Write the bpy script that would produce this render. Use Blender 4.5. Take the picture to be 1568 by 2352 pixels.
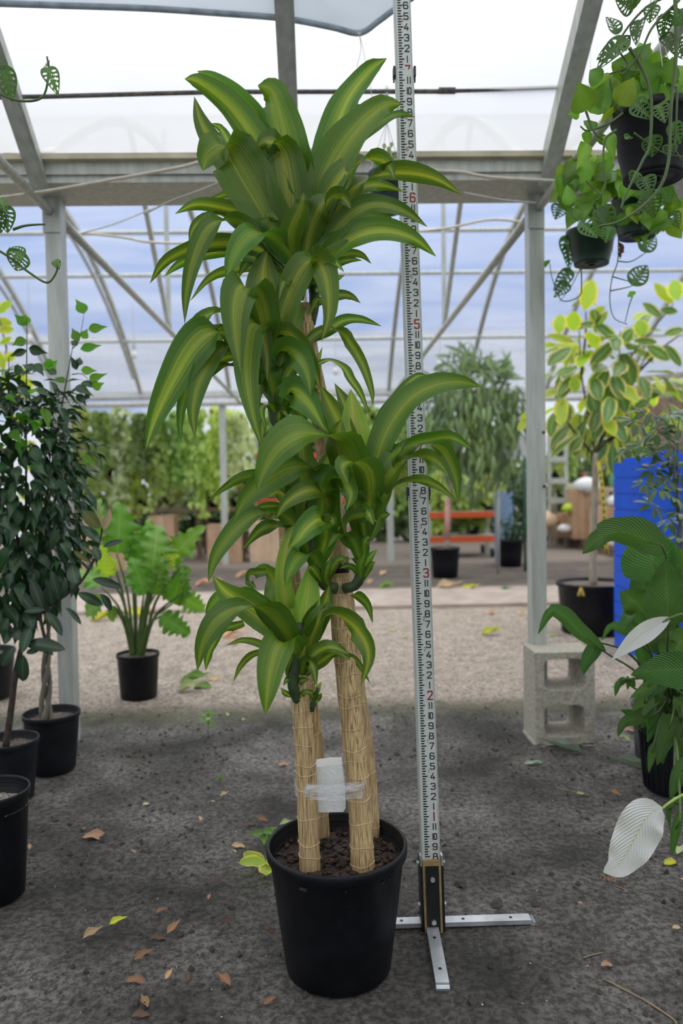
import bpy, bmesh, math, random
from mathutils import Vector, Matrix, noise
R = random.Random(7)
V = Vector
PI = math.pi
scene = bpy.context.scene
for _o in list(bpy.data.objects):
    bpy.data.objects.remove(_o, do_unlink=True)
COL = scene.collection

# ------------------------------------------------------------------ camera
FPX = 1750.0                     # focal length in pixels of the 1568 x 2352 frame
CAM = V((0.0, 0.0, 1.12))
YAW, PITCH, ROLL = math.radians(1.41), math.radians(2.0), 0.0165
FW = V((math.sin(YAW) * math.cos(PITCH), math.cos(YAW) * math.cos(PITCH), -math.sin(PITCH)))
_r0 = V((math.cos(YAW), -math.sin(YAW), 0))
_u0 = _r0.cross(FW)
RT = _r0 * math.cos(ROLL) - _u0 * math.sin(ROLL)
UP = _u0 * math.cos(ROLL) + _r0 * math.sin(ROLL)
cd = bpy.data.cameras.new('camera')
cam = bpy.data.objects.new('camera', cd)
COL.objects.link(cam)
cam.matrix_world = Matrix(((RT.x, UP.x, -FW.x, CAM.x), (RT.y, UP.y, -FW.y, CAM.y), (RT.z, UP.z, -FW.z, CAM.z), (0, 0, 0, 1)))
cd.sensor_fit = 'VERTICAL'
cd.sensor_height = 36.0
cd.lens = 36.0 * FPX / 2352.0
cd.clip_start = 0.05
cd.dof.use_dof = True
cd.dof.focus_distance = 1.86
cd.dof.aperture_fstop = 2.3
scene.camera = cam

# ------------------------------------------------------------------ sky and exposure
scene.view_settings.view_transform = 'Standard'
scene.view_settings.look = 'None'
scene.view_settings.gamma = 1.0
scene.view_settings.use_curve_mapping = False
scene.view_settings.exposure = 0.45
world = bpy.data.worlds.new('overcast_sky')
scene.world = world
world.use_nodes = True
wn, wl = world.node_tree.nodes, world.node_tree.links
wn.clear()
w_out = wn.new('ShaderNodeOutputWorld')
w_bg = wn.new('ShaderNodeBackground')
w_tc = wn.new('ShaderNodeTexCoord')
w_sep = wn.new('ShaderNodeSeparateXYZ')
w_noise = wn.new('ShaderNodeTexNoise')
w_noise.inputs['Scale'].default_value = 3.0
w_noise.inputs['Detail'].default_value = 4.0
w_add = wn.new('ShaderNodeMath'); w_add.operation = 'MULTIPLY_ADD'
w_add.inputs[1].default_value = 0.16; w_add.inputs[2].default_value = -0.08
w_sum = wn.new('ShaderNodeMath'); w_sum.operation = 'ADD'
w_ramp = wn.new('ShaderNodeValToRGB')
wl.new(w_tc.outputs['Generated'], w_sep.inputs[0])
wl.new(w_tc.outputs['Generated'], w_noise.inputs['Vector'])
wl.new(w_noise.outputs['Fac'], w_add.inputs[0])
wl.new(w_add.outputs[0], w_sum.inputs[0])
wl.new(w_sep.outputs['Z'], w_sum.inputs[1])
wl.new(w_sum.outputs[0], w_ramp.inputs[0])
wl.new(w_ramp.outputs[0], w_bg.inputs[0])
wl.new(w_bg.outputs[0], w_out.inputs[0])
cr = w_ramp.color_ramp
cr.elements[0].position = 0.0; cr.elements[0].color = (0.58, 0.60, 0.62, 1)
cr.elements[1].position = 1.0; cr.elements[1].color = (0.98, 0.975, 0.965, 1)
for p_, c_ in ((0.085, (0.58, 0.63, 0.69, 1)), (0.145, (0.14, 0.215, 0.42, 1)), (0.36, (0.17, 0.25, 0.45, 1)), (0.52, (0.98, 0.975, 0.965, 1))):
    e_ = cr.elements.new(p_); e_.color = c_
w_z = wn.new('ShaderNodeMath'); w_z.operation = 'MAXIMUM'; w_z.inputs[1].default_value = 0.0     # overcast sky: brighter towards the zenith
w_s = wn.new('ShaderNodeMath'); w_s.operation = 'MULTIPLY_ADD'; w_s.inputs[1].default_value = 1.7; w_s.inputs[2].default_value = 0.85
wl.new(w_sep.outputs['Z'], w_z.inputs[0]); wl.new(w_z.outputs[0], w_s.inputs[0]); wl.new(w_s.outputs[0], w_bg.inputs[1])

# ------------------------------------------------------------------ pixel -> place
def ray(x, y):
    return FW + RT * ((x - 784.0) / FPX) + UP * ((1176.0 - y) / FPX)
def at(x, y, Y):                 # the point seen at pixel (x, y) that lies Y metres down the greenhouse
    d = ray(x, y)
    return CAM + d * ((Y - CAM.y) / d.y)
def on(x, y, z=0.0):             # the point seen at pixel (x, y) on the level z
    d = ray(x, y)
    return CAM + d * ((z - CAM.z) / d.z)
def mpp(Y):                      # metres for one pixel at distance Y
    return Y / FPX

# ------------------------------------------------------------------ mesh helpers
class MB:
    def __init__(s):
        s.v, s.f, s.uv = [], [], None
    def add(s, vs, fs):
        o = len(s.v)
        s.v += [V(p) for p in vs]
        s.f += [tuple(i + o for i in f) for f in fs]
        return s
    def box(s, c, sz, rot=None):
        c = V(c); hx, hy, hz = sz[0] / 2, sz[1] / 2, sz[2] / 2
        ps = [V((x, y, z)) for z in (-hz, hz) for x, y in ((-hx, -hy), (hx, -hy), (hx, hy), (-hx, hy))]
        if rot is not None:
            ps = [rot @ p for p in ps]
        return s.add([p + c for p in ps], [(3, 2, 1, 0), (4, 5, 6, 7), (0, 1, 5, 4), (1, 2, 6, 5), (2, 3, 7, 6), (3, 0, 4, 7)])
    def bar(s, a, b, w, h, up=(0, 0, 1)):     # a beam of section w x h from a to b
        a, b = V(a), V(b); t = (b - a).normalized()
        sd = t.cross(V(up))
        if sd.length < 1e-4:
            sd = t.cross(V((0, 1, 0)))
        sd.normalize(); u = sd.cross(t)
        ps = [p + sd * (w / 2 * i) + u * (h / 2 * j) for p in (a, b) for i, j in ((-1, -1), (1, -1), (1, 1), (-1, 1))]
        return s.add(ps, [(0, 1, 2, 3), (7, 6, 5, 4), (0, 4, 5, 1), (1, 5, 6, 2), (2, 6, 7, 3), (3, 7, 4, 0)])
    def tube(s, pts, r, n=7, caps=True):
        pts = [V(p) for p in pts]
        rr = r if isinstance(r, (list, tuple)) else [r] * len(pts)
        ref = V((0.13, 0.97, 0.21)); vs = []; fs = []
        prev = None
        for i, p in enumerate(pts):
            t = (pts[min(i + 1, len(pts) - 1)] - pts[max(i - 1, 0)])
            t = t.normalized() if t.length > 1e-9 else V((0, 0, 1))
            if prev is None:
                a = t.cross(ref)
                if a.length < 0.05:
                    a = t.cross(V((1, 0, 0)))
            else:
                a = prev - t * prev.dot(t)
                if a.length < 1e-5:
                    a = t.cross(ref)
            a.normalize(); prev = a; b = t.cross(a)
            for k in range(n):
                q = 2 * PI * k / n
                vs.append(p + (a * math.cos(q) + b * math.sin(q)) * rr[i])
        for i in range(len(pts) - 1):
            for k in range(n):
                fs.append((i * n + k, i * n + (k + 1) % n, (i + 1) * n + (k + 1) % n, (i + 1) * n + k))
        if caps:
            fs.append(tuple(reversed(range(n)))); fs.append(tuple((len(pts) - 1) * n + k for k in range(n)))
        return s.add(vs, fs)
    def lathe(s, c, prof, n=40):              # prof: list of (radius, z); closed where r == 0
        c = V(c); vs = []; fs = []; rows = []
        for r, z in prof:
            if r < 1e-6:
                rows.append([len(vs)]); vs.append(c + V((0, 0, z)))
            else:
                rows.append(list(range(len(vs), len(vs) + n)))
                vs += [c + V((r * math.cos(2 * PI * k / n), r * math.sin(2 * PI * k / n), z)) for k in range(n)]
        for a, b in zip(rows, rows[1:]):
            for k in range(n):
                k2 = (k + 1) % n
                q = [a[k % len(a)], a[k2 % len(a)], b[k2 % len(b)], b[k % len(b)]]
                q = tuple(dict.fromkeys(q))
                if len(q) > 2:
                    fs.append(q)
        return s.add(vs, fs)
    def mesh(s, name, mat=None, smooth=False, off=None):
        me = bpy.data.meshes.new(name)
        o = V(off) if off is not None else V((0, 0, 0))
        me.from_pydata([tuple(p - o) for p in s.v], [], s.f)
        if s.uv:
            lay = me.uv_layers.new(name='UVMap')
            idx = [0] * len(me.loops)
            me.loops.foreach_get('vertex_index', idx)
            flat = []
            for i in idx:
                flat += s.uv[i]
            lay.data.foreach_set('uv', flat)
        if mat:
            me.materials.append(mat)
        if smooth:
            me.polygons.foreach_set('use_smooth', [True] * len(me.polygons))
        me.update()
        return me

ORG = {}
def link(o, parent=None, org=V((0, 0, 0))):
    COL.objects.link(o)
    if parent is not None:
        o.parent = parent
    ORG[o.name] = V(org)
    return o
def tag(o, label=None, cat=None, group=None, kind=None):
    if label: o['label'] = label
    if cat: o['category'] = cat
    if group: o['group'] = group
    if kind: o['kind'] = kind
    return o
def thing(name, loc, label, cat, group=None, kind=None):
    o = bpy.data.objects.new(name, None)
    o.location = loc
    o.empty_display_size = 0.05
    link(o, None, loc)
    return tag(o, label, cat, group, kind)
def part(name, mb, mat, parent, smooth=False, label=None, kind=None):
    """mb in world coordinates; becomes a child of parent"""
    org = ORG[parent.name]
    o = bpy.data.objects.new(name, mb.mesh(name, mat, smooth, org))
    link(o, parent, org)
    return tag(o, label, None, None, kind)
def solo(name, mb, mat, label, cat, group=None, kind=None, smooth=False, org=None):
    if org is None:
        xs = [p.x for p in mb.v]; ys = [p.y for p in mb.v]; zs = [p.z for p in mb.v]
        org = V(((min(xs) + max(xs)) / 2, (min(ys) + max(ys)) / 2, min(zs)))
    o = bpy.data.objects.new(name, mb.mesh(name, mat, smooth, org))
    o.location = org
    link(o, None, org)
    return tag(o, label, cat, group, kind)
def inst(name, me, M, parent=None, **kw):
    """shared mesh placed with world matrix M"""
    o = bpy.data.objects.new(name, me)
    if parent is not None:
        o.matrix_local = Matrix.Translation(-ORG[parent.name]) @ M
        link(o, parent, ORG[parent.name])
    else:
        o.matrix_world = M
        link(o, None, M.translation)
    return tag(o, **kw)

def crom(pts, n):
    """n + 1 points on a Catmull-Rom curve through pts (Vectors or floats tuples)"""
    P = [V(p) for p in pts]
    P = [P[0] * 2 - P[1]] + P + [P[-1] * 2 - P[-2]]
    m = len(P) - 3
    out = []
    for i in range(n + 1):
        u = i / n * m
        k = min(int(u), m - 1); t = u - k
        a, b, c, d = P[k:k + 4]
        out.append(0.5 * ((2 * b) + (c - a) * t + (2 * a - 5 * b + 4 * c - d) * t * t + (3 * b - a - 3 * c + d) * t ** 3))
    return out
def lerp(a, b, t):
    return a + (b - a) * t

# ------------------------------------------------------------------ materials
MATS = {}
def newmat(name):
    m = bpy.data.materials.new(name); m.use_nodes = True
    nt = m.node_tree; nt.nodes.clear()
    out = nt.nodes.new('ShaderNodeOutputMaterial')
    return m, nt, out
def N(nt, t, **kw):
    n = nt.nodes.new(t)
    for k, v in kw.items():
        if hasattr(n, k):
            setattr(n, k, v)
        else:
            n.inputs[k.replace('_', ' ')].default_value = v
    return n
def c4(c):
    return (c[0], c[1], c[2], 1.0)
def mixc(nt, fac, a, b, mode='MIX'):
    n = nt.nodes.new('ShaderNodeMix'); n.data_type = 'RGBA'; n.blend_type = mode
    for sock, val in ((n.inputs[0], fac), (n.inputs[6], a), (n.inputs[7], b)):
        if hasattr(val, 'links'):
            nt.links.new(val, sock)
        elif isinstance(val, (int, float)):
            sock.default_value = val
        else:
            sock.default_value = c4(val)
    return n.outputs[2]
def ramp(nt, src, stops):
    n = nt.nodes.new('ShaderNodeValToRGB')
    nt.links.new(src, n.inputs[0])
    e = n.color_ramp.elements
    e[0].position, e[0].color = stops[0][0], c4(stops[0][1])
    e[1].position, e[1].color = stops[-1][0], c4(stops[-1][1])
    for p, c in stops[1:-1]:
        x = e.new(p); x.color = c4(c)
    return n.outputs[0]
def g3(v):
    return (v, v, v)
def plain(name, col, rough=0.6, metal=0.0, nscale=25.0, amt=0.25, bump=0.0, bscale=60.0, spec=0.5, coord='Object', dark=None, stretch=None):
    """principled surface with a little procedural variation and relief"""
    if name in MATS: return MATS[name]
    m, nt, out = newmat(name)
    b = N(nt, 'ShaderNodeBsdfPrincipled')
    b.inputs['Roughness'].default_value = rough; b.inputs['Metallic'].default_value = metal
    b.inputs['Specular IOR Level'].default_value = spec
    tc = N(nt, 'ShaderNodeTexCoord')
    src = tc.outputs[coord]
    if stretch:
        mp = N(nt, 'ShaderNodeMapping'); mp.inputs['Scale'].default_value = stretch
        nt.links.new(src, mp.inputs[0]); src = mp.outputs[0]
    nz = N(nt, 'ShaderNodeTexNoise', Scale=nscale, Detail=5.0)
    nt.links.new(src, nz.inputs['Vector'])
    dk = dark or tuple(c * (1 - amt) for c in col)
    lt = tuple(min(1, c * (1 + amt)) for c in col)
    colr = ramp(nt, nz.outputs['Fac'], [(0.3, dk), (0.7, lt)])
    nt.links.new(colr, b.inputs['Base Color'])
    if bump > 0:
        n2 = N(nt, 'ShaderNodeTexNoise', Scale=bscale, Detail=6.0)
        nt.links.new(src, n2.inputs['Vector'])
        bp = N(nt, 'ShaderNodeBump', Strength=bump, Distance=0.01)
        nt.links.new(n2.outputs['Fac'], bp.inputs['Height'])
        nt.links.new(bp.outputs[0], b.inputs['Normal'])
    nt.links.new(b.outputs[0], out.inputs[0])
    MATS[name] = m
    return m
def leafmat(name, mid, edge, vein=None, rough=0.38, trans=0.32, stripes=0.0, var=0.28, rim=None, ribs=0.0, tmul=1.5, side=0.0, blotch=0.0):
    """leaf: u across (0..1, 0.5 midrib), v along; colour by distance from the midrib, fine stripes, lit from behind"""
    if name in MATS: return MATS[name]
    mid, edge = tuple(min(0.85 if tmul < 1.2 else 0.6, c * 1.45) for c in mid), tuple(min(0.85 if tmul < 1.2 else 0.6, c * 1.4) for c in edge)
    m, nt, out = newmat(name)
    L = nt.links.new
    tc = N(nt, 'ShaderNodeTexCoord'); sp = N(nt, 'ShaderNodeSeparateXYZ')
    L(tc.outputs['UV'], sp.inputs[0])
    oi = N(nt, 'ShaderNodeObjectInfo')
    a1 = N(nt, 'ShaderNodeMath', operation='SUBTRACT'); L(sp.outputs[0], a1.inputs[0]); a1.inputs[1].default_value = 0.5
    a2 = N(nt, 'ShaderNodeMath', operation='ABSOLUTE'); L(a1.outputs[0], a2.inputs[0])
    dist = a2.outputs[0]
    cv = N(nt, 'ShaderNodeCombineXYZ')
    s1 = N(nt, 'ShaderNodeMath', operation='MULTIPLY'); s1.inputs[1].default_value = 26.0 if stripes else 3.0
    s2 = N(nt, 'ShaderNodeMath', operation='MULTIPLY'); s2.inputs[1].default_value = 0.8 if stripes else 4.0
    s3 = N(nt, 'ShaderNodeMath', operation='MULTIPLY'); s3.inputs[1].default_value = 37.0
    L(sp.outputs[0], s1.inputs[0]); L(sp.outputs[1], s2.inputs[0]); L(oi.outputs['Random'], s3.inputs[0])
    L(s1.outputs[0], cv.inputs[0]); L(s2.outputs[0], cv.inputs[1]); L(s3.outputs[0], cv.inputs[2])
    nz = N(nt, 'ShaderNodeTexNoise', Scale=1.0 if stripes else 2.0, Detail=2.0)
    L(cv.outputs[0], nz.inputs['Vector'])
    # d + stripes * (noise - .5)
    k = N(nt, 'ShaderNodeMath', operation='MULTIPLY_ADD')
    L(nz.outputs['Fac'], k.inputs[0]); k.inputs[1].default_value = max(stripes, blotch); L(dist, k.inputs[2])
    o_ = max(stripes, blotch) * 0.5
    stops = [(max(0, 0.02 + o_), mid), (min(0.9, (0.17 if stripes else 0.27) + o_), tuple(lerp(a, b, 0.72) for a, b in zip(mid, edge))), (min(0.95, (0.30 if stripes else 0.36) + o_), edge)]
    if rim:
        stops = [(0.02 + o_, mid), (0.30 + o_, edge), (0.345 + o_, edge), (0.375 + o_, rim)]
    col = ramp(nt, k.outputs[0], stops)
    if stripes:
        rm = N(nt, 'ShaderNodeMath', operation='MULTIPLY'); L(oi.outputs['Random'], rm.inputs[0]); rm.inputs[1].default_value = 13.7
        rf = N(nt, 'ShaderNodeMath', operation='FRACT'); L(rm.outputs[0], rf.inputs[0])
        rq = N(nt, 'ShaderNodeMath', operation='MULTIPLY'); L(rf.outputs[0], rq.inputs[0]); rq.inputs[1].default_value = 0.62
        col = mixc(nt, rq.outputs[0], col, tuple(c * 1.15 for c in edge))
        cf = N(nt, 'ShaderNodeCombineXYZ')
        f1 = N(nt, 'ShaderNodeMath', operation='MULTIPLY'); f1.inputs[1].default_value = 75.0; L(sp.outputs[0], f1.inputs[0])
        L(f1.outputs[0], cf.inputs[0]); L(s2.outputs[0], cf.inputs[1]); L(s3.outputs[0], cf.inputs[2])
        nf = N(nt, 'ShaderNodeTexNoise', Scale=1.0, Detail=2.0); L(cf.outputs[0], nf.inputs['Vector'])
        col = mixc(nt, ramp(nt, nf.outputs['Fac'], [(0.40, g3(0.0)), (0.62, g3(0.55))]), col, tuple(c * 0.55 for c in edge))
    if vein:
        vr = ramp(nt, dist, [(0.012, g3(1)), (0.03, g3(0))])
        col = mixc(nt, vr, col, vein)
    if side:
        # lateral veins: |u-.5| and v combined
        q = N(nt, 'ShaderNodeMath', operation='MULTIPLY_ADD'); L(dist, q.inputs[0]); q.inputs[1].default_value = -0.55; L(sp.outputs[1], q.inputs[2])
        q2 = N(nt, 'ShaderNodeMath', operation='MULTIPLY'); L(q.outputs[0], q2.inputs[0]); q2.inputs[1].default_value = 60.0
        q3 = N(nt, 'ShaderNodeMath', operation='SINE'); L(q2.outputs[0], q3.inputs[0])
        vr2 = ramp(nt, q3.outputs[0], [(0.55, g3(0)), (1.0, g3(side))])
        col = mixc(nt, vr2, col, vein or mid)
    hv = N(nt, 'ShaderNodeHueSaturation')
    mr = N(nt, 'ShaderNodeMapRange'); L(oi.outputs['Random'], mr.inputs[0])
    mr.inputs['To Min'].default_value = 1 - var; mr.inputs['To Max'].default_value = 1 + var
    L(mr.outputs[0], hv.inputs['Value']); L(col, hv.inputs['Color'])
    mh = N(nt, 'ShaderNodeMath', operation='MULTIPLY'); L(oi.outputs['Random'], mh.inputs[0]); mh.inputs[1].default_value = 7.31
    mf = N(nt, 'ShaderNodeMath', operation='FRACT'); L(mh.outputs[0], mf.inputs[0])
    mr2 = N(nt, 'ShaderNodeMapRange'); L(mf.outputs[0], mr2.inputs[0]); mr2.inputs['To Min'].default_value = 0.485; mr2.inputs['To Max'].default_value = 0.515
    L(mr2.outputs[0], hv.inputs['Hue'])
    b = N(nt, 'ShaderNodeBsdfPrincipled'); b.inputs['Roughness'].default_value = rough
    b.inputs['Specular IOR Level'].default_value = 0.5
    L(hv.outputs[0], b.inputs['Base Color'])
    tr = N(nt, 'ShaderNodeBsdfTranslucent')
    br = mixc(nt, 1.0, hv.outputs[0], (tmul, tmul * 1.05, tmul * 0.7), 'MULTIPLY')
    L(br, tr.inputs[0])
    mx = N(nt, 'ShaderNodeMixShader'); mx.inputs[0].default_value = trans
    L(b.outputs[0], mx.inputs[1]); L(tr.outputs[0], mx.inputs[2])
    L(mx.outputs[0], out.inputs[0])
    if ribs or stripes:
        w = N(nt, 'ShaderNodeMath', operation='SINE')
        w0 = N(nt, 'ShaderNodeMath', operation='MULTIPLY'); w0.inputs[1].default_value = 120.0
        if stripes:
            L(sp.outputs[0], w0.inputs[0])
        else:
            q = N(nt, 'ShaderNodeMath', operation='MULTIPLY_ADD'); L(dist, q.inputs[0]); q.inputs[1].default_value = -0.7; L(sp.outputs[1], q.inputs[2])
            L(q.outputs[0], w0.inputs[0])
        L(w0.outputs[0], w.inputs[0])
        bp = N(nt, 'ShaderNodeBump', Strength=ribs or 0.12, Distance=0.004)
        L(w.outputs[0], bp.inputs['Height']); L(bp.outputs[0], b.inputs['Normal'])
    MATS[name] = m
    return m
def film(name, tint, tfac=0.45, streak=0.2, rough_scale=2.0):
    m, nt, out = newmat(name)
    L = nt.links.new
    tc = N(nt, 'ShaderNodeTexCoord')
    mp = N(nt, 'ShaderNodeMapping'); mp.inputs['Scale'].default_value = (0.5, 2.2, 1.0)
    L(tc.outputs['Object'], mp.inputs[0])
    nz = N(nt, 'ShaderNodeTexNoise', Scale=rough_scale, Detail=6.0, Distortion=0.6)
    L(mp.outputs[0], nz.inputs['Vector'])
    fac = N(nt, 'ShaderNodeMapRange'); L(nz.outputs['Fac'], fac.inputs[0])
    fac.inputs['From Min'].default_value = 0.3; fac.inputs['From Max'].default_value = 0.7
    fac.inputs['To Min'].default_value = tfac + streak; fac.inputs['To Max'].default_value = tfac - streak
    tp = N(nt, 'ShaderNodeBsdfTransparent'); tp.inputs[0].default_value = (0.97, 0.985, 1, 1)
    tl = N(nt, 'ShaderNodeBsdfTranslucent'); tl.inputs[0].default_value = c4(tint)
    mx = N(nt, 'ShaderNodeMixShader'); L(fac.outputs[0], mx.inputs[0]); L(tl.outputs[0], mx.inputs[1]); L(tp.outputs[0], mx.inputs[2])
    L(mx.outputs[0], out.inputs[0])
    return m

# ================================================================== the ground
def floor_material():
    m, nt, out = newmat('greenhouse_ground'); L = nt.links.new
    tc = N(nt, 'ShaderNodeTexCoord'); P = tc.outputs['Object']
    sp = N(nt, 'ShaderNodeSeparateXYZ'); L(P, sp.inputs[0])
    n1 = N(nt, 'ShaderNodeTexNoise', Scale=2.2, Detail=8.0, Roughness=0.62); L(P, n1.inputs['Vector'])
    n2 = N(nt, 'ShaderNodeTexNoise', Scale=55.0, Detail=8.0, Roughness=0.75); L(P, n2.inputs['Vector'])
    n3 = N(nt, 'ShaderNodeTexNoise', Scale=9.0, Detail=6.0, Roughness=0.7); L(P, n3.inputs['Vector'])
    vo = N(nt, 'ShaderNodeTexVoronoi', Scale=95.0); L(P, vo.inputs['Vector'])
    soil = ramp(nt, n1.outputs['Fac'], [(0.36, (0.072, 0.066, 0.060)), (0.50, (0.185, 0.172, 0.156)), (0.62, (0.33, 0.308, 0.282))])
    soil2 = mixc(nt, ramp(nt, n2.outputs['Fac'], [(0.43, g3(0)), (0.58, g3(1))]), mixc(nt, 0.72, soil, (0.020, 0.018, 0.016)), soil)
    spk = N(nt, 'ShaderNodeTexVoronoi', Scale=130.0); L(P, spk.inputs['Vector'])
    spf = ramp(nt, spk.outputs['Distance'], [(0.06, g3(1)), (0.12, g3(0))])
    soil3 = mixc(nt, mixc(nt, 1.0, spf, ramp(nt, n3.outputs['Fac'], [(0.52, g3(0)), (0.72, g3(0.6))]), 'MULTIPLY'), soil2, (0.42, 0.40, 0.37))
    hs = N(nt, 'ShaderNodeSeparateColor'); L(vo.outputs['Color'], hs.inputs[0])
    grav = ramp(nt, hs.outputs[0], [(0.0, (0.22, 0.175, 0.135)), (0.45, (0.54, 0.44, 0.355)), (1.0, (0.80, 0.70, 0.60))])
    grav = mixc(nt, ramp(nt, n3.outputs['Fac'], [(0.40, g3(0.0)), (0.65, g3(0.55))]), grav, (0.20, 0.165, 0.14))
    # edge between damp soil and gravel, wandering
    ed = N(nt, 'ShaderNodeMath', operation='MULTIPLY_ADD'); L(n3.outputs['Fac'], ed.inputs[0]); ed.inputs[1].default_value = 0.55; L(sp.outputs[1], ed.inputs[2])
    e1 = N(nt, 'ShaderNodeMapRange'); L(ed.outputs[0], e1.inputs[0]); e1.inputs['From Min'].default_value = 3.66 + 0.27; e1.inputs['From Max'].default_value = 3.95 + 0.27
    base = mixc(nt, e1.outputs[0], soil3, grav)
    # moss along the edge
    mo = N(nt, 'ShaderNodeMapRange'); L(ed.outputs[0], mo.inputs[0]); mo.inputs['From Min'].default_value = 3.55 + 0.27; mo.inputs['From Max'].default_value = 3.72 + 0.27
    mo2 = N(nt, 'ShaderNodeMapRange'); L(ed.outputs[0], mo2.inputs[0]); mo2.inputs['From Min'].default_value = 3.98 + 0.27; mo2.inputs['From Max'].default_value = 3.78 + 0.27
    mm = N(nt, 'ShaderNodeMath', operation='MULTIPLY'); L(mo.outputs[0], mm.inputs[0]); L(mo2.outputs[0], mm.inputs[1])
    mm2 = N(nt, 'ShaderNodeMath', operation='MULTIPLY'); L(mm.outputs[0], mm2.inputs[0]); mm2.inputs[1].default_value = 0.55
    base = mixc(nt, mm2.outputs[0], base, (0.075, 0.085, 0.03))
    # browner earth further back, pale concrete beyond
    e2 = N(nt, 'ShaderNodeMapRange'); L(ed.outputs[0], e2.inputs[0]); e2.inputs['From Min'].default_value = 7.9; e2.inputs['From Max'].default_value = 8.6
    brown = ramp(nt, n1.outputs['Fac'], [(0.3, (0.085, 0.07, 0.06)), (0.7, (0.20, 0.165, 0.14))])
    base = mixc(nt, e2.outputs[0], base, brown)
    e3 = N(nt, 'ShaderNodeMapRange'); L(ed.outputs[0], e3.inputs[0]); e3.inputs['From Min'].default_value = 10.6; e3.inputs['From Max'].default_value = 11.2
    base = mixc(nt, e3.outputs[0], base, (0.30, 0.25, 0.215))
    b = N(nt, 'ShaderNodeBsdfPrincipled'); b.inputs['Roughness'].default_value = 0.8; b.inputs['Specular IOR Level'].default_value = 0.35
    L(base, b.inputs['Base Color'])
    h = N(nt, 'ShaderNodeMath', operation='MULTIPLY_ADD'); L(vo.outputs['Distance'], h.inputs[0]); L(e1.outputs[0], h.inputs[1]); L(n2.outputs['Fac'], h.inputs[2])
    bp = N(nt, 'ShaderNodeBump', Strength=1.0, Distance=0.014); L(h.outputs[0], bp.inputs['Height']); L(bp.outputs[0], b.inputs['Normal'])
    L(b.outputs[0], out.inputs[0])
    return m
def ground_h(x, y):
    if y > 6.5: return 0.0
    p = V((x * 1.3, y * 1.3, 0))
    h = 0.010 * noise.noise(p) + 0.006 * noise.noise(p * 4.1)
    if y < 4.5:
        q = noise.noise(p * 13.0)
        h += 0.005 * q * abs(q) * 2 + 0.002 * noise.noise(p * 34.0)
    return h * min(1.0, (6.5 - y) / 1.5)
def build_ground():
    ys = []; y = -6.0
    while y < 20.0:
        ys.append(y)
        y += 0.6 if y < 0.8 else max(0.014, 0.0085 * y) if y < 5 else 0.4
    xs = []; x = 0.0
    while x < 14.0:
        xs.append(x); x += 0.016 if x < 1.3 else 0.04 if x < 2.2 else 0.5
    xs = [-a for a in reversed(xs[1:])] + xs
    mb = MB(); nx = len(xs)
    mb.v = [V((a, b, ground_h(a, b) if abs(a) < 2.4 and b > 0.8 else 0.0)) for b in ys for a in xs]
    mb.f = [(j * nx + i, j * nx + i + 1, (j + 1) * nx + i + 1, (j + 1) * nx + i) for j in range(len(ys) - 1) for i in range(nx - 1)]
    o = solo('floor', mb, floor_material(), 'bare greenhouse ground of dark damp soil turning to tan gravel', 'ground', kind='structure', smooth=True, org=(0, 0, 0))
    # crumbs of soil and white perlite lying on it: nobody could count them
    for nm, n, mat, lab, s0, s1, reg in (('soil_crumbs', 5200, plain('crumb', (0.055, 0.050, 0.045), 0.9, amt=0.5), 'loose dark crumbs of soil scattered over the ground', 0.0025, 0.011, None),
                                    ('perlite_specks', 520, plain('perlite', (0.52, 0.50, 0.46), 0.8, amt=0.3), 'tiny white perlite grains scattered on the soil', 0.0012, 0.0032, None)):
        mb = MB()
        for i in range(n):
            y = 1.25 + 2.6 * R.random() ** 1.3; x = (R.random() * 2 - 1) * (0.35 + 0.52 * y)
            if nm == 'soil_crumbs' and R.random() < 0.75:
                if noise.noise(V((x * 2.1, y * 2.1, 3.3))) < 0.12: continue
            s = s0 + (s1 - s0) * R.random() ** 3
            c = V((x, y, ground_h(x, y) + s * 0.25))
            ps = []
            for k in range(6):
                d = [(1, 0, 0), (-1, 0, 0), (0, 1, 0), (0, -1, 0), (0, 0, 1), (0, 0, -1)][k]
                ps.append(c + V(d) * s * (0.5 + R.random() * 0.7))
            mb.add(ps, [(0, 2, 4), (2, 1, 4), (1, 3, 4), (3, 0, 4), (2, 0, 5), (1, 2, 5), (3, 1, 5), (0, 3, 5)])
        solo(nm, mb, mat, lab, 'debris', kind='stuff')
build_ground()
# concrete walkway strip crossing the house
concrete = plain('walk_concrete', (0.36, 0.295, 0.255), 0.85, nscale=6, amt=0.22, bump=0.3, bscale=40)
_y0, _y1 = on(1000, 1397).y, on(1000, 1357).y
mb = MB().box((0, (_y0 + _y1) / 2, 0.008), (18, _y1 - _y0, 0.05))
solo('path', mb, concrete, 'pinkish concrete walkway strip across the greenhouse', 'path', kind='structure')

# ================================================================== greenhouse frame
galv = plain('galvanised_steel', (0.50, 0.52, 0.475), 0.5, 0.35, nscale=9, amt=0.16, bump=0.05, stretch=(4, 4, 0.6))
galv_dk = galv      # hoops, rafters, gutter and posts are the same galvanised steel
rustbolt = plain('rusty_bolt', (0.12, 0.07, 0.045), 0.8, 0.3, amt=0.3)
gut_mat = galv
YG, YF = 3.38, 11.10
def arch(Y):                                   # roof line of the bay beyond the gutter
    return 4.01 - 0.1067 * (Y - 7.24) ** 2
def arch_n(Y):                                 # roof line of the bay overhead
    return 4.01 - 0.1067 * (Y + 0.655) ** 2
pl_, pr_ = on(163, 1703), on(1246, 1690)
XL, XR = pl_.x, pr_.x
XM = (XL + XR) / 2

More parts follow.
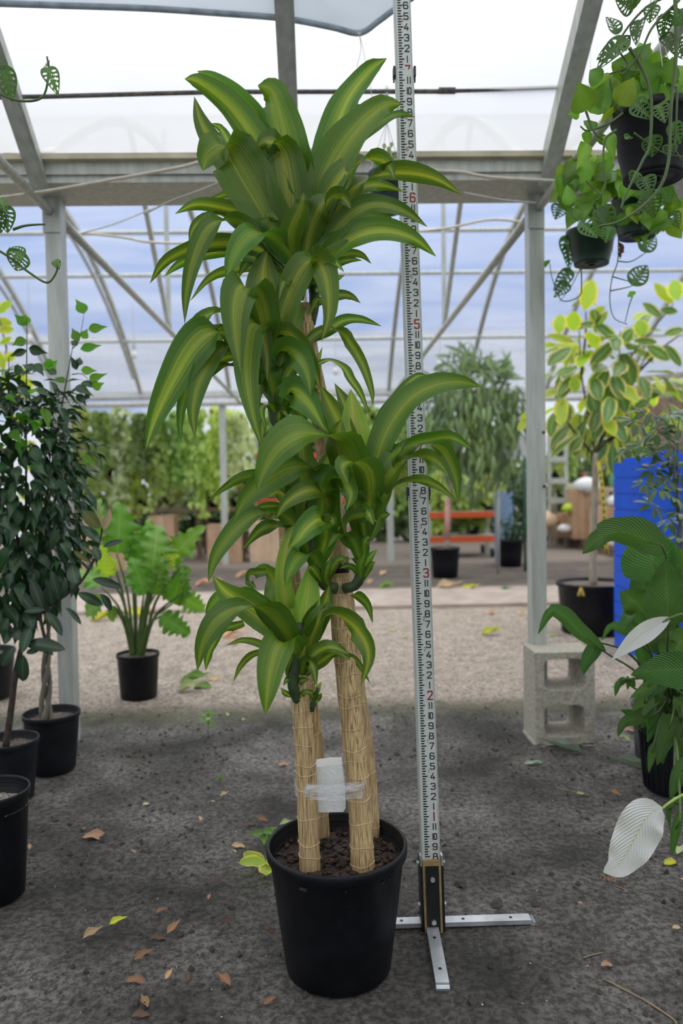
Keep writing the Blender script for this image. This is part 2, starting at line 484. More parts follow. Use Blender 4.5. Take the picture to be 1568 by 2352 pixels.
def steel_post(X, Y, lab, w=0.066, d=0.075, top=2.375, mat=galv, bolts=()):
    t = thing('steel_post', (X, Y, 0), lab, 'post', kind='structure')
    mb = MB().box((X, Y, top / 2 - 0.03), (w, d, top + 0.06))
    part('post_tube', mb, mat, t)
    if bolts is not None:
        part('head_plate', MB().box((X - w * 0.05, Y - d / 2 - 0.004, top - 0.07), (w * 1.08, 0.008, 0.16)), galv_dk, t)
        for (bx, by) in bolts:
            p = at(bx, by, Y - d / 2)
            part('bolt', MB().lathe((0, 0, 0), [(0, 0), (0.008, 0), (0.008, 0.006), (0.004, 0.009), (0, 0.009)], 8), rustbolt, t).data.transform(
                Matrix.Translation(V((p.x, Y - d / 2 - 0.001, p.z)) ) @ Matrix.Rotation(PI / 2, 4, 'X'))
    return t
steel_post(XL, YG, 'square galvanised steel post standing behind the dark ficus', bolts=())
steel_post(XR, YG, 'square galvanised steel post standing behind the concrete block', bolts=())
for X, Y, lab in ((on(533, 1284).x, YF, 'far steel post by the cardboard boxes and pothos benches'), (on(900, 1292).x, YF, 'far steel post between the two orange racks')):
    steel_post(X, Y, lab, 0.09, 0.09, 2.36, galv, None)
steel_post(on(1262, 1352).x, 8.6, 'thin steel post behind the post at the concrete block', 0.06, 0.06, 2.45, galv, None)
# bolts and rust on the near posts
for X, pts in ((XL, ((142, 1032), (158, 1034))), (XR, ((1250, 993), (1251, 1117)))):
    for (bx, by) in pts:
        p = at(bx, by, YG - 0.038)
        c = V((max(X - 0.024, min(X + 0.024, p.x)), YG - 0.0375, p.z))
        solo('bolt', MB().tube([c + V((0, 0.002, 0)), c - V((0, 0.006, 0))], 0.0065, 7), rustbolt, 'small rusty bolt head on a steel post', 'bolt', 'bolts in the posts', kind='structure')

def extrude_x(prof, x0, x1):
    n = len(prof); mb = MB()
    mb.add([V((x, a, b)) for x in (x0, x1) for a, b in prof], [(i, (i + 1) % n, n + (i + 1) % n, n + i) for i in range(n)] + [tuple(range(n))[::-1], tuple(range(n, 2 * n))])
    return mb
g = thing('roof_gutter', (0, YG, 2.37), 'long steel rain gutter carried on the two near posts', 'gutter', kind='structure')
part('gutter_trough', extrude_x([(3.18, 2.372), (3.44, 2.372), (3.50, 2.47), (3.47, 2.47), (3.42, 2.39), (3.20, 2.39), (3.20, 2.402), (3.18, 2.402)], -7, 7), gut_mat, g)
part('gutter_lip', extrude_x([(3.165, 2.400), (3.20, 2.400), (3.20, 2.448), (3.165, 2.448)], -7, 7), galv, g)
part('film_channel', extrude_x([(3.13, 2.448), (3.20, 2.448), (3.20, 2.47), (3.13, 2.47)], -7, 7), plain('film_channel', (0.55, 0.49, 0.36), 0.7, nscale=8, amt=0.3), g)
g2 = thing('roof_gutter', (0, YF, 2.36), 'far gutter of pale pipes above the rows of trailing plants', 'gutter', kind='structure')
pale = plain('pale_pipe', (0.62, 0.62, 0.60), 0.5, 0.1, amt=0.15)
part('gutter_trough', extrude_x([(YF - 0.10, 2.42), (YF + 0.10, 2.42), (YF + 0.10, 2.50), (YF - 0.10, 2.50)], -9, 9), pale, g2)
part('gutter_pipe', MB().tube([(-9, YF - 0.06, 2.335), (9, YF - 0.06, 2.335)], 0.045, 10), pale, g2, True)

def sweep_arch(fn, X, y0, y1, w, h, drop, n=26):
    pts = [V((X, lerp(y0, y1, i / n), fn(lerp(y0, y1, i / n)) - drop)) for i in range(n + 1)]
    mb = MB(); vs = []; fs = []
    for i, p in enumerate(pts):
        t = (pts[min(i + 1, n)] - pts[max(i - 1, 0)]).normalized(); u = V((1, 0, 0)).cross(t)
        vs += [p + V((a * w / 2, 0, 0)) + u * (b * h / 2) for a, b in ((-1, -1), (1, -1), (1, 1), (-1, 1))]
    for i in range(n):
        for k in range(4):
            fs.append((i * 4 + k, i * 4 + (k + 1) % 4, i * 4 + 4 + (k + 1) % 4, i * 4 + 4 + k))
    fs += [(0, 1, 2, 3), (n * 4 + 3, n * 4 + 2, n * 4 + 1, n * 4)]
    return mb.add(vs, fs)
def sheet(fn, y0, y1, off, x0=-8.0, x1=8.0, amp=0.010, ny=44, nx=64):
    mb = MB()
    for j in range(ny + 1):
        Y = lerp(y0, y1, j / ny)
        for i in range(nx + 1):
            X = lerp(x0, x1, i / nx)
            w = amp * (noise.noise(V((X * 2.0, Y * 5.0, 1.7))) + 0.6 * noise.noise(V((X * 5, Y * 2.0, 9.1))))
            mb.v.append(V((X, Y, fn(Y) + off + w)))
    mb.f = [(j * (nx + 1) + i, j * (nx + 1) + i + 1, (j + 1) * (nx + 1) + i + 1, (j + 1) * (nx + 1) + i) for j in range(ny) for i in range(nx)]
    return mb
film_near = film('milky_film', (0.45, 0.455, 0.46), 0.14, 0.08, 1.4)
film_far = film('clearer_film', (0.45, 0.455, 0.46), 0.66, 0.16, 1.2)
ceil = thing('ceiling', (0, 0, 2.45), 'arched greenhouse roof overhead of milky plastic film on steel rafters', 'roof', kind='structure')
part('roof_film', sheet(arch_n, -4.42, 3.16, 0.02), film_near, ceil, True)
for X in (XL - 2.15, XL - 1.07, XL, XM - 0.015, XR, XR + 1.07, XR + 2.15):
    part('rafter', sweep_arch(arch_n, X, -4.4, 3.22, 0.055, 0.075, 0.03), galv_dk, ceil)
    part('rafter_flange', sweep_arch(arch_n, X + 0.033, -4.4, 3.22, 0.012, 0.03, 0.055), gut_mat, ceil)
for X in (XL, XR):
    part('rafter_foot', MB().box((X + 0.045, 3.19, 2.475), (0.07, 0.05, 0.04)), gut_mat, ceil)
roof2 = thing('ceiling', (0, 7.2, 2.45), 'clearer film roof of the farther bay on curved hoops', 'roof', kind='structure')
part('roof_film', sheet(arch, 3.50, YF, 0.035, -9, 9, 0.02), film_far, roof2, True)
for X in (-4.85, -3.70, -2.57, -1.30, -0.17, 0.98, 2.12, 3.27, 4.42):
    part('hoop', sweep_arch(arch, X, 3.48, YF, 0.05, 0.05, 0.0), galv_dk, roof2)
    if X < -2:
        part('inner_hoop', sweep_arch(lambda Y: arch(Y), X, 4.4, 10.6, 0.03, 0.03, 0.17), galv_dk, roof2)
        for k in range(14):
            Y = 4.6 + k * 0.43
            part('hoop_web', MB().bar((X, Y, arch(Y)), (X, Y + 0.05, arch(Y + 0.05) - 0.17), 0.012, 0.012), galv, roof2)
def arch_y_for(py, px=300):
    best = None
    for k in range(400):
        Y = 7.3 + k * 0.0095
        p = V((at(px, py, Y).x, Y, arch(Y) - 0.04)); d = p - CAM
        e = abs(1176 - FPX * d.dot(UP) / d.dot(FW) - py)
        if best is None or e < best[0]: best = (e, Y)
    return best[1]
for py in (535, 633, 784):
    Y = arch_y_for(py)
    part('purlin', MB().tube([(-9, Y, arch(Y) - 0.04), (9, Y, arch(Y) - 0.04)], 0.022, 8), galv_dk if py != 784 else gut_mat, roof2, True)
# tie pipes along the house at gutter height, and their hangers
for X, nm in ((XL, 'left'), (XR, 'right')):
    s = 1 if X < 0 else -1
    solo('tie_pipe', MB().tube([(X - 0.01 * s, YG - 0.02, 2.315), (X - 0.01 * s, -4.0, 2.315)], 0.019, 10), gut_mat, 'straight steel tie pipe running overhead from the post ' + ('behind the dark ficus' if X < 0 else 'behind the concrete block'), 'pipe', kind='structure', smooth=True)
    solo('tie_pipe', MB().tube([(X, YG + 0.03, 2.315), (X, YF, 2.315)], 0.021, 10), galv_dk, 'steel tie pipe crossing the farther bay from the post ' + ('behind the dark ficus' if X < 0 else 'behind the concrete block'), 'pipe', kind='structure', smooth=True)
    for Y1, nn in ((5.1, 0), (5.83, 1)):
        solo('roof_strut', MB().bar((X, 5.85, 2.33), (X, Y1 if nn else 4.75, arch(Y1 if nn else 4.75)), 0.03, 0.03), galv_dk if nn == 0 else galv, 'thin steel strut from the tie pipe up to the far roof', 'strut', 'roof struts', kind='structure')
# reinforcing rod hung under the rafters, spliced with wire
rust = plain('rusty_rod', (0.16, 0.145, 0.13), 0.85, 0.2, nscale=60, amt=0.4, bump=0.4, bscale=300)
YR = 2.97
rod_ = thing('hanging_rod', at(784, 210, YR), 'thin ribbed steel rod spanning the roof under the rafters', 'rod', kind='structure')
part('rod', MB().tube([at(-600, 233, YR), at(100, 222, YR), at(500, 211, YR), at(1040, 210, YR)], 0.0085, 8), rust, rod_, True)
part('rod', MB().tube([at(1010, 210, YR), at(1300, 199, YR), at(2200, 182, YR)], 0.0072, 8), rust, rod_, True)
mb = MB()
for k in range(9):
    mb.tube([at(1010 + k * 4 - 3, 208, YR - 0.0), at(1010 + k * 4 + 3, 208, YR)], 0.0125, 8)
part('wire_splice', mb, rust, rod_)
# grey cloth laid against the roof film, its corner tied down
def hit_roof(x, y, drop):
    lo = None
    for k in range(900):
        Y = 0.2 + k * 0.0035
        p = at(x, y, Y)
        if p.z <= arch_n(Y) - drop: lo = p
        else: break
    for k in range(900):
        Y = 3.2 - k * 0.0035
        p = at(x, y, Y)
        if p.z < arch_n(Y) - drop: return p
    return lo
cloth_m = film('shade_cloth', (0.34, 0.40, 0.46), 0.22, 0.12, 3.0)
low = [(-60, 6), (120, 12), (330, 19), (500, 30), (650, 42), (760, 62), (825, 76), (870, 48), (905, 22), (960, -14)]
mb = MB(); rows = 7
for j in range(rows):
    for (x, y) in low:
        yy = y - j * 26
        p = hit_roof(x, yy, 0.004)
        mb.v.append(p + V((0, 0, 0.006 * math.sin(j * 2.2 + x * 0.02) - 0.008)))
nl = len(low)
mb.f = [(j * nl + i, j * nl + i + 1, (j + 1) * nl + i + 1, (j + 1) * nl + i) for j in range(rows - 1) for i in range(nl - 1)]
sc = thing('shade_cloth', hit_roof(825, 76, 0.01), 'grey translucent shade cloth under the roof film with a tied corner', 'cloth')
part('cloth_sheet', mb, cloth_m, sc, True)
hem = [hit_roof(x, y, 0.012) for x, y in low]
part('hem', MB().tube(crom(hem, 40), 0.011, 6), plain('cloth_hem', (0.34, 0.40, 0.46), 0.7), sc, True)
cp = hit_roof(825, 76, 0.02)
part('grommet', MB().tube([cp + V((0, 0.004, 0)), cp - V((0, 0.006, 0))], 0.008, 10), pale, sc)
part('tie_string', MB().tube(crom([cp, cp + V((0.004, -0.002, -0.06)), cp + V((-0.012, 0.0, -0.12))], 8), 0.0012, 4), pale, sc)
part('tie_string', MB().tube(crom([cp, cp + V((0.02, -0.002, -0.10)), cp + V((0.06, 0.0, -0.33))], 8), 0.0010, 4), pale, sc)
# cables
def cable(name, pts, r, mat, lab, cat='cable'):
    return solo(name, MB().tube(crom(pts, 30), r, 7), mat, lab, cat, smooth=True)
cream = plain('cream_cable', (0.62, 0.57, 0.47), 0.5, amt=0.12)
cable('cable', [at(-80, 463, 3.12), at(0, 454, 3.12), at(120, 437, 3.12), at(260, 412, 3.12), at(420, 383, 3.07), at(540, 352, 3.03), at(760, 346, 3.03), at(880, 380, 3.06), at(1000, 392, 3.12), at(1060, 395, 3.12), at(1130, 408, 3.12), at(1290, 416, 3.12)], 0.0072, cream, 'cream cable sagging along the near gutter')
cable('wire', [at(330, 492, 3.14), at(395, 460, 3.14), at(450, 440, 3.14), at(530, 408, 3.14)], 0.0035, galv, 'thin grey wire slung below the near gutter behind the tall plant', 'wire')
cable('wire', [at(1065, 442, 3.14), at(1150, 458, 3.14), at(1230, 466, 3.16)], 0.003, pale, 'thin pale wire reaching the post behind the concrete block', 'wire')
cable('cable', [at(150, 531, 4.4), at(280, 545, 4.4), at(340, 556, 4.4), at(440, 559, 4.4), at(620, 556, 4.4), at(800, 540, 4.4), at(1000, 528, 4.4), at(1120, 505, 4.4), at(1200, 510, 4.4)], 0.007, cream, 'cream cable hanging across the farther bay')
cable('wire', [at(150, 545, 4.0), at(250, 518, 4.0), at(330, 487, 4.0), at(420, 452, 4.0)], 0.004, pale, 'pale wire rising to the gutter from the ficus post', 'wire')
# bulbs hung on the hoops
for (bx, by, bY, bl_) in ((307, 800, 9.6, 'bare bulb on a cord over the pothos benches'), (771, 838, 9.6, 'bare bulb on a cord behind the tall dracaena'), (68, 762, 9.2, 'bare bulb on a cord above the dark ficus top'), (1010, 822, 10.0, 'bare bulb on a cord beside the weeping fig top')):
    p = at(bx, by, bY)
    t = thing('light_bulb', p - V((0, 0, 0.12)), bl_, 'bulb', 'bulbs under the far roof')
    part('cord', MB().tube([p, V((p.x, p.y, arch(bY)))], 0.004, 5), galv_dk, t)
    part('socket', MB().tube([p + V((0, 0, 0.05)), p - V((0, 0, 0.03))], 0.025, 8), galv_dk, t)
    part('glass', MB().lathe(p - V((0, 0, 0.13)), [(0, 0), (0.03, 0.012), (0.042, 0.045), (0.03, 0.08), (0.02, 0.105), (0, 0.105)], 10), plain('bulb_glass', (0.8, 0.8, 0.78), 0.3), t, True)
# walls: film ends of the house
wall_f = film('wall_film', (0.80, 0.81, 0.82), 0.25, 0.12, 1.0)
mb = MB(); mb.add([(-10, 17.5, 0), (10, 17.5, 0), (10, 17.5, 2.45), (-10, 17.5, 2.45)], [(0, 1, 2, 3)])
solo('wall_far', mb, wall_f, 'milky film end wall behind the rows of trailing plants', 'wall', kind='structure')
mb = sheet(lambda Y: 4.01 - 0.1067 * (Y - 14.96) ** 2, YF + 0.05, 17.5, 0.02, -9, 9, 0.02, 16, 24)  # third bay roof, mostly out of view, added for the light
solo('ceiling', mb, film_far, 'milky film roof beyond the far gutter', 'roof', kind='structure', smooth=True)

side_m = film('added_wall_film', (0.80, 0.82, 0.80), 0.3, 0.1, 1.0)  # walls out of view, added to control light from the sides and behind
for nm, a, b, lab in (('added_wall_back', (-7.6, -4.5), (7.6, -4.5), 'milky film wall closing the house at the near end'), ('added_wall_left', (-7.6, -4.5), (-7.6, 17.5), 'milky film side wall on the ficus side'), ('added_wall_right', (7.6, -4.5), (7.6, 17.5), 'milky film side wall on the blue bin side')):
    mb = MB().bar((a[0], a[1], 1.22), (b[0], b[1], 1.22), 0.04, 2.44)
    solo(nm, mb, side_m, lab, 'wall', kind='structure')

# ================================================================== leaves made along a drawn midrib
def profile(kind, t):
    if kind == 'strap':                        # dracaena: narrow foot, widest beyond the middle, pointed tip
        a = 0.55 + 0.45 * min(1.0, t / 0.36) ** 0.9
        b = 1.0 if t < 0.42 else max(0.0, 1 - ((t - 0.42) / 0.58) ** 1.7)
        return a * b + 0.012
    if kind == 'oval':                         # spathe / peace lily blade
        return max(0.012, math.sin(PI * t ** 0.78) ** 0.72 * (1 - 0.28 * t))
    if kind == 'lance':
        return max(0.012, math.sin(PI * t ** 0.85) ** 0.9)
    return max(0.012, math.sin(PI * t))
def ribbon(pts, W, kind='strap', ph=(0.0, 0.0), fold=0.28, wave=0.05, ns=20, nc=6, seed=0, turn=1):
    """blade along the points; ph turns it about its midrib (0 = broad side to the viewer) from foot to tip"""
    rr = random.Random(seed)
    sp = crom(pts, ns)
    mb = MB(); uv = []
    f1, f2, p1 = rr.uniform(2.2, 3.6), rr.uniform(6, 9), rr.uniform(0, 6)
    last = None
    # how far the midrib has turned: a blade that folds right over shows its other face after the bend
    th = [0.0]; pa_ = None
    for i in range(ns):
        d2 = sp[i + 1] - sp[i]; ang = math.atan2(d2.dot(UP), d2.dot(RT))
        if pa_ is not None:
            da = (ang - pa_ + PI) % (2 * PI) - PI
            th.append(th[-1] + da)
        pa_ = ang
    th.append(th[-1]); tot = th[-1]
    for i, p in enumerate(sp):
        t = i / ns
        tg = (sp[min(i + 1, ns)] - sp[max(i - 1, 0)]).normalized()
        vw = (p - CAM).normalized()
        s0 = tg.cross(vw)
        if s0.length < 0.15 and last is not None:
            s0 = last.copy()
        s0.normalize()
        if last is not None and s0.dot(last) < 0: s0 = -s0
        last = s0.copy()
        a = lerp(ph[0], ph[1], t)
        if abs(tot) > 1.75 and turn:
            q_ = min(1.0, max(0.0, th[i] / tot)); a = a * 0.4 + turn * PI * q_ * q_ * (3 - 2 * q_)
        elif abs(tot) > 0.5 and turn:
            a += turn * 0.55 * math.sin(PI * min(1.0, max(0.0, th[i] / tot))) * min(1, abs(tot))
        n0 = s0.cross(tg)
        sd = s0 * math.cos(a) + n0 * math.sin(a)
        nn = sd.cross(tg).normalized()
        if nn.dot(V((0, 0, 1))) + 0.25 * nn.dot(-vw) < 0: nn = -nn
        w = W * profile(kind, t)
        for k in range(nc + 1):
            u = k / nc * 2 - 1
            lift = fold * w * 0.5 * abs(u) ** 1.3
            ed = wave * w * abs(u) ** 2 * (math.sin(f1 * 2 * t * PI + p1 + (1.3 if u > 0 else 0)) + 0.4 * math.sin(f2 * t * PI + p1 * 2))
            mb.v.append(p + sd * (u * w / 2 * (1 - 0.12 * fold * abs(u))) + nn * (lift + ed))
            uv.append((k / nc, t))
    m = nc + 1
    mb.f = [(i * m + k, i * m + k + 1, (i + 1) * m + k + 1, (i + 1) * m + k) for i in range(ns) for k in range(nc)]
    mb.uv = uv
    return mb
LIME, LIME2 = (0.33, 0.46, 0.045), (0.42, 0.52, 0.10)
drac = leafmat('dracaena_leaf', (0.35, 0.435, 0.038), (0.062, 0.138, 0.012), rough=0.34, trans=0.34, stripes=0.34, var=0.22, tmul=1.5)
drac_lime = leafmat('dracaena_leaf_young', (0.42, 0.54, 0.085), (0.20, 0.34, 0.04), rough=0.4, trans=0.36, stripes=0.22, var=0.12)
TONE = {'n': drac, 'd': drac, 'l': drac_lime, 'g': drac}      # one leaf colour, and the paler young leaves of each heart

# ------------------------------------------------------------------ nursery pots
black_pl = plain('black_plastic', (0.0055, 0.0062, 0.0085), 0.42, nscale=30, amt=0.35, bump=0.06, bscale=90, spec=0.25)
black_dusty = plain('dusty_black_plastic', (0.012, 0.013, 0.016), 0.5, nscale=12, amt=0.5, bump=0.05, spec=0.25)
green_pl = plain('green_plastic', (0.008, 0.035, 0.020), 0.35, nscale=12, amt=0.35, spec=0.5)
grey_pl = plain('grey_plastic', (0.09, 0.095, 0.10), 0.5, nscale=10, amt=0.3)
soil_m = plain('potting_soil', (0.030, 0.021, 0.016), 0.9, nscale=40, amt=0.6, bump=0.8, bscale=80)
bark_m = plain('bark_chip', (0.045, 0.025, 0.017), 0.8, nscale=30, amt=0.7)
mix_m = plain('perlite_mix', (0.16, 0.13, 0.11), 0.9, nscale=160, amt=0.9, bump=0.8, bscale=150)
def nursery_pot(parent, c, rt, rb, h, mat=black_pl, soil=soil_m, fill=0.86, lip=0.010, ribs=True, n=44, chips=0):
    c = V(c)
    lh = h * 0.10
    prof = [(0, 0.004), (rb * 0.9, 0.0), (rb, 0.008), (lerp(rb, rt * 0.945, 0.5), h * 0.5 * 0.9), (rt * 0.945, h - lh), (rt * 0.95, h - lh + 0.001), (rt - 0.001, h - lh * 0.8), (rt, h - 0.004),
            (rt * 0.985, h), (rt * 0.955, h), (rt * 0.94, h - 0.006), (rt * 0.925, h - lh), (rt * 0.90, h - lh - 0.002), (rb * 0.97, h * 0.25), (0, h * 0.25)]
    part('pot', MB().lathe(c, prof, n), mat, parent, True)
    if ribs:
        mb = MB()
        for k in (1, 2, 3):
            z = h - lh * 0.3 - k * lh * 0.35
            mb.lathe(c, [(rt * 0.935, z + 0.002), (rt * 0.918, z), (rt * 0.935, z - 0.002)], n)
        part('inner_ridge', mb, mat, parent, True)
    zs = h * fill
    rs = lerp(rb, rt, 0.8) * 0.99
    mb = MB(); rr = random.Random(int(c.x * 1000) & 255)
    rings = 7; mb.v.append(c + V((0, 0, zs)))
    for j in range(1, rings + 1):
        for k in range(24):
            a = 2 * PI * k / 24; q = rs * j / rings
            mb.v.append(c + V((q * math.cos(a), q * math.sin(a), zs + rr.uniform(-0.006, 0.006) * (j < rings) * min(1, rt / 0.1))))
    mb.f = [(0, 1 + k, 1 + (k + 1) % 24) for k in range(24)]
    for j in range(rings - 1):
        for k in range(24):
            a0 = 1 + j * 24
            mb.f.append((a0 + k, a0 + 24 + k, a0 + 24 + (k + 1) % 24, a0 + (k + 1) % 24))
    part('soil', mb, soil, parent)
    if chips:
        mb = MB()
        for k in range(chips):
            q = rs * 0.97 * math.sqrt(R.random()); a = R.uniform(0, 2 * PI)
            sz = R.uniform(0.003, 0.011)
            rot = Matrix.Rotation(R.uniform(0, 6), 3, 'Z') @ Matrix.Rotation(R.uniform(-0.7, 0.7), 3, 'X')
            mb.box(c + V((q * math.cos(a), q * math.sin(a), zs + 0.004)), (sz * 1.7, sz, sz * 0.5), rot)
        part('bark_chips', mb, bark_m, parent, kind='stuff')
    return zs

# ================================================================== the tall potted dracaena
pc = at(773, 1945, 1.745); pc.z = 0.0
DR = thing('potted_dracaena', pc, 'tall dracaena with striped strap leaves on bare canes in a black pot', 'plant')
nursery_pot(DR, pc + V((0, 0, -0.004)), 0.164, 0.122, 0.296, chips=420)
def cane_mat():
    m, nt, out = newmat('cane_bark'); L = nt.links.new
    tc = N(nt, 'ShaderNodeTexCoord')
    mp = N(nt, 'ShaderNodeMapping'); mp.inputs['Scale'].default_value = (1, 1, 0.06); L(tc.outputs['Object'], mp.inputs[0])
    n1 = N(nt, 'ShaderNodeTexNoise', Scale=330.0, Detail=4.0); L(mp.outputs[0], n1.inputs['Vector'])
    n2 = N(nt, 'ShaderNodeTexNoise', Scale=14.0, Detail=5.0); L(tc.outputs['Object'], n2.inputs['Vector'])
    c1 = ramp(nt, n1.outputs['Fac'], [(0.33, (0.17, 0.105, 0.045)), (0.5, (0.52, 0.365, 0.175)), (0.68, (0.72, 0.545, 0.29))])
    c2 = mixc(nt, ramp(nt, n2.outputs['Fac'], [(0.42, g3(0.0)), (0.66, g3(0.65))]), c1, (0.40, 0.29, 0.165))
    b = N(nt, 'ShaderNodeBsdfPrincipled'); b.inputs['Roughness'].default_value = 0.75; b.inputs['Specular IOR Level'].default_value = 0.25
    L(c2, b.inputs['Base Color'])
    bp = N(nt, 'ShaderNodeBump', Strength=0.6, Distance=0.003); L(n1.outputs['Fac'], bp.inputs['Height']); L(bp.outputs[0], b.inputs['Normal'])
    L(b.outputs[0], out.inputs[0])
    return m
CANE = cane_mat()
scar_m = plain('leaf_scar', (0.62, 0.47, 0.27), 0.7, nscale=40, amt=0.3)
wax_m = plain('burgundy_wax', (0.045, 0.010, 0.016), 0.45, nscale=50, amt=0.4)
stub_m = plain('green_stub', (0.035, 0.065, 0.018), 0.5, nscale=40, amt=0.5)
dead_m = plain('dead_sheath', (0.05, 0.04, 0.022), 0.7, nscale=40, amt=0.6)
def cane(pxs, wpx, scars, wax=False, lab=None):
    """pxs: (x, y, Y) from the soil up"""
    pts = [at(x, y, Y) for x, y, Y in pxs]
    pts[0] = pts[0] + (pts[0] - pts[1]).normalized() * 0.03
    sp = crom(pts, 22)
    n = 22; mb = MB(); r0 = wpx * 0.5 * mpp(pxs[0][2])
    rr = [r0 * (1 - 0.10 * i / 22) * (1 + 0.025 * math.sin(i * 1.7)) for i in range(23)]
    mb.tube(sp, rr, 16)
    c = part('cane', mb, CANE, DR, True, label=lab)
    ms = MB(); k = 0; rg = random.Random(int(wpx * 7 + pxs[0][0]))
    for j in range(scars):
        u = (j + rg.uniform(-0.3, 0.3)) / scars
        u = min(0.985, max(0.03, u))
        i = u * 22; i0 = int(i); p = sp[i0].lerp(sp[min(i0 + 1, 22)], i - i0)
        t = (sp[min(i0 + 1, 22)] - sp[max(i0 - 1, 0)]).normalized()
        a = t.cross(V((0, 1, 0))).normalized(); b = t.cross(a)
        tilt = rg.uniform(-0.22, 0.22); ph = rg.uniform(0, 6); r = rr[i0] * 1.015
        ring = [p + (a * math.cos(q) + b * math.sin(q)) * r + t * (tilt * r * math.cos(q + ph) + 0.0022 * math.sin(3 * q + ph)) for q in [2 * PI * k / 18 for k in range(19)]]
        ms.tube(ring, 0.0009, 5, False)
    if scars:
        part('leaf_scars', ms, scar_m, c, True, kind='stuff')
    if wax:
        t = (sp[22] - sp[21]).normalized()
        part('wax_cap', MB().tube([sp[22] - t * 0.024, sp[22] - t * 0.002, sp[22] + t * 0.003], [rr[22] * 1.03, rr[22] * 1.03, rr[22] * 0.9], 16), wax_m, c, True, label='burgundy wax on the cut top of the cane')
    return c
cA = cane([(712, 2004, 1.70), (706, 1850, 1.70), (700, 1720, 1.70), (691, 1600, 1.70), (690, 1520, 1.71)], 50, 13, lab='short front cane with one leafy head')
cB = cane([(833, 2004, 1.70), (826, 1850, 1.71), (812, 1700, 1.72), (797, 1560, 1.73), (783, 1420, 1.74), (776, 1292, 1.75)], 56, 18, True, lab='middle front cane sealed with wax at its cut top')
cC = cane([(736, 1928, 1.86), (722, 1720, 1.85), (690, 1480, 1.83), (662, 1260, 1.81), (657, 1100, 1.80), (640, 930, 1.79)], 44, 13, lab='tall cane behind the short one')
cD = cane([(850, 1928, 1.86), (838, 1750, 1.86), (805, 1500, 1.85), (772, 1230, 1.84), (737, 960, 1.82), (707, 800, 1.80), (692, 700, 1.80)], 48, 15, lab='tallest cane leaning back into the top head')
# green shoots that carry the heads
def shoot(par, pts, w0, w1):
    p = crom([at(x, y, Y) for x, y, Y in pts], 10)
    part('shoot', MB().tube(p, [lerp(w0, w1, i / 10) * 0.5 * mpp(pts[0][2]) for i in range(11)], 10), stub_m, par, True)
shoot(cA, [(686, 1610, 1.69), (672, 1570, 1.68), (682, 1500, 1.69), (686, 1430, 1.70)], 26, 26)
shoot(cA, [(716, 1632, 1.69), (722, 1605, 1.68), (730, 1580, 1.68)], 12, 7)
shoot(cB, [(772, 1352, 1.72), (742, 1340, 1.71), (722, 1290, 1.70), (716, 1200, 1.70), (712, 1120, 1.70)], 26, 26)
shoot(cB, [(790, 1352, 1.72), (818, 1342, 1.71), (832, 1300, 1.71), (836, 1230, 1.71), (834, 1130, 1.71)], 24, 28)
shoot(cC, [(646, 985, 1.77), (628, 950, 1.77), (632, 880, 1.77), (630, 800, 1.77)], 28, 26)
shoot(cD, [(690, 735, 1.79), (676, 690, 1.78), (690, 610, 1.78), (692, 480, 1.78)], 26, 30)
shoot(cD, [(712, 745, 1.80), (722, 690, 1.80), (716, 620, 1.80), (712, 500, 1.80)], 24, 26)

LN = [0]
def dleaf(par, spec, Y0):
    o, pts, W = spec[0], spec[1], spec[2]
    tone = spec[3] if len(spec) > 3 else 'n'
    dz = spec[4] if len(spec) > 4 else 0.0           # how far the tip comes out (-) or goes back (+)
    ph = spec[5] if len(spec) > 5 else None
    LN[0] += 1
    rg = random.Random(LN[0] * 13)
    if o == 't': pts = pts[::-1]
    n = len(pts) - 1
    dz += rg.uniform(-0.02, 0.02)
    P = []
    for i, (x, y) in enumerate(pts):
        s = i / n
        P.append(at(x, y, Y0 + dz * math.sin(min(1, s * 1.1) * PI / 2)))
    if ph is None:
        ph = (rg.uniform(-0.35, 0.35), rg.uniform(-0.35, 0.35))
    mb = ribbon(P, W * mpp(Y0) * 1.15, 'strap', ph, fold=rg.uniform(0.18, 0.38), wave=rg.uniform(0.02, 0.06), ns=22, nc=6, seed=LN[0])
    part('leaf', mb, TONE[tone], par, True)
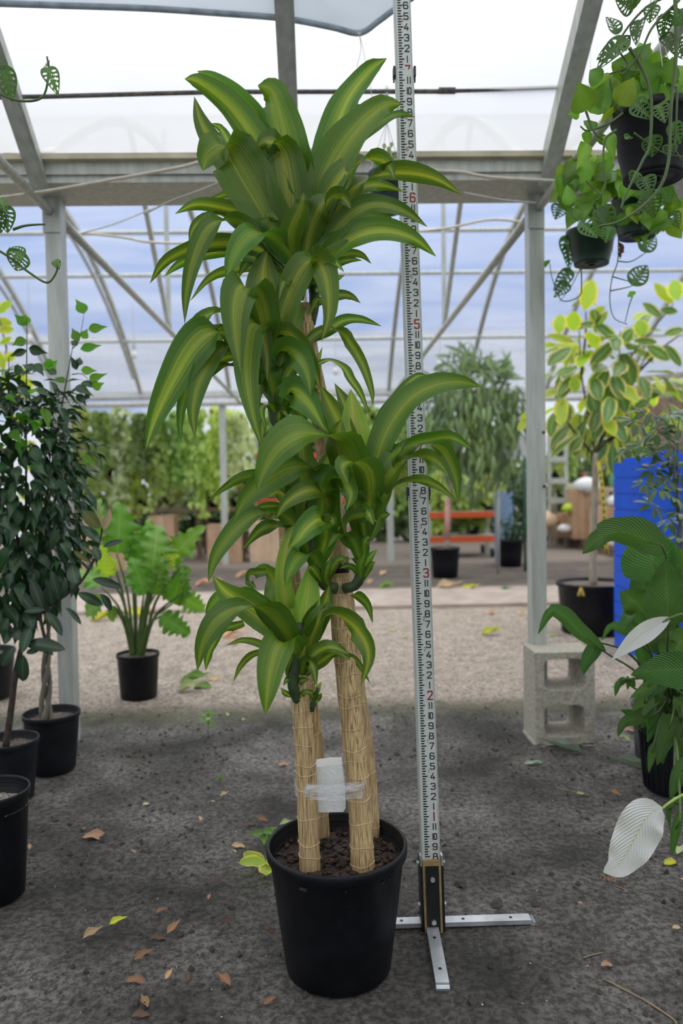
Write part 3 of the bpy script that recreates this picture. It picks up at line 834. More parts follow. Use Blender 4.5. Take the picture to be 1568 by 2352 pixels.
HD = [
 ('t', [(453, 163), (490, 183), (560, 240), (610, 320), (690, 560)], 46, 'n', .03), ('t', [(424, 181), (455, 187), (520, 235), (580, 310), (640, 400), (695, 560)], 60, 'n', -.02),
 ('t', [(592, 196), (625, 215), (655, 320), (680, 430), (692, 570)], 96, 'n', .02, (0, 0)), ('t', [(446, 222), (462, 280), (500, 345), (560, 430), (670, 560)], 48, 'n', .05),
 ('t', [(484, 283), (510, 300), (540, 360), (600, 460)], 24, 'g', .06), ('t', [(465, 392), (478, 358), (520, 340), (562, 400), (620, 500), (690, 610)], 104, 'n', -.05, (0, .2)),
 ('t', [(533, 322), (590, 365), (640, 450), (685, 570)], 62, 'd', .0), ('t', [(588, 338), (612, 326), (645, 345), (662, 430), (665, 500), (690, 590)], 84, 'd', -.05, (0, .2)),
 ('t', [(716, 374), (695, 350), (682, 380), (688, 470), (694, 560)], 58, 'n', .02), ('t', [(888, 134), (850, 160), (800, 225), (765, 310), (735, 410), (700, 580)], 66, 'n', .02, (0, .1)),
 ('t', [(838, 240), (812, 260), (785, 310), (750, 390), (705, 570)], 46, 'n', .04), ('t', [(922, 238), (880, 245), (820, 300), (770, 375), (735, 460), (702, 590)], 86, 'n', -.03, (0, .1)),
 ('t', [(953, 269), (915, 262), (870, 285), (800, 350), (720, 520)], 26, 'n', .06), ('t', [(906, 410), (888, 376), (845, 366), (790, 395), (745, 470), (702, 600)], 58, 'n', -.05, (0, .5)),
 ('t', [(1060, 447), (1000, 410), (930, 396), (860, 405), (800, 445), (740, 530), (705, 620)], 60, 'n', -.04, (.1, -.1)), ('t', [(926, 440), (880, 426), (840, 428), (790, 465), (715, 580)], 34, 'n', .05),
 ('t', [(836, 430), (805, 452), (760, 500), (710, 590)], 46, 'd', .0), ('t', [(806, 480), (785, 453), (745, 465), (712, 530), (700, 620)], 54, 'n', -.07, (0, .3)),
 ('t', [(981, 521), (930, 486), (870, 470), (810, 490), (745, 560), (705, 625)], 44, 'n', -.05), ('t', [(942, 562), (900, 520), (850, 497), (790, 515), (730, 580)], 36, 'n', .04),
 ('t', [(1001, 589), (950, 548), (890, 530), (830, 537), (770, 570), (712, 632)], 54, 'n', -.05), ('t', [(853, 606), (825, 584), (785, 588), (750, 608), (715, 645)], 24, 'n', .04),
 ('t', [(832, 598), (795, 598), (760, 614), (715, 650)], 20, 'd', .02), ('t', [(792, 632), (760, 646), (725, 670)], 18, 'n', .03), ('t', [(828, 696), (800, 679), (765, 681), (722, 700)], 22, 'n', .03),
 ('t', [(876, 749), (830, 734), (785, 738), (748, 762), (718, 778)], 26, 'n', .04), ('t', [(402, 491), (450, 470), (520, 480), (590, 502), (650, 555), (690, 610)], 44, 'g', -.02),
 ('t', [(433, 557), (447, 520), (490, 496), (540, 502), (610, 545), (680, 615)], 36, 'n', .02), ('t', [(344, 651), (378, 603), (440, 571), (520, 560), (600, 575), (682, 625)], 42, 'n', .02),
 ('t', [(377, 635), (415, 605), (480, 582), (560, 582), (672, 632)], 30, 'd', .04), ('t', [(424, 743), (428, 670), (447, 590), (480, 525), (530, 508), (605, 545), (684, 620)], 45, 'g', -.06),
 ('t', [(520, 656), (532, 600), (560, 550), (598, 535), (645, 560), (690, 625)], 56, 'g', -.09, (.4, 0)), ('t', [(436, 692), (480, 640), (530, 620), (600, 612), (682, 645)], 24, 'g', .05),
 ('t', [(697, 442), (690, 480), (668, 540), (680, 610)], 46, 'd', -.08), ('t', [(640, 505), (615, 500), (640, 560), (680, 630)], 40, 'd', -.06), ('t', [(560, 520), (600, 520), (650, 570), (688, 640)], 44, 'd', -.04),
 ('t', [(545, 640), (570, 600), (610, 590), (650, 610), (688, 650)], 36, 'd', .02), ('b', [(695, 620), (730, 540), (770, 500), (830, 500)], 40, 'd', .0), ('b', [(695, 640), (740, 570), (790, 545), (840, 530)], 36, 'd', -.03),
 ('b', [(690, 640), (700, 560), (712, 480), (735, 430)], 48, 'd', -.04), ('b', [(690, 640), (672, 560), (668, 470), (680, 400)], 50, 'd', .0), ('b', [(688, 640), (640, 570), (600, 520), (570, 470)], 50, 'd', .02),
 ('b', [(700, 660), (735, 610), (765, 600), (790, 625)], 22, 'd', -.05), ('b', [(690, 690), (700, 650), (725, 640), (738, 668)], 20, 'd', -.05), ('b', [(684, 690), (664, 655), (650, 650), (640, 690)], 20, 'd', -.04),
 ('b', [(712, 720), (728, 690), (742, 690)], 14, 'd', -.02), ('b', [(690, 600), (712, 520), (742, 470), (790, 440)], 50, 'n', .03), ('b', [(692, 590), (700, 500), (720, 420), (760, 350)], 55, 'l', .03),
 ('t', [(462, 468), (500, 452), (540, 445), (600, 480), (680, 580)], 18, 'n', .08),
]
for s in HD: dleaf(cD, s, 1.775)
HC = [
 ('t', [(612, 577), (605, 640), (617, 740), (632, 880)], 86, 'n', .0, (0, 0)), ('b', [(628, 880), (645, 740), (685, 635), (726, 594), (750, 640), (755, 720), (738, 783)], 62, 'n', -.07, (0, 1.0)),
 ('b', [(628, 880), (612, 770), (592, 690), (556, 662), (541, 712), (543, 785), (553, 858)], 78, 'n', -.10, (.2, 0)), ('b', [(626, 890), (618, 800), (602, 754), (575, 756), (566, 850), (578, 940), (602, 1030)], 64, 'g', -.09, (.3, 0)),
 ('t', [(398, 836), (425, 778), (470, 728), (520, 722), (580, 775), (628, 880)], 36, 'n', .03), ('t', [(335, 1029), (358, 955), (400, 868), (445, 795), (495, 764), (565, 795), (630, 885)], 80, 'n', -.05, (.2, 0)),
 ('t', [(408, 868), (440, 795), (500, 755), (560, 785), (625, 880)], 28, 'd', .0), ('t', [(448, 1008), (443, 940), (460, 870), (495, 815), (545, 800), (628, 890)], 50, 'n', -.03),
 ('t', [(416, 1018), (414, 960), (428, 900), (470, 835), (540, 812), (628, 895)], 30, 'n', .03), ('t', [(418, 880), (450, 835), (485, 790), (525, 768), (590, 810), (630, 890)], 46, 'n', .06),
 ('t', [(458, 895), (490, 852), (540, 842), (600, 872), (632, 905)], 28, 'd', .04), ('t', [(470, 860), (510, 825), (560, 825), (628, 890)], 24, 'd', .05),
 ('b', [(636, 890), (622, 835), (650, 804), (686, 818), (706, 860), (713, 911)], 60, 'g', -.10, (.3, 0)), ('b', [(630, 890), (618, 805), (648, 765), (690, 795), (720, 850), (736, 895)], 48, 'n', -.06),
 ('b', [(622, 880), (598, 790), (604, 762), (613, 820), (614, 874)], 36, 'd', -.06), ('b', [(690, 800), (728, 766), (765, 757), (795, 775), (830, 830), (852, 895), (856, 932)], 28, 'g', .02, (.3, .5)),
 ('b', [(722, 840), (755, 828), (788, 845), (806, 872), (828, 905), (850, 958)], 26, 'n', .03, (1.0, 0)), ('b', [(640, 935), (618, 860), (602, 800)], 44, 'd', -.03), ('b', [(645, 935), (660, 860), (692, 825)], 44, 'd', -.04),
 ('b', [(645, 945), (668, 900), (705, 925), (748, 990)], 66, 'd', -.06, (.3, 0)), ('b', [(640, 940), (675, 890), (720, 930), (760, 1010)], 40, 'd', -.02), ('b', [(635, 930), (605, 880), (590, 900), (592, 950)], 34, 'd', -.02),
 ('b', [(642, 960), (660, 925), (690, 950), (700, 1000)], 34, 'd', -.05), ('b', [(638, 960), (620, 930), (600, 940), (610, 985)], 22, 'd', -.03), ('b', [(648, 985), (640, 960), (650, 945), (668, 965)], 16, 'd', -.02),
 ('b', [(636, 900), (650, 820), (640, 740), (650, 690)], 56, 'd', .02), ('b', [(634, 900), (620, 800), (600, 720), (580, 700)], 56, 'n', .03), ('b', [(720, 868), (728, 835), (740, 797)], 12, 'l', .02), ('b', [(602, 960), (603, 985), (600, 1018)], 16, 'n', .0),
 ('b', [(690, 700), (672, 740), (650, 810), (640, 880)], 40, 'n', .0), ('b', [(655, 990), (690, 950), (720, 890), (700, 880)], 30, 'd', .02),
]
for s in HC: dleaf(cC, s, 1.765)
HB = [
 ('b', [(838, 1205), (818, 1100), (782, 1020), (735, 998), (682, 1000), (637, 1028), (606, 1078), (590, 1130)], 92, 'g', -.12, (.7, 0)), ('b', [(764, 1210), (748, 1115), (716, 1076), (660, 1077), (602, 1112), (562, 1150), (537, 1196)], 68, 'g', -.08, (.6, 0)),
 ('t', [(692, 963), (694, 1040), (702, 1130), (714, 1260)], 56, 'n', -.03, (0, 0)), ('b', [(722, 1250), (748, 1165), (734, 1130), (697, 1130), (657, 1155), (633, 1191)], 46, 'g', -.10, (.5, .1)),
 ('b', [(722, 1275), (736, 1185), (747, 1112), (767, 1097), (790, 1105), (806, 1135), (794, 1174)], 62, 'g', -.11, (0, .2)), ('b', [(834, 1225), (850, 1140), (843, 1085), (812, 1062), (786, 1073), (800, 1114)], 62, 'g', -.10, (0, .2)),
 ('t', [(478, 1337), (497, 1275), (545, 1212), (600, 1180), (660, 1190), (712, 1265)], 50, 'g', -.05), ('b', [(712, 1285), (692, 1230), (652, 1211), (602, 1215), (555, 1263)], 44, 'g', .0, (.3, 0)),
 ('t', [(683, 1203), (666, 1230), (652, 1300), (655, 1390), (672, 1440)], 36, 'l', -.04), ('b', [(728, 1295), (748, 1232), (735, 1193), (706, 1210), (682, 1240), (661, 1259)], 56, 'n', -.11, (.2, 0)),
 ('b', [(690, 1160), (632, 1102), (580, 1092), (530, 1110), (478, 1150)], 28, 'g', .04), ('b', [(700, 1195), (642, 1166), (600, 1166), (563, 1187)], 20, 'g', .02), ('b', [(716, 1245), (682, 1165), (642, 1130), (612, 1142)], 42, 'n', .02),
 ('b', [(742, 1335), (722, 1282), (690, 1275), (666, 1310), (655, 1348)], 42, 'd', -.06), ('b', [(750, 1340), (758, 1312), (780, 1285), (802, 1292)], 24, 'd', -.05), ('b', [(720, 1255), (742, 1155), (748, 1080), (762, 1030)], 58, 'd', .0),
 ('b', [(715, 1255), (726, 1150), (722, 1060)], 46, 'd', .01), ('b', [(722, 1300), (708, 1200), (672, 1110), (676, 1070)], 44, 'g', .03), ('b', [(725, 1300), (740, 1220), (760, 1190), (770, 1230)], 30, 'd', -.05), ('b', [(730, 1310), (700, 1250), (690, 1240), (680, 1270)], 24, 'd', -.03),
 ('t', [(805, 894), (812, 960), (822, 1050), (832, 1170)], 64, 'l', .0, (0, 0)), ('t', [(735, 884), (758, 930), (788, 990), (815, 1080), (830, 1180)], 56, 'g', .03), ('t', [(768, 880), (792, 930), (812, 1000), (828, 1110)], 40, 'n', .05),
 ('t', [(784, 962), (776, 1005), (790, 1060), (818, 1160)], 60, 'n', -.05, (0, .1)), ('t', [(1104, 888), (1060, 878), (1000, 884), (940, 918), (890, 985), (860, 1070), (840, 1190)], 62, 'n', -.05, (.1, 0)),
 ('t', [(986, 864), (955, 866), (915, 910), (870, 975), (845, 1090)], 26, 'n', .04), ('t', [(1083, 1031), (1040, 1006), (990, 1010), (930, 1028), (882, 1075), (848, 1180)], 48, 'n', -.06),
 ('b', [(845, 1195), (862, 1100), (890, 1045), (935, 1018)], 48, 'g', .0, (0, .6)), ('t', [(1030, 1091), (1000, 1057), (960, 1050), (912, 1070), (870, 1130), (842, 1215)], 48, 'g', -.07), ('t', [(1052, 1156), (1046, 1095), (1020, 1038), (980, 1020), (925, 1040), (858, 1160)], 46, 'n', .0),
 ('t', [(1052, 1154), (1000, 1113), (950, 1105), (900, 1122), (857, 1182), (840, 1235)], 34, 'n', -.05), ('b', [(834, 1265), (795, 1232), (802, 1196), (840, 1184), (868, 1200)], 40, 'd', -.08, (.4, 0)), ('t', [(896, 1180), (872, 1190), (845, 1240)], 28, 'g', .02),
 ('b', [(838, 1240), (832, 1180), (845, 1178), (858, 1206)], 32, 'g', -.08), ('b', [(836, 1225), (848, 1150), (852, 1080)], 52, 'd', -.04), ('b', [(832, 1300), (808, 1240), (775, 1228), (752, 1258)], 28, 'd', -.05), ('b', [(836, 1250), (815, 1160), (800, 1130)], 44, 'd', -.02),
 ('b', [(830, 1310), (815, 1285), (795, 1285), (785, 1298)], 12, 'd', -.03), ('b', [(826, 1325), (812, 1305), (795, 1300), (780, 1306)], 14, 'd', -.04), ('b', [(836, 1320), (846, 1285), (866, 1262)], 18, 'd', -.03), ('b', [(834, 1330), (850, 1300), (862, 1290)], 14, 'd', -.03),
 ('b', [(828, 1335), (828, 1300), (838, 1270)], 20, 'd', -.04), ('b', [(838, 1290), (836, 1250), (848, 1230)], 22, 'd', -.03), ('b', [(745, 1345), (720, 1310), (708, 1300)], 20, 'd', -.03), ('b', [(756, 1352), (748, 1320), (760, 1280)], 22, 'd', -.04), ('b', [(838, 1200), (870, 1110), (880, 1010), (910, 960)], 30, 'n', .06),
]
for s in HB: dleaf(cB, s, 1.705)
HA = [
 ('t', [(664, 1286), (655, 1350), (662, 1430), (676, 1500)], 42, 'l', .02, (0, 0)), ('t', [(712, 1292), (708, 1360), (695, 1440), (686, 1520)], 62, 'l', .0, (0, 0)), ('t', [(489, 1323), (520, 1360), (575, 1395), (630, 1440), (676, 1505)], 62, 'n', .0, (.1, .1)),
 ('b', [(680, 1520), (655, 1450), (610, 1402), (555, 1398), (500, 1425), (465, 1480), (453, 1541)], 68, 'n', -.08, (.5, 0)), ('t', [(473, 1428), (484, 1392), (515, 1365), (565, 1362), (620, 1402), (672, 1490)], 36, 'g', .05), ('t', [(577, 1312), (612, 1313), (637, 1352), (652, 1425), (676, 1505)], 60, 'g', .05, (.2, .4)),
 ('t', [(588, 1350), (572, 1335), (580, 1318), (612, 1313)], 26, 'n', .0), ('b', [(684, 1525), (672, 1487), (640, 1480), (622, 1530), (614, 1590), (609, 1642)], 66, 'n', -.10, (.4, 0)), ('t', [(535, 1567), (558, 1522), (600, 1500), (670, 1530)], 18, 'd', .0), ('t', [(520, 1482), (560, 1470), (605, 1482), (670, 1525)], 17, 'd', .06),
 ('b', [(690, 1525), (718, 1440), (745, 1392), (756, 1340)], 50, 'd', .02), ('b', [(690, 1535), (716, 1465), (742, 1418), (752, 1380)], 34, 'n', -.03), ('b', [(698, 1525), (722, 1442), (752, 1412), (792, 1422), (832, 1462), (846, 1512), (828, 1577)], 54, 'n', -.10, (.8, 0)),
 ('b', [(690, 1545), (722, 1502), (762, 1486), (802, 1502)], 34, 'd', -.06), ('b', [(690, 1555), (732, 1522), (772, 1500), (806, 1517)], 26, 'd', -.08), ('b', [(700, 1490), (760, 1392), (806, 1366), (842, 1387), (856, 1432)], 30, 'g', .12),
 ('b', [(684, 1570), (700, 1522), (718, 1530), (727, 1576)], 28, 'd', -.06), ('b', [(676, 1580), (662, 1560), (650, 1575)], 14, 'd', -.02), ('b', [(680, 1590), (690, 1565), (712, 1560)], 16, 'd', -.03), ('b', [(672, 1600), (655, 1592), (645, 1580)], 12, 'd', -.02), ('b', [(680, 1608), (700, 1590), (720, 1592)], 12, 'd', -.03),
 ('b', [(722, 1605), (728, 1585), (738, 1566)], 13, 'l', -.01), ('b', [(720, 1610), (714, 1592), (706, 1583)], 12, 'n', -.02), ('b', [(722, 1615), (732, 1602), (739, 1592)], 11, 'd', -.01), ('b', [(718, 1632), (722, 1612), (734, 1610)], 13, 'd', -.02), ('b', [(715, 1635), (710, 1628), (716, 1612)], 12, 'd', -.02),
 ('b', [(680, 1580), (672, 1530), (668, 1490)], 36, 'd', -.02), ('b', [(686, 1570), (692, 1520), (702, 1480)], 40, 'n', -.03), ('b', [(684, 1540), (660, 1480), (640, 1450)], 50, 'd', .03), ('b', [(690, 1550), (705, 1480), (720, 1440)], 46, 'n', -.01), ('t', [(472, 1540), (480, 1500), (510, 1450), (560, 1430)], 26, 'n', .04), ('b', [(790, 1500), (820, 1520), (850, 1570)], 14, 'd', .05),
]
for s in HA: dleaf(cA, s, 1.695)

# ------------------------------------------------------------------ foam block and clear tape between the canes
foam = plain('white_foam', (0.78, 0.80, 0.78), 0.8, nscale=120, amt=0.06, bump=0.3, bscale=200)
def quad_block(px, Y, th):
    f = [at(x, y, Y) for x, y in px]; b = [p + V((0, th, 0)) for p in f]
    n = len(f)
    return MB().add(f + b, [tuple(range(n))] + [tuple(range(2 * n - 1, n - 1, -1))] + [(i, n + i, n + (i + 1) % n, (i + 1) % n) for i in range(n)])
solo('foam_block', quad_block([(723, 1861), (732, 1866), (788, 1865), (794, 1855), (792, 1800), (786, 1757), (760, 1757), (728, 1762), (716, 1780), (719, 1820)][::-1], 1.715, 0.05), foam, 'white foam block wedged between the canes above the black pot', 'foam block')
m, nt, out = newmat('clear_tape')
gl = N(nt, 'ShaderNodeBsdfPrincipled'); gl.inputs['Base Color'].default_value = (0.85, 0.88, 0.9, 1); gl.inputs['Roughness'].default_value = 0.18
tp_ = N(nt, 'ShaderNodeBsdfTransparent'); mx_ = N(nt, 'ShaderNodeMixShader')
tcn = N(nt, 'ShaderNodeTexCoord'); nzz = N(nt, 'ShaderNodeTexNoise', Scale=60.0, Detail=5.0, Distortion=1.5); mpp_ = N(nt, 'ShaderNodeMapping'); mpp_.inputs['Scale'].default_value = (0.4, 0.4, 2.0)
nt.links.new(tcn.outputs['Object'], mpp_.inputs[0]); nt.links.new(mpp_.outputs[0], nzz.inputs['Vector'])
nt.links.new(ramp(nt, nzz.outputs['Fac'], [(0.40, g3(0.10)), (0.66, g3(0.62))]), mx_.inputs[0])
nt.links.new(tp_.outputs[0], mx_.inputs[1]); nt.links.new(gl.outputs[0], mx_.inputs[2]); nt.links.new(mx_.outputs[0], out.inputs[0])
def wrap(cx0, cx1, y0, y1, Yf, Yb, sag, n=28):
    mb = MB()
    a, b = at(cx0, (y0 + y1) / 2, Yf), at(cx1, (y0 + y1) / 2, Yf)
    zt, zb = at((cx0 + cx1) / 2, y0, Yf).z, at((cx0 + cx1) / 2, y1, Yf).z
    for i in range(n + 1):
        q = 2 * PI * i / n
        c = math.cos(q); s = math.sin(q)
        x = (a.x + b.x) / 2 + (b.x - a.x) / 2 * (abs(c) ** 0.5) * (1 if c > 0 else -1)
        y = (Yf + Yb) / 2 + (Yb - Yf) / 2 * (abs(s) ** 0.4) * (1 if s > 0 else -1)
        w = sag * math.sin(i * 2.3)
        mb.v += [V((x, y, zb + w)), V((x, y, (zb + zt) / 2)) + V((0, -0.0015 * math.sin(i * 3.1), 0)), V((x, y, zt + w))]
    mb.f = [(i * 3 + k, i * 3 + 3 + k, i * 3 + 4 + k, i * 3 + 1 + k) for i in range(n) for k in range(2)]
    return mb
wt = thing('clear_tape', at(770, 1835, 1.67), 'crumpled clear plastic tape wrapped around canes and white foam', 'tape')
part('tape_band', wrap(673, 847, 1800, 1838, 1.672, 1.885, 0.002), m, wt, True)
part('tape_band', wrap(676, 846, 1806, 1822, 1.669, 1.888, 0.004), m, wt, True)

# ================================================================== the measuring rod
RB = V((0.2593, 1.8820, -0.0133)); RA = V((-0.0203, 0.0010, 1.0))
white_rod = plain('rod_enamel', (0.60, 0.64, 0.60), 0.4, nscale=8, amt=0.07, spec=0.4)
ink = plain('black_ink', (0.012, 0.013, 0.016), 0.5)
red_ink = plain('red_ink', (0.30, 0.005, 0.010), 0.5)
rail_m = plain('rod_rail', (0.45, 0.49, 0.46), 0.45, amt=0.1)
IN = 0.0254
def rp(inch, u, out=0.0):           # place on the rod: height in inches, u metres right of its middle, out towards the viewer
    return RB + RA * (inch * IN) + V((u, 0, 0)) - V((0, out, 0))
ROD = thing('measuring_rod', V((RB.x, RB.y, 0)), 'tall white graduated measuring rod beside the black pot', 'measuring rod')
RW = {0: 0.0235, 1: 0.0215, 2: 0.0200}          # half widths of the telescoping sections
FY = 0.016
def rod_half(i):
    return RW[0] if i < 44.2 else RW[1] if i < 84 else RW[2]
for k, (i0, i1) in enumerate(((3.0, 44.3), (44.0, 84.0), (83.6, 100.0))):
    w = RW[k]; d = FY - 0.0018 * k
    mb = MB(); a, b = rp(i0, 0, 0), rp(i1, 0, 0)
    for p in (a, b):
        mb.v += [p + V((-w, d, 0)), p + V((-w, -d, 0)), p + V((w, -d, 0)), p + V((w, d, 0))]
    mb.f = [(0, 1, 5, 4), (1, 2, 6, 5), (2, 3, 7, 6), (3, 0, 4, 7), (3, 2, 1, 0), (4, 5, 6, 7)]
    part('rod_section', mb, white_rod, ROD)
    mb = MB()
    for sx in (-1, 1):
        mb.bar(rp(i0, sx * (w - 0.0016), d), rp(i1, sx * (w - 0.0016), d), 0.0026, 0.0022, (0, 1, 0))
    part('rail', mb, rail_m, ROD)
def sec(i):
    return 0 if i < 44.2 else 1 if i < 84 else 2
tick = MB()
q = 8.0
while q < 99.9:
    k = sec(q); w = RW[k]; o = FY - 0.0018 * k + 0.0006
    u0 = -w + 0.0085 - (0.0 if k == 0 else 0.001)
    fr = round((q % 1.0) * 4)
    ln = {0: 0.0140, 1: 0.0078, 2: 0.0108, 3: 0.0078}[fr]
    h = 0.062
    flag = 0.0030 if fr in (0, 2) else 0.0
    tick.add([rp(q - h, u0, o), rp(q - h, u0 + ln - flag, o), rp(q + h, u0 + ln, o), rp(q + h, u0, o)], [(0, 1, 2, 3)])
    q += 0.25
part('tick_marks', tick, ink, ROD)
# digits as strokes on a 4 x 6 cell
DIG = {'0': [[(0, 1), (0, 5), (1, 6), (3, 6), (4, 5), (4, 1), (3, 0), (1, 0), (0, 1)]], '1': [[(2, 0), (2, 6)]], '2': [[(0, 5), (0.6, 6), (3.4, 6), (4, 5.3), (4, 4), (0, 0), (4, 0)]],
       '3': [[(0, 5.2), (0.5, 6), (3.3, 6), (4, 5.3), (4, 3.7), (3.3, 3.1), (1.6, 3.1)], [(3.3, 3.1), (4, 2.4), (4, 0.7), (3.3, 0), (0.5, 0), (0, 0.8)]], '4': [[(2.6, 6), (0, 1.6), (4, 1.6)], [(3.0, 3.2), (3.0, 0)]],
       '5': [[(4, 6), (0.2, 6), (0.2, 3.4), (3.3, 3.4), (4, 2.7), (4, 0.7), (3.3, 0), (0.7, 0), (0, 0.8)]], '6': [[(4, 5.2), (3.4, 6), (0.7, 6), (0, 5.3), (0, 0.7), (0.7, 0), (3.3, 0), (4, 0.7), (4, 2.6), (3.3, 3.3), (0, 3.3)]],
       '7': [[(0, 6), (4, 6), (1.3, 0)]], '8': [[(0.7, 3.1), (0.2, 3.8), (0.2, 5.3), (0.8, 6), (3.2, 6), (3.8, 5.3), (3.8, 3.8), (3.3, 3.1), (0.7, 3.1), (0, 2.4), (0, 0.7), (0.7, 0), (3.3, 0), (4, 0.7), (4, 2.4), (3.3, 3.1)]],
       '9': [[(0, 0.8), (0.6, 0), (3.3, 0), (4, 0.7), (4, 5.3), (3.3, 6), (0.7, 6), (0, 5.3), (0, 3.5), (0.7, 2.8), (4, 2.8)]], '11': [[(0.9, 0), (0.9, 6)], [(3.4, 0), (3.4, 6)]], '10': [[(0.2, 0), (0.2, 6)], [(1.5, 0.8), (1.5, 5.3), (2.1, 6), (3.4, 6), (4, 5.3), (4, 0.8), (3.4, 0), (2.1, 0), (1.5, 0.8)]]}
def numeral(txt, inch, uc, w, h, th, mat, name='numeral'):
    k = sec(inch); o = FY - 0.0018 * k + 0.0008
    mb = MB()
    for st in DIG[txt]:
        P = [(uc + (x - 2) / 4 * w, (y - 3) / 6 * h) for x, y in st]
        for i in range(len(P) - 1):
            (x0, y0), (x1, y1) = P[i], P[i + 1]
            d = math.hypot(x1 - x0, y1 - y0); ex, ey = (x1 - x0) / d * th * 0.45, (y1 - y0) / d * th * 0.45
            nx, ny = -(y1 - y0) / d * th / 2, (x1 - x0) / d * th / 2
            c = [(x0 - ex + nx, y0 - ey + ny), (x0 - ex - nx, y0 - ey - ny), (x1 + ex - nx, y1 + ey - ny), (x1 + ex + nx, y1 + ey + ny)]
            oo = o + 0.00003 * i
            mb.add([rp(inch, x, oo) + RA * y for x, y in c], [(3, 2, 1, 0)])
    part(name, mb, mat, ROD)
for i in range(8, 96):
    w = rod_half(i); uc = w - 0.0125
    f, n = divmod(i, 12)
    if n == 0:
        numeral(str(f), i, uc, 0.0108, 0.0205, 0.0030, red_ink, 'foot_numeral')
    else:
        numeral(str(n), i, uc, 0.0100 if n != 10 else 0.0095, 0.0150, 0.0024, ink)
    if f >= 1 and n in (4, 7) :
        pass
for i, t in ((16.55, '1'), (19.55, '1'), (28.55, '2'), (31.55, '2'), (40.55, '3'), (43.55, '3'), (52.55, '4'), (55.55, '4'), (64.55, '5'), (67.55, '5'), (76.55, '6'), (79.55, '6'), (88.55, '7')):
    numeral(t, i, rod_half(i) - 0.0215, 0.0042, 0.0085, 0.0009, red_ink, 'small_numeral')
clip_m = plain('clip_plastic', (0.03, 0.032, 0.034), 0.5)
for i, k in ((43.9, 0), (83.9, 1)):
    for sx in (-1, 1):
        p = rp(i, sx * (RW[k] + 0.003), 0.004)
        part('clip', MB().box(p, (0.0055, 0.022, 0.022)), clip_m, ROD)
        part('clip_tooth', MB().box(p + V((sx * 0.001, 0, -0.016)), (0.003, 0.008, 0.012)), clip_m, ROD)
# bracket, bolts and feet
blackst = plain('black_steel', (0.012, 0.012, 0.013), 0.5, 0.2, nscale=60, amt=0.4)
brass = plain('worn_wood_edge', (0.36, 0.25, 0.11), 0.5, 0.15, nscale=30, amt=0.3)
alu = plain('scuffed_aluminium', (0.44, 0.46, 0.48), 0.38, 0.5, nscale=14, amt=0.3, bump=0.06)
zinc = plain('zinc_bolt', (0.50, 0.51, 0.50), 0.4, 0.5)
def rb(i0, i1, u0, u1, o0, o1, name, mat):
    a, b = rp(i0, 0, 0), rp(i1, 0, 0)
    mb = MB()
    for p in (a, b):
        mb.v += [p + V((u0, -o0, 0)), p + V((u0, -o1, 0)), p + V((u1, -o1, 0)), p + V((u1, -o0, 0))]
    mb.f = [(0, 1, 5, 4), (1, 2, 6, 5), (2, 3, 7, 6), (3, 0, 4, 7), (3, 2, 1, 0), (4, 5, 6, 7)]
    return part(name, mb, mat, ROD)
rb(0.55, 7.75, -0.0225, 0.0225, 0.017, 0.026, 'front_board', brass)
rb(0.75, 7.25, -0.0165, 0.0165, 0.026, 0.0295, 'front_plate', blackst)
rb(0.55, 7.75, -0.0295, -0.0238, -0.022, 0.022, 'side_plate', blackst)
rb(0.55, 7.75, 0.0238, 0.0295, -0.022, 0.022, 'side_plate', blackst)
rb(0.55, 7.75, -0.0225, 0.0225, -0.03, -0.017, 'back_board', brass)
rb(7.2, 8.2, -0.0285, -0.0240, 0.004, 0.024, 'plate_tab', alu)
rb(7.2, 8.2, 0.0240, 0.0285, 0.004, 0.024, 'plate_tab', alu)
def bolt(p, ax, nm='bolt'):
    part(nm, MB().tube([p, p + ax * 0.006], 0.0062, 6), zinc, ROD)
for i in (6.0, 1.75): bolt(rp(i, 0, 0.0293), V((0, -1, 0)))
for i in (7.2, 3.0):
    bolt(rp(i, -0.0293, 0.006), V((-1, 0, 0))); bolt(rp(i, 0.0293, 0.006), V((1, 0, 0)))
def foot(a, b, w, name='foot'):
    f = part(name, MB().bar(a, b, w, 0.011), alu, ROD)
    d = (V(b) - V(a)).normalized()
    part('foot_end', MB().bar(V(b) - V((0, 0, 0.004)), V(b) + d * 0.008 - V((0, 0, 0.008)), w, 0.014), alu, ROD)
    L_ = (V(b) - V(a)).length
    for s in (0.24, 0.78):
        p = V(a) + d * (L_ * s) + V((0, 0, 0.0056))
        part('screw_hole_disc', MB().tube([p - V((0, 0, 0.003)), p + V((0, 0, 0.0006))], 0.0042, 8), blackst, f)  # black disc stands in for the dark of a countersunk hole
gz = 0.012
fr_ = on(1016, 2262, gz)
foot((RB.x - 0.004, RB.y - 0.02, gz), (fr_.x, fr_.y, gz), 0.030)
rt_ = on(1226, 2130, gz)
foot((RB.x + 0.024, RB.y + 0.004, gz), (rt_.x, RB.y + 0.004, gz), 0.030)
foot((RB.x - 0.024, RB.y + 0.004, gz), (RB.x - 0.25, RB.y + 0.004, gz), 0.030)

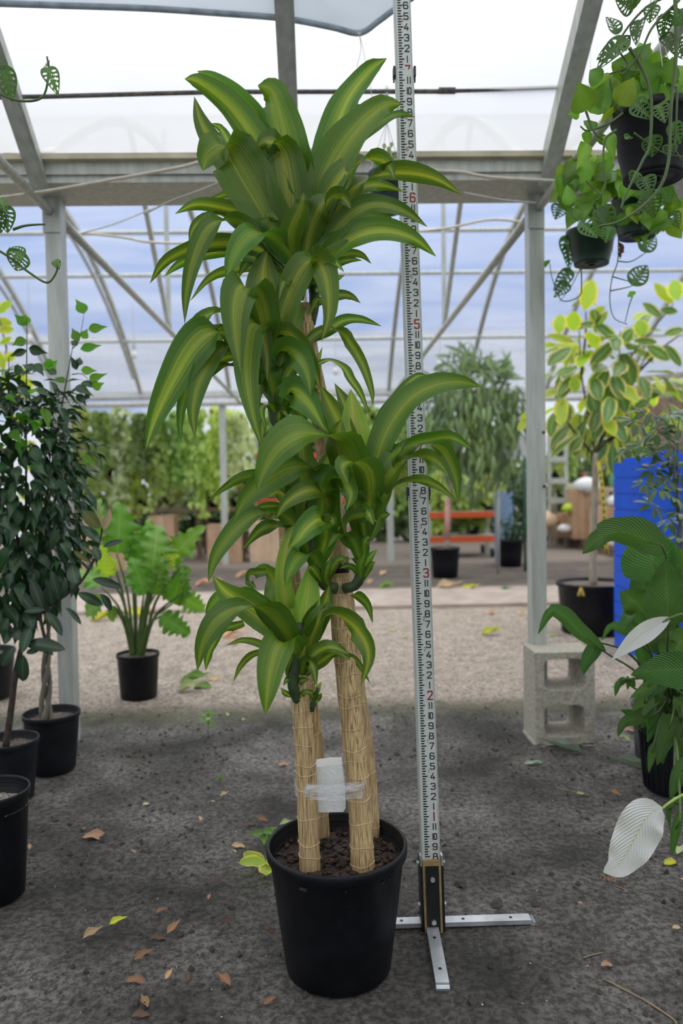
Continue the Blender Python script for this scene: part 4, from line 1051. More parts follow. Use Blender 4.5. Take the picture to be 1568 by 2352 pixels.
# ================================================================== leaf shapes shared between copies (foot at 0, tip at +Y, face +Z, length 1)
def blade(name, prof, ns, mat, droop=0.25, fold=0.25, wave=0.03, nc=4, seed=1, w=1.0, tipdroop=0.0):
    rr = random.Random(seed); mb = MB(); uv = []
    for i in range(ns + 1):
        t = i / ns; hw = prof(t) * w
        z = -droop * t * t - tipdroop * max(0, t - 0.75) ** 1.3
        for k in range(nc + 1):
            u = k / nc * 2 - 1
            mb.v.append(V((u * hw, t * (1 - 0.12 * droop), z + fold * hw * abs(u) + wave * hw * abs(u) * math.sin(t * 11 + (2 if u > 0 else 0) + seed))))
            uv.append((k / nc, t))
    m = nc + 1
    mb.f = [(i * m + k, i * m + k + 1, (i + 1) * m + k + 1, (i + 1) * m + k) for i in range(ns) for k in range(nc)]
    mb.uv = uv
    return mb.mesh(name, mat, True)
def p_ficus(t):
    return max(0.004, 0.24 * math.sin(PI * min(1, t / 0.86) ** 0.8) if t < 0.82 else 0.055 * (1 - t) / 0.18 + 0.004)
def p_ell(t):
    return max(0.006, 0.22 * math.sin(PI * t) ** 0.62)
def p_obov(t):
    return max(0.006, 0.27 * math.sin(PI * t ** 1.05) ** 0.66)
def p_long(t):
    return max(0.005, 0.11 * math.sin(PI * t ** 0.8) ** 0.8)
def p_heart(t):
    return max(0.006, 0.40 * math.sin(PI * min(1, t + 0.015) ** 0.60) ** 0.85)
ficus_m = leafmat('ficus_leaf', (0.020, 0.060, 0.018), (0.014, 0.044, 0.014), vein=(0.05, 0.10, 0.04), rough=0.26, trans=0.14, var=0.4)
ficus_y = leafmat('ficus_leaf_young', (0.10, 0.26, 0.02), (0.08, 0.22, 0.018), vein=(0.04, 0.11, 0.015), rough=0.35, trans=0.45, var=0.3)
rub_m = leafmat('rubber_leaf', (0.030, 0.060, 0.030), (0.018, 0.040, 0.022), vein=(0.13, 0.17, 0.09), rough=0.30, trans=0.08, var=0.35)
rub_o = leafmat('rubber_leaf_olive', (0.10, 0.11, 0.022), (0.08, 0.09, 0.018), vein=(0.2, 0.2, 0.06), rough=0.45, trans=0.2)
pink_m = leafmat('pink_sheath', (0.50, 0.33, 0.25), (0.45, 0.28, 0.2), rough=0.5, trans=0.2)
alti_m = leafmat('variegated_leaf', (0.10, 0.20, 0.055), (0.055, 0.13, 0.03), vein=(0.36, 0.42, 0.13), rough=0.36, trans=0.28, rim=(0.62, 0.58, 0.16), blotch=0.16, var=0.2, side=0.35)
alti_y = leafmat('variegated_leaf_yellow', (0.24, 0.36, 0.03), (0.26, 0.36, 0.03), vein=(0.4, 0.45, 0.1), rough=0.4, trans=0.42, rim=(0.70, 0.60, 0.09), blotch=0.26, var=0.15)
alii_m = leafmat('alii_leaf', (0.14, 0.20, 0.085), (0.095, 0.145, 0.06), rough=0.36, trans=0.25, var=0.5)
poth_m = leafmat('pothos_leaf', (0.13, 0.26, 0.025), (0.10, 0.21, 0.022), vein=(0.20, 0.32, 0.06), rough=0.36, trans=0.38, var=0.4, blotch=0.25)
poth_d = poth_m
poth_l = leafmat('pothos_leaf_lime', (0.22, 0.32, 0.03), (0.18, 0.28, 0.025), vein=(0.30, 0.38, 0.09), rough=0.38, trans=0.42, var=0.2, blotch=0.2)
mons_m = leafmat('monstera_leaf', (0.065, 0.135, 0.034), (0.054, 0.118, 0.03), vein=(0.14, 0.22, 0.08), rough=0.36, trans=0.30, var=0.4, side=0.25)
mons_d = mons_m
scheff_m = leafmat('schefflera_leaf', (0.060, 0.115, 0.038), (0.048, 0.095, 0.032), vein=(0.10, 0.15, 0.07), rough=0.30, trans=0.16, var=0.4)
scheff_l = scheff_m
phil_m = leafmat('philodendron_leaf', (0.095, 0.215, 0.018), (0.075, 0.18, 0.015), vein=(0.20, 0.36, 0.06), rough=0.34, trans=0.36, var=0.15, side=0.3)
phil_d = phil_m
phil_y = leafmat('philodendron_leaf_new', (0.34, 0.50, 0.03), (0.30, 0.46, 0.03), vein=(0.4, 0.52, 0.1), rough=0.4, trans=0.45, var=0.1)
lily_m = leafmat('lily_leaf', (0.062, 0.145, 0.028), (0.050, 0.12, 0.024), vein=(0.13, 0.24, 0.06), rough=0.30, trans=0.30, var=0.25, ribs=0.55, side=0.18)
lily_g = lily_m
lily_d = lily_m
lily_w = leafmat('white_spathe', (0.80, 0.80, 0.73), (0.78, 0.78, 0.72), vein=(0.74, 0.77, 0.60), rough=0.5, trans=0.3, var=0.02, ribs=0.5, tmul=1.05)
stem_g = plain('green_stem', (0.075, 0.13, 0.028), 0.45, nscale=30, amt=0.25)
stem_d = plain('dark_green_stem', (0.030, 0.055, 0.018), 0.5, nscale=30, amt=0.3)
wood_d = plain('dark_bark', (0.050, 0.038, 0.028), 0.85, nscale=40, amt=0.5, bump=0.5, bscale=120)
wood_g = plain('grey_bark', (0.20, 0.175, 0.135), 0.8, nscale=25, amt=0.35, bump=0.35, bscale=90, stretch=(1, 1, 0.3))

FIC = [blade('ficus_leaf', p_ficus, 7, ficus_m, 0.22 + 0.12 * k, 0.35, 0.10, 4, k + 1) for k in range(3)]
FICY = [blade('ficus_leaf_young', p_ficus, 7, ficus_y, 0.15, 0.3, 0.12, 4, 5), blade('ficus_leaf_young', p_ficus, 7, ficus_y, 0.3, 0.3, 0.12, 4, 6)]
RUB = [blade('rubber_leaf', p_ell, 9, rub_m, 0.18 + 0.1 * k, 0.22, 0.03, 4, k + 3) for k in range(2)]
RUBO = blade('rubber_leaf_olive', p_ell, 9, rub_o, 0.1, 0.2, 0.05, 4, 8)
PINK = blade('pink_sheath', p_ell, 8, pink_m, 0.05, 0.5, 0.0, 4, 9)
ALT = [blade('variegated_leaf', p_obov, 10, alti_m, 0.10 + 0.12 * k, 0.20, 0.08, 6, k + 11) for k in range(2)]
ALTY = [blade('variegated_leaf_yellow', p_obov, 10, alti_y, 0.10 + 0.12 * k, 0.22, 0.10, 6, k + 14) for k in range(2)]
ALI = [blade('alii_leaf', p_long, 6, alii_m, 0.25 + 0.2 * k, 0.25, 0.05, 2, k + 21) for k in range(3)]
POT = [blade('pothos_leaf', p_heart, 12, poth_m, 0.20 + 0.15 * k, 0.30, 0.08, 6, k + 31) for k in range(3)]
POT += [blade('pothos_leaf_dark', p_heart, 12, poth_d, 0.2 + 0.2 * k, 0.3, 0.1, 6, 41 + k) for k in range(2)] + [blade('pothos_leaf_lime', p_heart, 12, poth_l, 0.25, 0.3, 0.1, 6, 44)]
def holed(name, mat, seed, droop=0.25):
    """heart-shaped blade with rows of oval holes between the veins"""
    mb = MB(); uv = []; ns, nc = 26, 20
    for i in range(ns + 1):
        t = i / ns; hw = 0.37 * math.sin(PI * min(1, t + 0.01) ** 0.62) ** 0.8 + 0.004
        for k in range(nc + 1):
            u = k / nc * 2 - 1
            mb.v.append(V((u * hw, t, -droop * t * t + 0.28 * hw * abs(u) + 0.05 * hw * abs(u) * math.sin(9 * t + seed))))
            uv.append((k / nc, t))
    m = nc + 1
    holes = []
    for j in range(5):
        t0 = 0.14 + 0.15 * j
        for s in (-1, 1):
            holes.append((s * 0.52, t0 + 0.05 + 0.02 * s, 0.25, 0.037))
            if j in (1, 2, 3): holes.append((s * 0.16, t0 + 0.01, 0.06, 0.018))
    for i in range(ns):
        for k in range(nc):
            u = (k + 0.5) / nc * 2 - 1; t = (i + 0.5) / ns
            if any(((u - a) / c) ** 2 + ((t - 0.10 * abs(u) - b) / d) ** 2 < 1 for a, b, c, d in holes): continue
            mb.f.append((i * m + k, i * m + k + 1, (i + 1) * m + k + 1, (i + 1) * m + k))
    mb.uv = uv
    return mb.mesh(name, mat, True)
MON = [holed('monstera_leaf', mons_m, 1), holed('monstera_leaf', mons_m, 2, 0.4)]
MOND = [holed('monstera_leaf_dark', mons_d, 3), holed('monstera_leaf_dark', mons_d, 4, 0.35)]
def palmate(name, mat, n, seed):
    rr = random.Random(seed); mb = MB(); uv = []
    for j in range(n):
        a = 2 * PI * j / n + rr.uniform(-0.15, 0.15); L_ = rr.uniform(0.8, 1.0); dr = rr.uniform(0.2, 0.6)
        rot = Matrix.Rotation(a, 3, 'Z'); o = len(mb.v)
        for i in range(7):
            t = i / 6
            hw = 0.004 if t < 0.2 else 0.15 * math.sin(PI * ((t - 0.2) / 0.8) ** 1.1) ** 0.7 + 0.003
            for k in (-1, 0, 1):
                mb.v.append(rot @ V((k * hw, t * L_, -dr * t * t + 0.25 * hw * abs(k)))); uv.append((0.5 + k / 2, t))
        mb.f += [(o + i * 3 + k, o + i * 3 + k + 1, o + i * 3 + 4 + k, o + i * 3 + 3 + k) for i in range(6) for k in range(2)]
    mb.uv = uv
    return mb.mesh(name, mat, True)
SCH = [palmate('schefflera_leaf', scheff_m, 7, 1), palmate('schefflera_leaf', scheff_m, 8, 2)]
SCHL = [palmate('schefflera_leaf_light', scheff_l, 8, 3)]
def lobed(name, mat, seed, lobes=7, depth=0.62, droop=0.3):
    """deeply cut philodendron blade: finger lobes along both sides of the midrib"""
    mb = MB(); uv = []; rr = random.Random(seed)
    ns = lobes * 6
    for i in range(ns + 1):
        t = i / ns
        env = 0.46 * math.sin(PI * min(1, 0.12 + 0.88 * t)) ** 0.6 * (1 - 0.25 * t) + 0.02
        ph = (t * lobes + 0.25 * math.sin(4 * t + seed)) % 1.0
        jit = 0.75 + 0.45 * noise.noise(V((int(t * lobes) * 1.7, seed, 0)))
        env *= 0.8 + 0.35 * noise.noise(V((t * lobes * 0.9, seed * 3.1, 5)))
        cut = 1 - depth * jit * (0.5 + 0.5 * math.cos(2 * PI * ph)) ** 1.6
        if t > 0.95: cut = 1
        for k in range(7):
            u = k / 6 * 2 - 1
            hw = env * (cut if abs(u) > 0.8 else 0.5 + 0.5 * cut if abs(u) > 0.4 else 1)
            y = t + 0.16 * abs(u) * env + 0.015 * math.sin(5 * t + seed)
            mb.v.append(V((u * hw, y, -droop * t * t + 0.35 * hw * abs(u) - 0.25 * hw * u * u + 0.07 * math.sin(ns * t * 0.8 + (1.5 if u > 0 else 0)) * u * u)))
            uv.append((k / 6, t))
    mb.f = [(i * 7 + k, i * 7 + k + 1, (i + 1) * 7 + k + 1, (i + 1) * 7 + k) for i in range(ns) for k in range(6)]
    mb.uv = uv
    return mb.mesh(name, mat, True)
PHI = [lobed('philodendron_leaf', phil_m, 1, 5, 0.5, 0.35), lobed('philodendron_leaf', phil_m, 2, 6, 0.55, 0.6)]
PHID = [lobed('philodendron_leaf_dark', phil_d, 3, 5, 0.62, 0.3), lobed('philodendron_leaf_dark', phil_d, 4, 5, 0.56, 0.5)]
PHIY = [lobed('philodendron_leaf_new', phil_y, 5, 9, 0.4, 0.3)]

def frame(p, d, up, L, W):
    """matrix that lays a unit leaf from p along d with its face towards up"""
    y = V(d).normalized(); x = y.cross(V(up))
    if x.length < 1e-3: x = y.cross(V((1, 0.2, 0)))
    x.normalize(); z = x.cross(y)
    return Matrix(((x.x * W, y.x * L, z.x * L, p.x), (x.y * W, y.y * L, z.y * L, p.y), (x.z * W, y.z * L, z.z * L, p.z), (0, 0, 0, 1)))
def pleaf(par, mesh, b, t, w, Y, hw, dz=0.0, turn=0.0, name='leaf'):
    """leaf from pixel b to pixel t, w pixels wide, at distance Y; hw = half width of the unit shape"""
    P, Q = at(b[0], b[1], Y), at(t[0], t[1], Y + dz)
    d = Q - P; L = d.length
    W = w * mpp(Y) / (2 * hw)
    vw = (CAM - P).normalized()
    up = Matrix.Rotation(turn, 3, d.normalized()) @ (vw + V((0, 0, 0.25)))
    return inst(name, mesh, frame(P, d, up, L, W), par)
def stuff_leaves(name, par, spots, src, label=None):
    """many small leaves joined into one part; spots = list of matrices"""
    mb = MB(); mb.uv = []
    vs = [v.co.copy() for v in src.vertices]; fs = [tuple(p.vertices) for p in src.polygons]
    uvv = [(0.5, 0.5)] * len(vs)
    lay = src.uv_layers[0].data
    for li, l in enumerate(src.loops): uvv[l.vertex_index] = tuple(lay[li].uv)
    for M in spots:
        o = len(mb.v); mb.v += [M @ v for v in vs]; mb.f += [tuple(i + o for i in f) for f in fs]; mb.uv += uvv
    return part(name, mb, src.materials[0], par, True, label, 'stuff')
def twig(par, pts, r0, r1, mat, name='branch', n=12, sides=6):
    p = crom(pts, n)
    return part(name, MB().tube(p, [lerp(r0, r1, i / n) for i in range(n + 1)], sides), mat, par, True)
def rnd_dir(rg):
    while True:
        v = V((rg.uniform(-1, 1), rg.uniform(-1, 1), rg.uniform(-1, 1)))
        if 0.05 < v.length < 1: return v.normalized()
def crown(par, c, rad, n, meshes, L, W, rg, droop=0.5, nobj=300, shell=0.55, young=None, stuffname='small_leaves', keep=None, wmul=None):
    """leaves spread through an ellipsoid; the ones nearest the viewer are leaf objects, the rest one part of stuff"""
    S = []
    while len(S) < n:
        d = rnd_dir(rg); q = shell + (1 - shell) * rg.random() ** 0.5
        lump = 0.85 + 0.25 * noise.noise(d * 2.1 + V((c.x, 0, c.z)))
        p = c + V((d.x * rad[0], d.y * rad[1], d.z * rad[2])) * q * lump
        if keep and not keep(p): continue
        dd = (d * 0.8 + V((0, 0, -droop)) + rnd_dir(rg) * 0.55).normalized()
        l = L * rg.uniform(0.7, 1.2)
        up = d * 0.6 + V((0, 0, 0.7)) + rnd_dir(rg) * 0.5
        S.append((p, frame(p, dd, up, l, l * (wmul or 1.0)), d))
    S.sort(key=lambda s: (s[0] - CAM).length + 0.15 * s[2].y)
    for p, M, d in S[:nobj]:
        me = rg.choice(meshes)
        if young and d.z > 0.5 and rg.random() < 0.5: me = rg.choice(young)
        inst('leaf', me, M, par)
    if S[nobj:]:
        stuff_leaves(stuffname, par, [s[1] for s in S[nobj:]], meshes[0])
    return S

# ================================================================== left: ficus, rubber plant, pots
pa = on(101, 1790); pa = V((pa.x, pa.y + 0.10, 0))
FI = thing('potted_ficus', pa, 'dense dark weeping ficus with grey braided trunk in a black pot', 'plant')
hA = 0.235
nursery_pot(FI, pa, 64 * mpp(pa.y), 50 * mpp(pa.y), hA, black_dusty, mix_m, 0.86)
Yc = pa.y - 0.10
base = pa + V((0, 0, hA * 0.85))
for k in range(3):
    pts = []
    for j in range(9):
        t = j / 8; a = k * 2.1 + t * 5.0
        q = at(lerp(104, 108, t), lerp(1668, 1470, t), pa.y - 0.02)
        r = 0.019 * (1 - 0.55 * t)
        pts.append(q + V((math.cos(a) * r, math.sin(a) * r, 0)))
    pts += [at(95 - k * 25 + 30, 1300, Yc), at(60 + k * 30, 1120, Yc)]
    twig(FI, pts, 0.012, 0.006, wood_g, 'trunk', 20, 8)
rg = random.Random(5)
cen = at(40, 1130, 2.86)
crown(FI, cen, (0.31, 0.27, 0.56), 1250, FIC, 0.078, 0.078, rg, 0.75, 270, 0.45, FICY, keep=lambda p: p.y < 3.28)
for p0, p1, p2 in (((90, 1250), (130, 1000), (168, 790)), ((60, 1250), (60, 1000), (62, 740)), ((40, 1250), (25, 1000), (20, 820)), ((90, 1250), (150, 1090), (190, 1050)), ((80, 1300), (140, 1200), (170, 1200))):
    twig(FI, [at(*p0, 2.9), at(*p1, 2.85), at(*p2, 2.80)], 0.006, 0.0015, wood_d)
for b, t, w, y in (((62, 748), (32, 720), 24, 1), ((62, 745), (58, 720), 20, 1), ((60, 780), (26, 792), 24, 1), ((66, 800), (108, 812), 24, 0), ((62, 805), (16, 818), 18, 0), ((104, 850), (132, 828), 30, 1), ((120, 842), (102, 820), 18, 1), ((148, 880), (124, 862), 22, 1), ((193, 721), (178, 684), 30, 1), ((180, 783), (164, 752), 22, 1), ((190, 778), (200, 755), 20, 1), ((203, 757), (245, 748), 22, 1), ((178, 794), (160, 778), 16, 0), ((184, 802), (234, 792), 20, 1), ((176, 850), (164, 815), 18, 0), ((180, 840), (186, 815), 16, 0), ((186, 850), (222, 852), 20, 1), ((205, 873), (240, 858), 20, 1), ((212, 890), (238, 880), 22, 1), ((173, 888), (210, 902), 22, 0), ((185, 880), (230, 885), 18, 0), ((195, 905), (210, 917), 20, 0), ((130, 860), (104, 845), 20, 0), ((50, 842), (32, 858), 22, 0), ((80, 850), (48, 832), 22, 0), ((80, 835), (100, 860), 22, 0), ((176, 905), (200, 930), 20, 0), ((186, 1048), (226, 1066), 20, 1), ((165, 1060), (202, 1088), 16, 0), ((150, 1112), (210, 1112), 14, 0), ((160, 1120), (185, 1108), 16, 0)):
    pleaf(FI, (FICY if y else FIC)[int(b[0]) % 2], b, t, w, 2.78, 0.235, rg.uniform(-.03, .03), rg.uniform(-0.4, 0.4))
twig(FI, [at(168, 800, 2.79), at(182, 780, 2.78), at(193, 722, 2.78)], 0.002, 0.0008, wood_d)
twig(FI, [at(165, 860, 2.79), at(190, 860, 2.78), at(212, 885, 2.78)], 0.002, 0.0008, wood_d)
# pot behind the edge of the picture with the rubber plant
pb = on(14, 1850); pb = V((pb.x, pb.y + 0.05, 0))
RU = thing('potted_rubber_plant', pb, 'rubber plant with broad dark leaves on a leaning stem in a black pot', 'plant')
nursery_pot(RU, pb, 64 * mpp(pb.y), 48 * mpp(pb.y), 0.225, black_dusty, mix_m, 0.86)
Yr = pb.y - 0.02
st = [(12, 1722), (24, 1640), (34, 1560), (46, 1500), (64, 1440), (104, 1400), (175, 1348), (214, 1290), (230, 1240), (236, 1205)]
twig(RU, [at(x, y, Yr) for x, y in st[:5]], 0.013, 0.008, wood_d, 'trunk', 16, 9)
twig(RU, [at(x, y, Yr - 0.02) for x, y in st[4:]], 0.0062, 0.0035, wood_d, 'branch', 16, 7)
for b, t, w, kd in (((60, 1479), (142, 1481), 34, 0), ((106, 1407), (149, 1453), 24, 0), ((58, 1402), (77, 1440), 30, 0), ((104, 1400), (55, 1402), 15, 0), ((54, 1504), (46, 1572), 36, 0), ((30, 1487), (-4, 1532), 28, 0), ((150, 1396), (193, 1432), 17, 0), ((178, 1362), (240, 1390), 24, 0), ((212, 1330), (283, 1347), 22, 0), ((230, 1365), (265, 1402), 22, 0), ((175, 1341), (160, 1295), 32, 0), ((150, 1330), (137, 1374), 25, 0),
                    ((229, 1213), (189, 1172), 30, 2), ((229, 1247), (187, 1198), 26, 0), ((237, 1217), (253, 1169), 18, 3), ((236, 1216), (224, 1152), 5, 3), ((236, 1257), (284, 1236), 14, 0), ((229, 1287), (214, 1254), 22, 0), ((208, 1307), (204, 1280), 15, 0), ((206, 1291), (167, 1264), 13, 2), ((216, 1276), (191, 1252), 11, 2), ((70, 1440), (45, 1500), 26, 0), ((52, 1490), (70, 1430), 24, 0), ((60, 1500), (92, 1490), 14, 0),
                    ((20, 1420), (-5, 1460), 28, 0), ((40, 1430), (10, 1380), 26, 0), ((90, 1405), (95, 1345), 26, 0), ((120, 1390), (110, 1340), 26, 0), ((80, 1410), (40, 1350), 26, 0), ((135, 1380), (122, 1312), 22, 0), ((100, 1400), (70, 1330), 26, 0), ((50, 1470), (22, 1440), 22, 0), ((100, 1410), (135, 1440), 20, 2), ((10, 1480), (25, 1430), 24, 0), ((90, 1480), (120, 1505), 14, 0)):
    me = (RUB[int(b[1]) % 2], RUB[1], RUBO, PINK)[kd]
    pleaf(RU, me, b, t, w, Yr - 0.03, 0.22, rg.uniform(-.04, .04), rg.uniform(-0.5, 0.5))
# a third pot, only its near side in view, filled with perlite mix
pcx = on(-38, 2085); pcx = V((pcx.x, pcx.y + 0.06, 0))
P3 = thing('nursery_pot', pcx, 'black nursery pot filled with pale perlite mix at the left', 'pot')
nursery_pot(P3, pcx, 88 * mpp(pcx.y), 70 * mpp(pcx.y), 0.30, black_pl, plain('white_perlite_mix', (0.34, 0.31, 0.28), 0.9, nscale=220, amt=0.95, bump=0.8, bscale=200), 0.84)
twig(P3, [pcx + V((-0.02, 0.0, 0.24)), pcx + V((-0.03, 0.0, 0.5)), pcx + V((-0.06, 0.02, 0.9))], 0.010, 0.006, wood_d, 'stem')
for k in range(9):
    a = k * 0.75
    p = pcx + V((-0.06, 0.02, 0.86 + 0.02 * k))
    inst('leaf', RUB[k % 2], frame(p, V((-abs(math.cos(a)) * 0.9, math.sin(a), 0.5)), V((0, 0, 1)), 0.16, 0.16), P3)
# yellow-edged ficus behind them
pv = V((at(20, 1500, 4.15).x - 0.12, 4.15, 0))
VF = thing('potted_variegated_ficus', pv, 'variegated ficus with yellow leaves peeping out behind the dark ficus', 'plant')
nursery_pot(VF, pv, 0.15, 0.12, 0.26, black_dusty, mix_m)
twig(VF, [pv + V((0, 0, 0.2)), pv + V((0.01, 0, 1.0)), at(15, 800, 4.15)], 0.015, 0.006, wood_g, 'trunk')
for b, t, w in (((-5, 720), (25, 690), 22), ((-10, 735), (28, 745), 22), ((-5, 760), (32, 755), 20), ((0, 790), (25, 775), 14), ((10, 830), (35, 810), 20), ((40, 880), (55, 845), 26), ((50, 900), (72, 870), 28), ((20, 900), (5, 860), 22), ((60, 920), (40, 890), 24), ((20, 980), (50, 950), 24), ((80, 1040), (60, 1010), 26), ((60, 1080), (85, 1050), 28), ((40, 1130), (80, 1140), 30), ((80, 1170), (110, 1150), 30), ((20, 1180), (50, 1150), 26), ((60, 1220), (30, 1190), 28), ((100, 1190), (80, 1230), 30), ((-10, 800), (10, 850), 22)):
    pleaf(VF, ALTY[int(b[1]) % 2], b, t, w, 4.12, 0.27, rg.uniform(-.05, .05), rg.uniform(-0.4, 0.4))
twig(VF, [at(15, 800, 4.15), at(0, 740, 4.13), at(-10, 715, 4.12)], 0.006, 0.002, wood_g)
twig(VF, [pv + V((0.01, 0, 1.0)), at(50, 1000, 4.14), at(52, 900, 4.13)], 0.008, 0.002, wood_g)

# ================================================================== philodendron in mid-distance
pp = on(314, 1608); pp = V((pp.x, pp.y + 0.05, 0))
PH = thing('potted_philodendron', pp, 'lobed-leaf green philodendron fanning out of a small black pot', 'plant')
hP = 0.242
nursery_pot(PH, pp, 49 * mpp(pp.y), 41 * mpp(pp.y), hP, black_pl, mix_m, 0.93)
Yp = pp.y
for b, t, w, kd, dz in (((268, 1272), (282, 1160), 96, 0, .1), ((252, 1322), (232, 1262), 46, 2, -.05), ((350, 1312), (362, 1208), 92, 0, -.05), ((385, 1292), (442, 1222), 66, 0, .05), ((330, 1366), (312, 1284), 66, 1, -.03), ((356, 1366), (372, 1298), 62, 1, -.06), ((232, 1346), (184, 1296), 74, 0, .0), ((236, 1378), (182, 1402), 66, 1, -.05), ((396, 1386), (416, 1308), 76, 1, .03), ((410, 1368), (472, 1402), 56, 1, .0), ((370, 1414), (428, 1452), 62, 1, -.08), ((366, 1312), (380, 1370), 24, 0, -.08), ((416, 1300), (432, 1358), 24, 0, -.02), ((310, 1300), (330, 1220), 60, 0, .12), ((300, 1290), (345, 1200), 56, 0, .14), ((230, 1230), (222, 1150), 46, 0, .12), ((370, 1300), (400, 1270), 50, 2, -.02), ((262, 1392), (250, 1430), 30, 1, -.05)):
    w = int(w * 1.3); pleaf(PH, (PHI[w % 2], PHID[w % 2], PHIY[0])[kd], b, t, w, Yp + dz, 0.44, rg.uniform(-.08, .05), rg.uniform(-0.3, 0.3))
    f0 = at(314 + (b[0] - 314) * 0.10, 1512, Yp); e = at(b[0], b[1], Yp + dz)
    mid = f0.lerp(e, 0.5) + V((0, 0, 0.05 if abs(b[0] - 314) > 40 else 0.0)) - V(((b[0] - 314) * 0.0003, 0, 0))
    twig(PH, [f0 - V((0, 0, 0.03)), mid, e], 0.010, 0.005, stem_g, 'leaf_stalk', 8, 6)

# ================================================================== right: concrete block
def concrete_block():
    f = on(1290, 1713); Yb = f.y
    x0, x1 = at(1229, 1640, Yb).x, at(1367, 1640, Yb).x
    W, H, D = x1 - x0, 0.400, 0.19
    hx = [0.0, 0.145, 0.78, 1.0]                     # web edges across
    mb = MB()
    # outline with two rounded holes, built as a frame of quads front and back
    def hole(cx, cz, a, b, r):
        ps = []
        for k in range(24):
            q = 2 * PI * k / 24
            ps.append((cx + a * abs(math.cos(q)) ** 0.35 * (1 if math.cos(q) > 0 else -1), cz + b * abs(math.sin(q)) ** 0.35 * (1 if math.sin(q) > 0 else -1)))
        return ps
    cells = [(0.0, H / 2), (H / 2, H)]
    for z0, z1 in cells:
        cx, cz = W * 0.49, (z0 + z1) / 2 + 0.004
        ho = hole(cx, cz, W * 0.335, (z1 - z0) * 0.335, 0.02)
        ou = []
        for k in range(24):
            q = 2 * PI * k / 24; c, s = math.cos(q), math.sin(q); m = max(abs(c), abs(s))
            ou.append((W / 2 + c / m * W / 2, (z0 + z1) / 2 + s / m * (z1 - z0) / 2))
        o = len(mb.v)
        for yy, sc in ((Yb, 1.0), (Yb + D, 0.88)):
            mb.v += [V((x0 + a, yy, b)) for a, b in ou]
            mb.v += [V((x0 + cx + (a - cx) * sc, yy, cz + (b - cz) * sc)) for a, b in ho]
        for k in range(24):
            k2 = (k + 1) % 24
            mid_ = abs(ou[k][1] - H / 2) < 1e-4 and abs(ou[k2][1] - H / 2) < 1e-4
            mb.f += [(o + k, o + k2, o + 24 + k2, o + 24 + k), (o + 48 + k2, o + 48 + k, o + 72 + k, o + 72 + k2), (o + 24 + k, o + 24 + k2, o + 72 + k2, o + 72 + k), (o + k2, o + k, o + 48 + k, o + 48 + k2)][:3 if mid_ else 4]
    # flared feet at the bottom end
    mb.box((x0 + 0.02, Yb + D / 2, 0.002), (0.05, D, 0.02)); mb.box((x1 - 0.03, Yb + D / 2, 0.002), (0.06, D, 0.02))
    o = solo('concrete_block', mb, plain('block_concrete', (0.44, 0.41, 0.335), 0.9, nscale=70, amt=0.28, bump=0.6, bscale=160), 'grey hollow concrete block stood on end before the steel post', 'block', org=(x0 + W / 2, Yb + D / 2, 0))
    bm_ = bmesh.new(); bm_.from_mesh(o.data); bmesh.ops.remove_doubles(bm_, verts=bm_.verts, dist=0.0004); bmesh.ops.recalc_face_normals(bm_, faces=bm_.faces); bm_.to_mesh(o.data); bm_.free()
    bv = o.modifiers.new('edge', 'BEVEL'); bv.width = 0.004; bv.segments = 2; bv.limit_method = 'ANGLE'
concrete_block()

# ================================================================== variegated ficus tree
pt = on(1385, 1462); pt = V((pt.x, pt.y + 0.18, 0))
VT = thing('potted_variegated_ficus', pt, 'variegated ficus tree with yellow-edged leaves in a wide black tub', 'plant')
rT = 86 * mpp(pt.y)
nursery_pot(VT, pt, rT, rT * 0.86, 0.375, black_pl, mix_m, 0.93)
yb_ = at(1333, 1352, pt.y - rT * 0.98)
ribb = plain('yellow_ribbon', (0.62, 0.44, 0.08), 0.6)
mb = MB()
for s in (-1, 1):
    a = yb_ + V((0, -0.004, 0.012)); b = a + V((s * 0.018, -0.006, -0.062))
    mb.add([a + V((-0.006, 0, 0)), a + V((0.008, 0, 0)), b + V((0.010, 0, 0)), b + V((-0.012, 0, 0)), (a + b) / 2 + V((0, -0.008, 0))], [(0, 1, 4), (1, 2, 4), (2, 3, 4), (3, 0, 4)])
part('ribbon', mb, ribb, VT, label='yellow ribbon tied to the tub rim')
Yv = pt.y
twig(VT, [at(1362, 1350, Yv), at(1362, 1240, Yv), at(1366, 1120, Yv), at(1367, 1040, Yv)], 0.030, 0.021, plain('pale_bark', (0.33, 0.285, 0.21), 0.8, nscale=30, amt=0.3, bump=0.2, stretch=(1, 1, 0.4)), 'trunk', 16, 10)
for pts in (((1367, 1050), (1352, 960), (1335, 860), (1330, 760)), ((1367, 1050), (1392, 960), (1418, 860), (1424, 760)), ((1367, 1040), (1405, 960), (1460, 860), (1500, 790)), ((1367, 1050), (1310, 980), (1280, 920)), ((1418, 860), (1470, 790), (1545, 700)), ((1335, 860), (1345, 760), (1345, 715)), ((1367, 1040), (1450, 970), (1490, 920)), ((1367, 1040), (1395, 1010), (1415, 1000)), ((1460, 860), (1520, 800), (1560, 770))):
    twig(VT, [at(x, y, Yv) for x, y in pts], 0.011, 0.004, wood_d)
rg = random.Random(11)
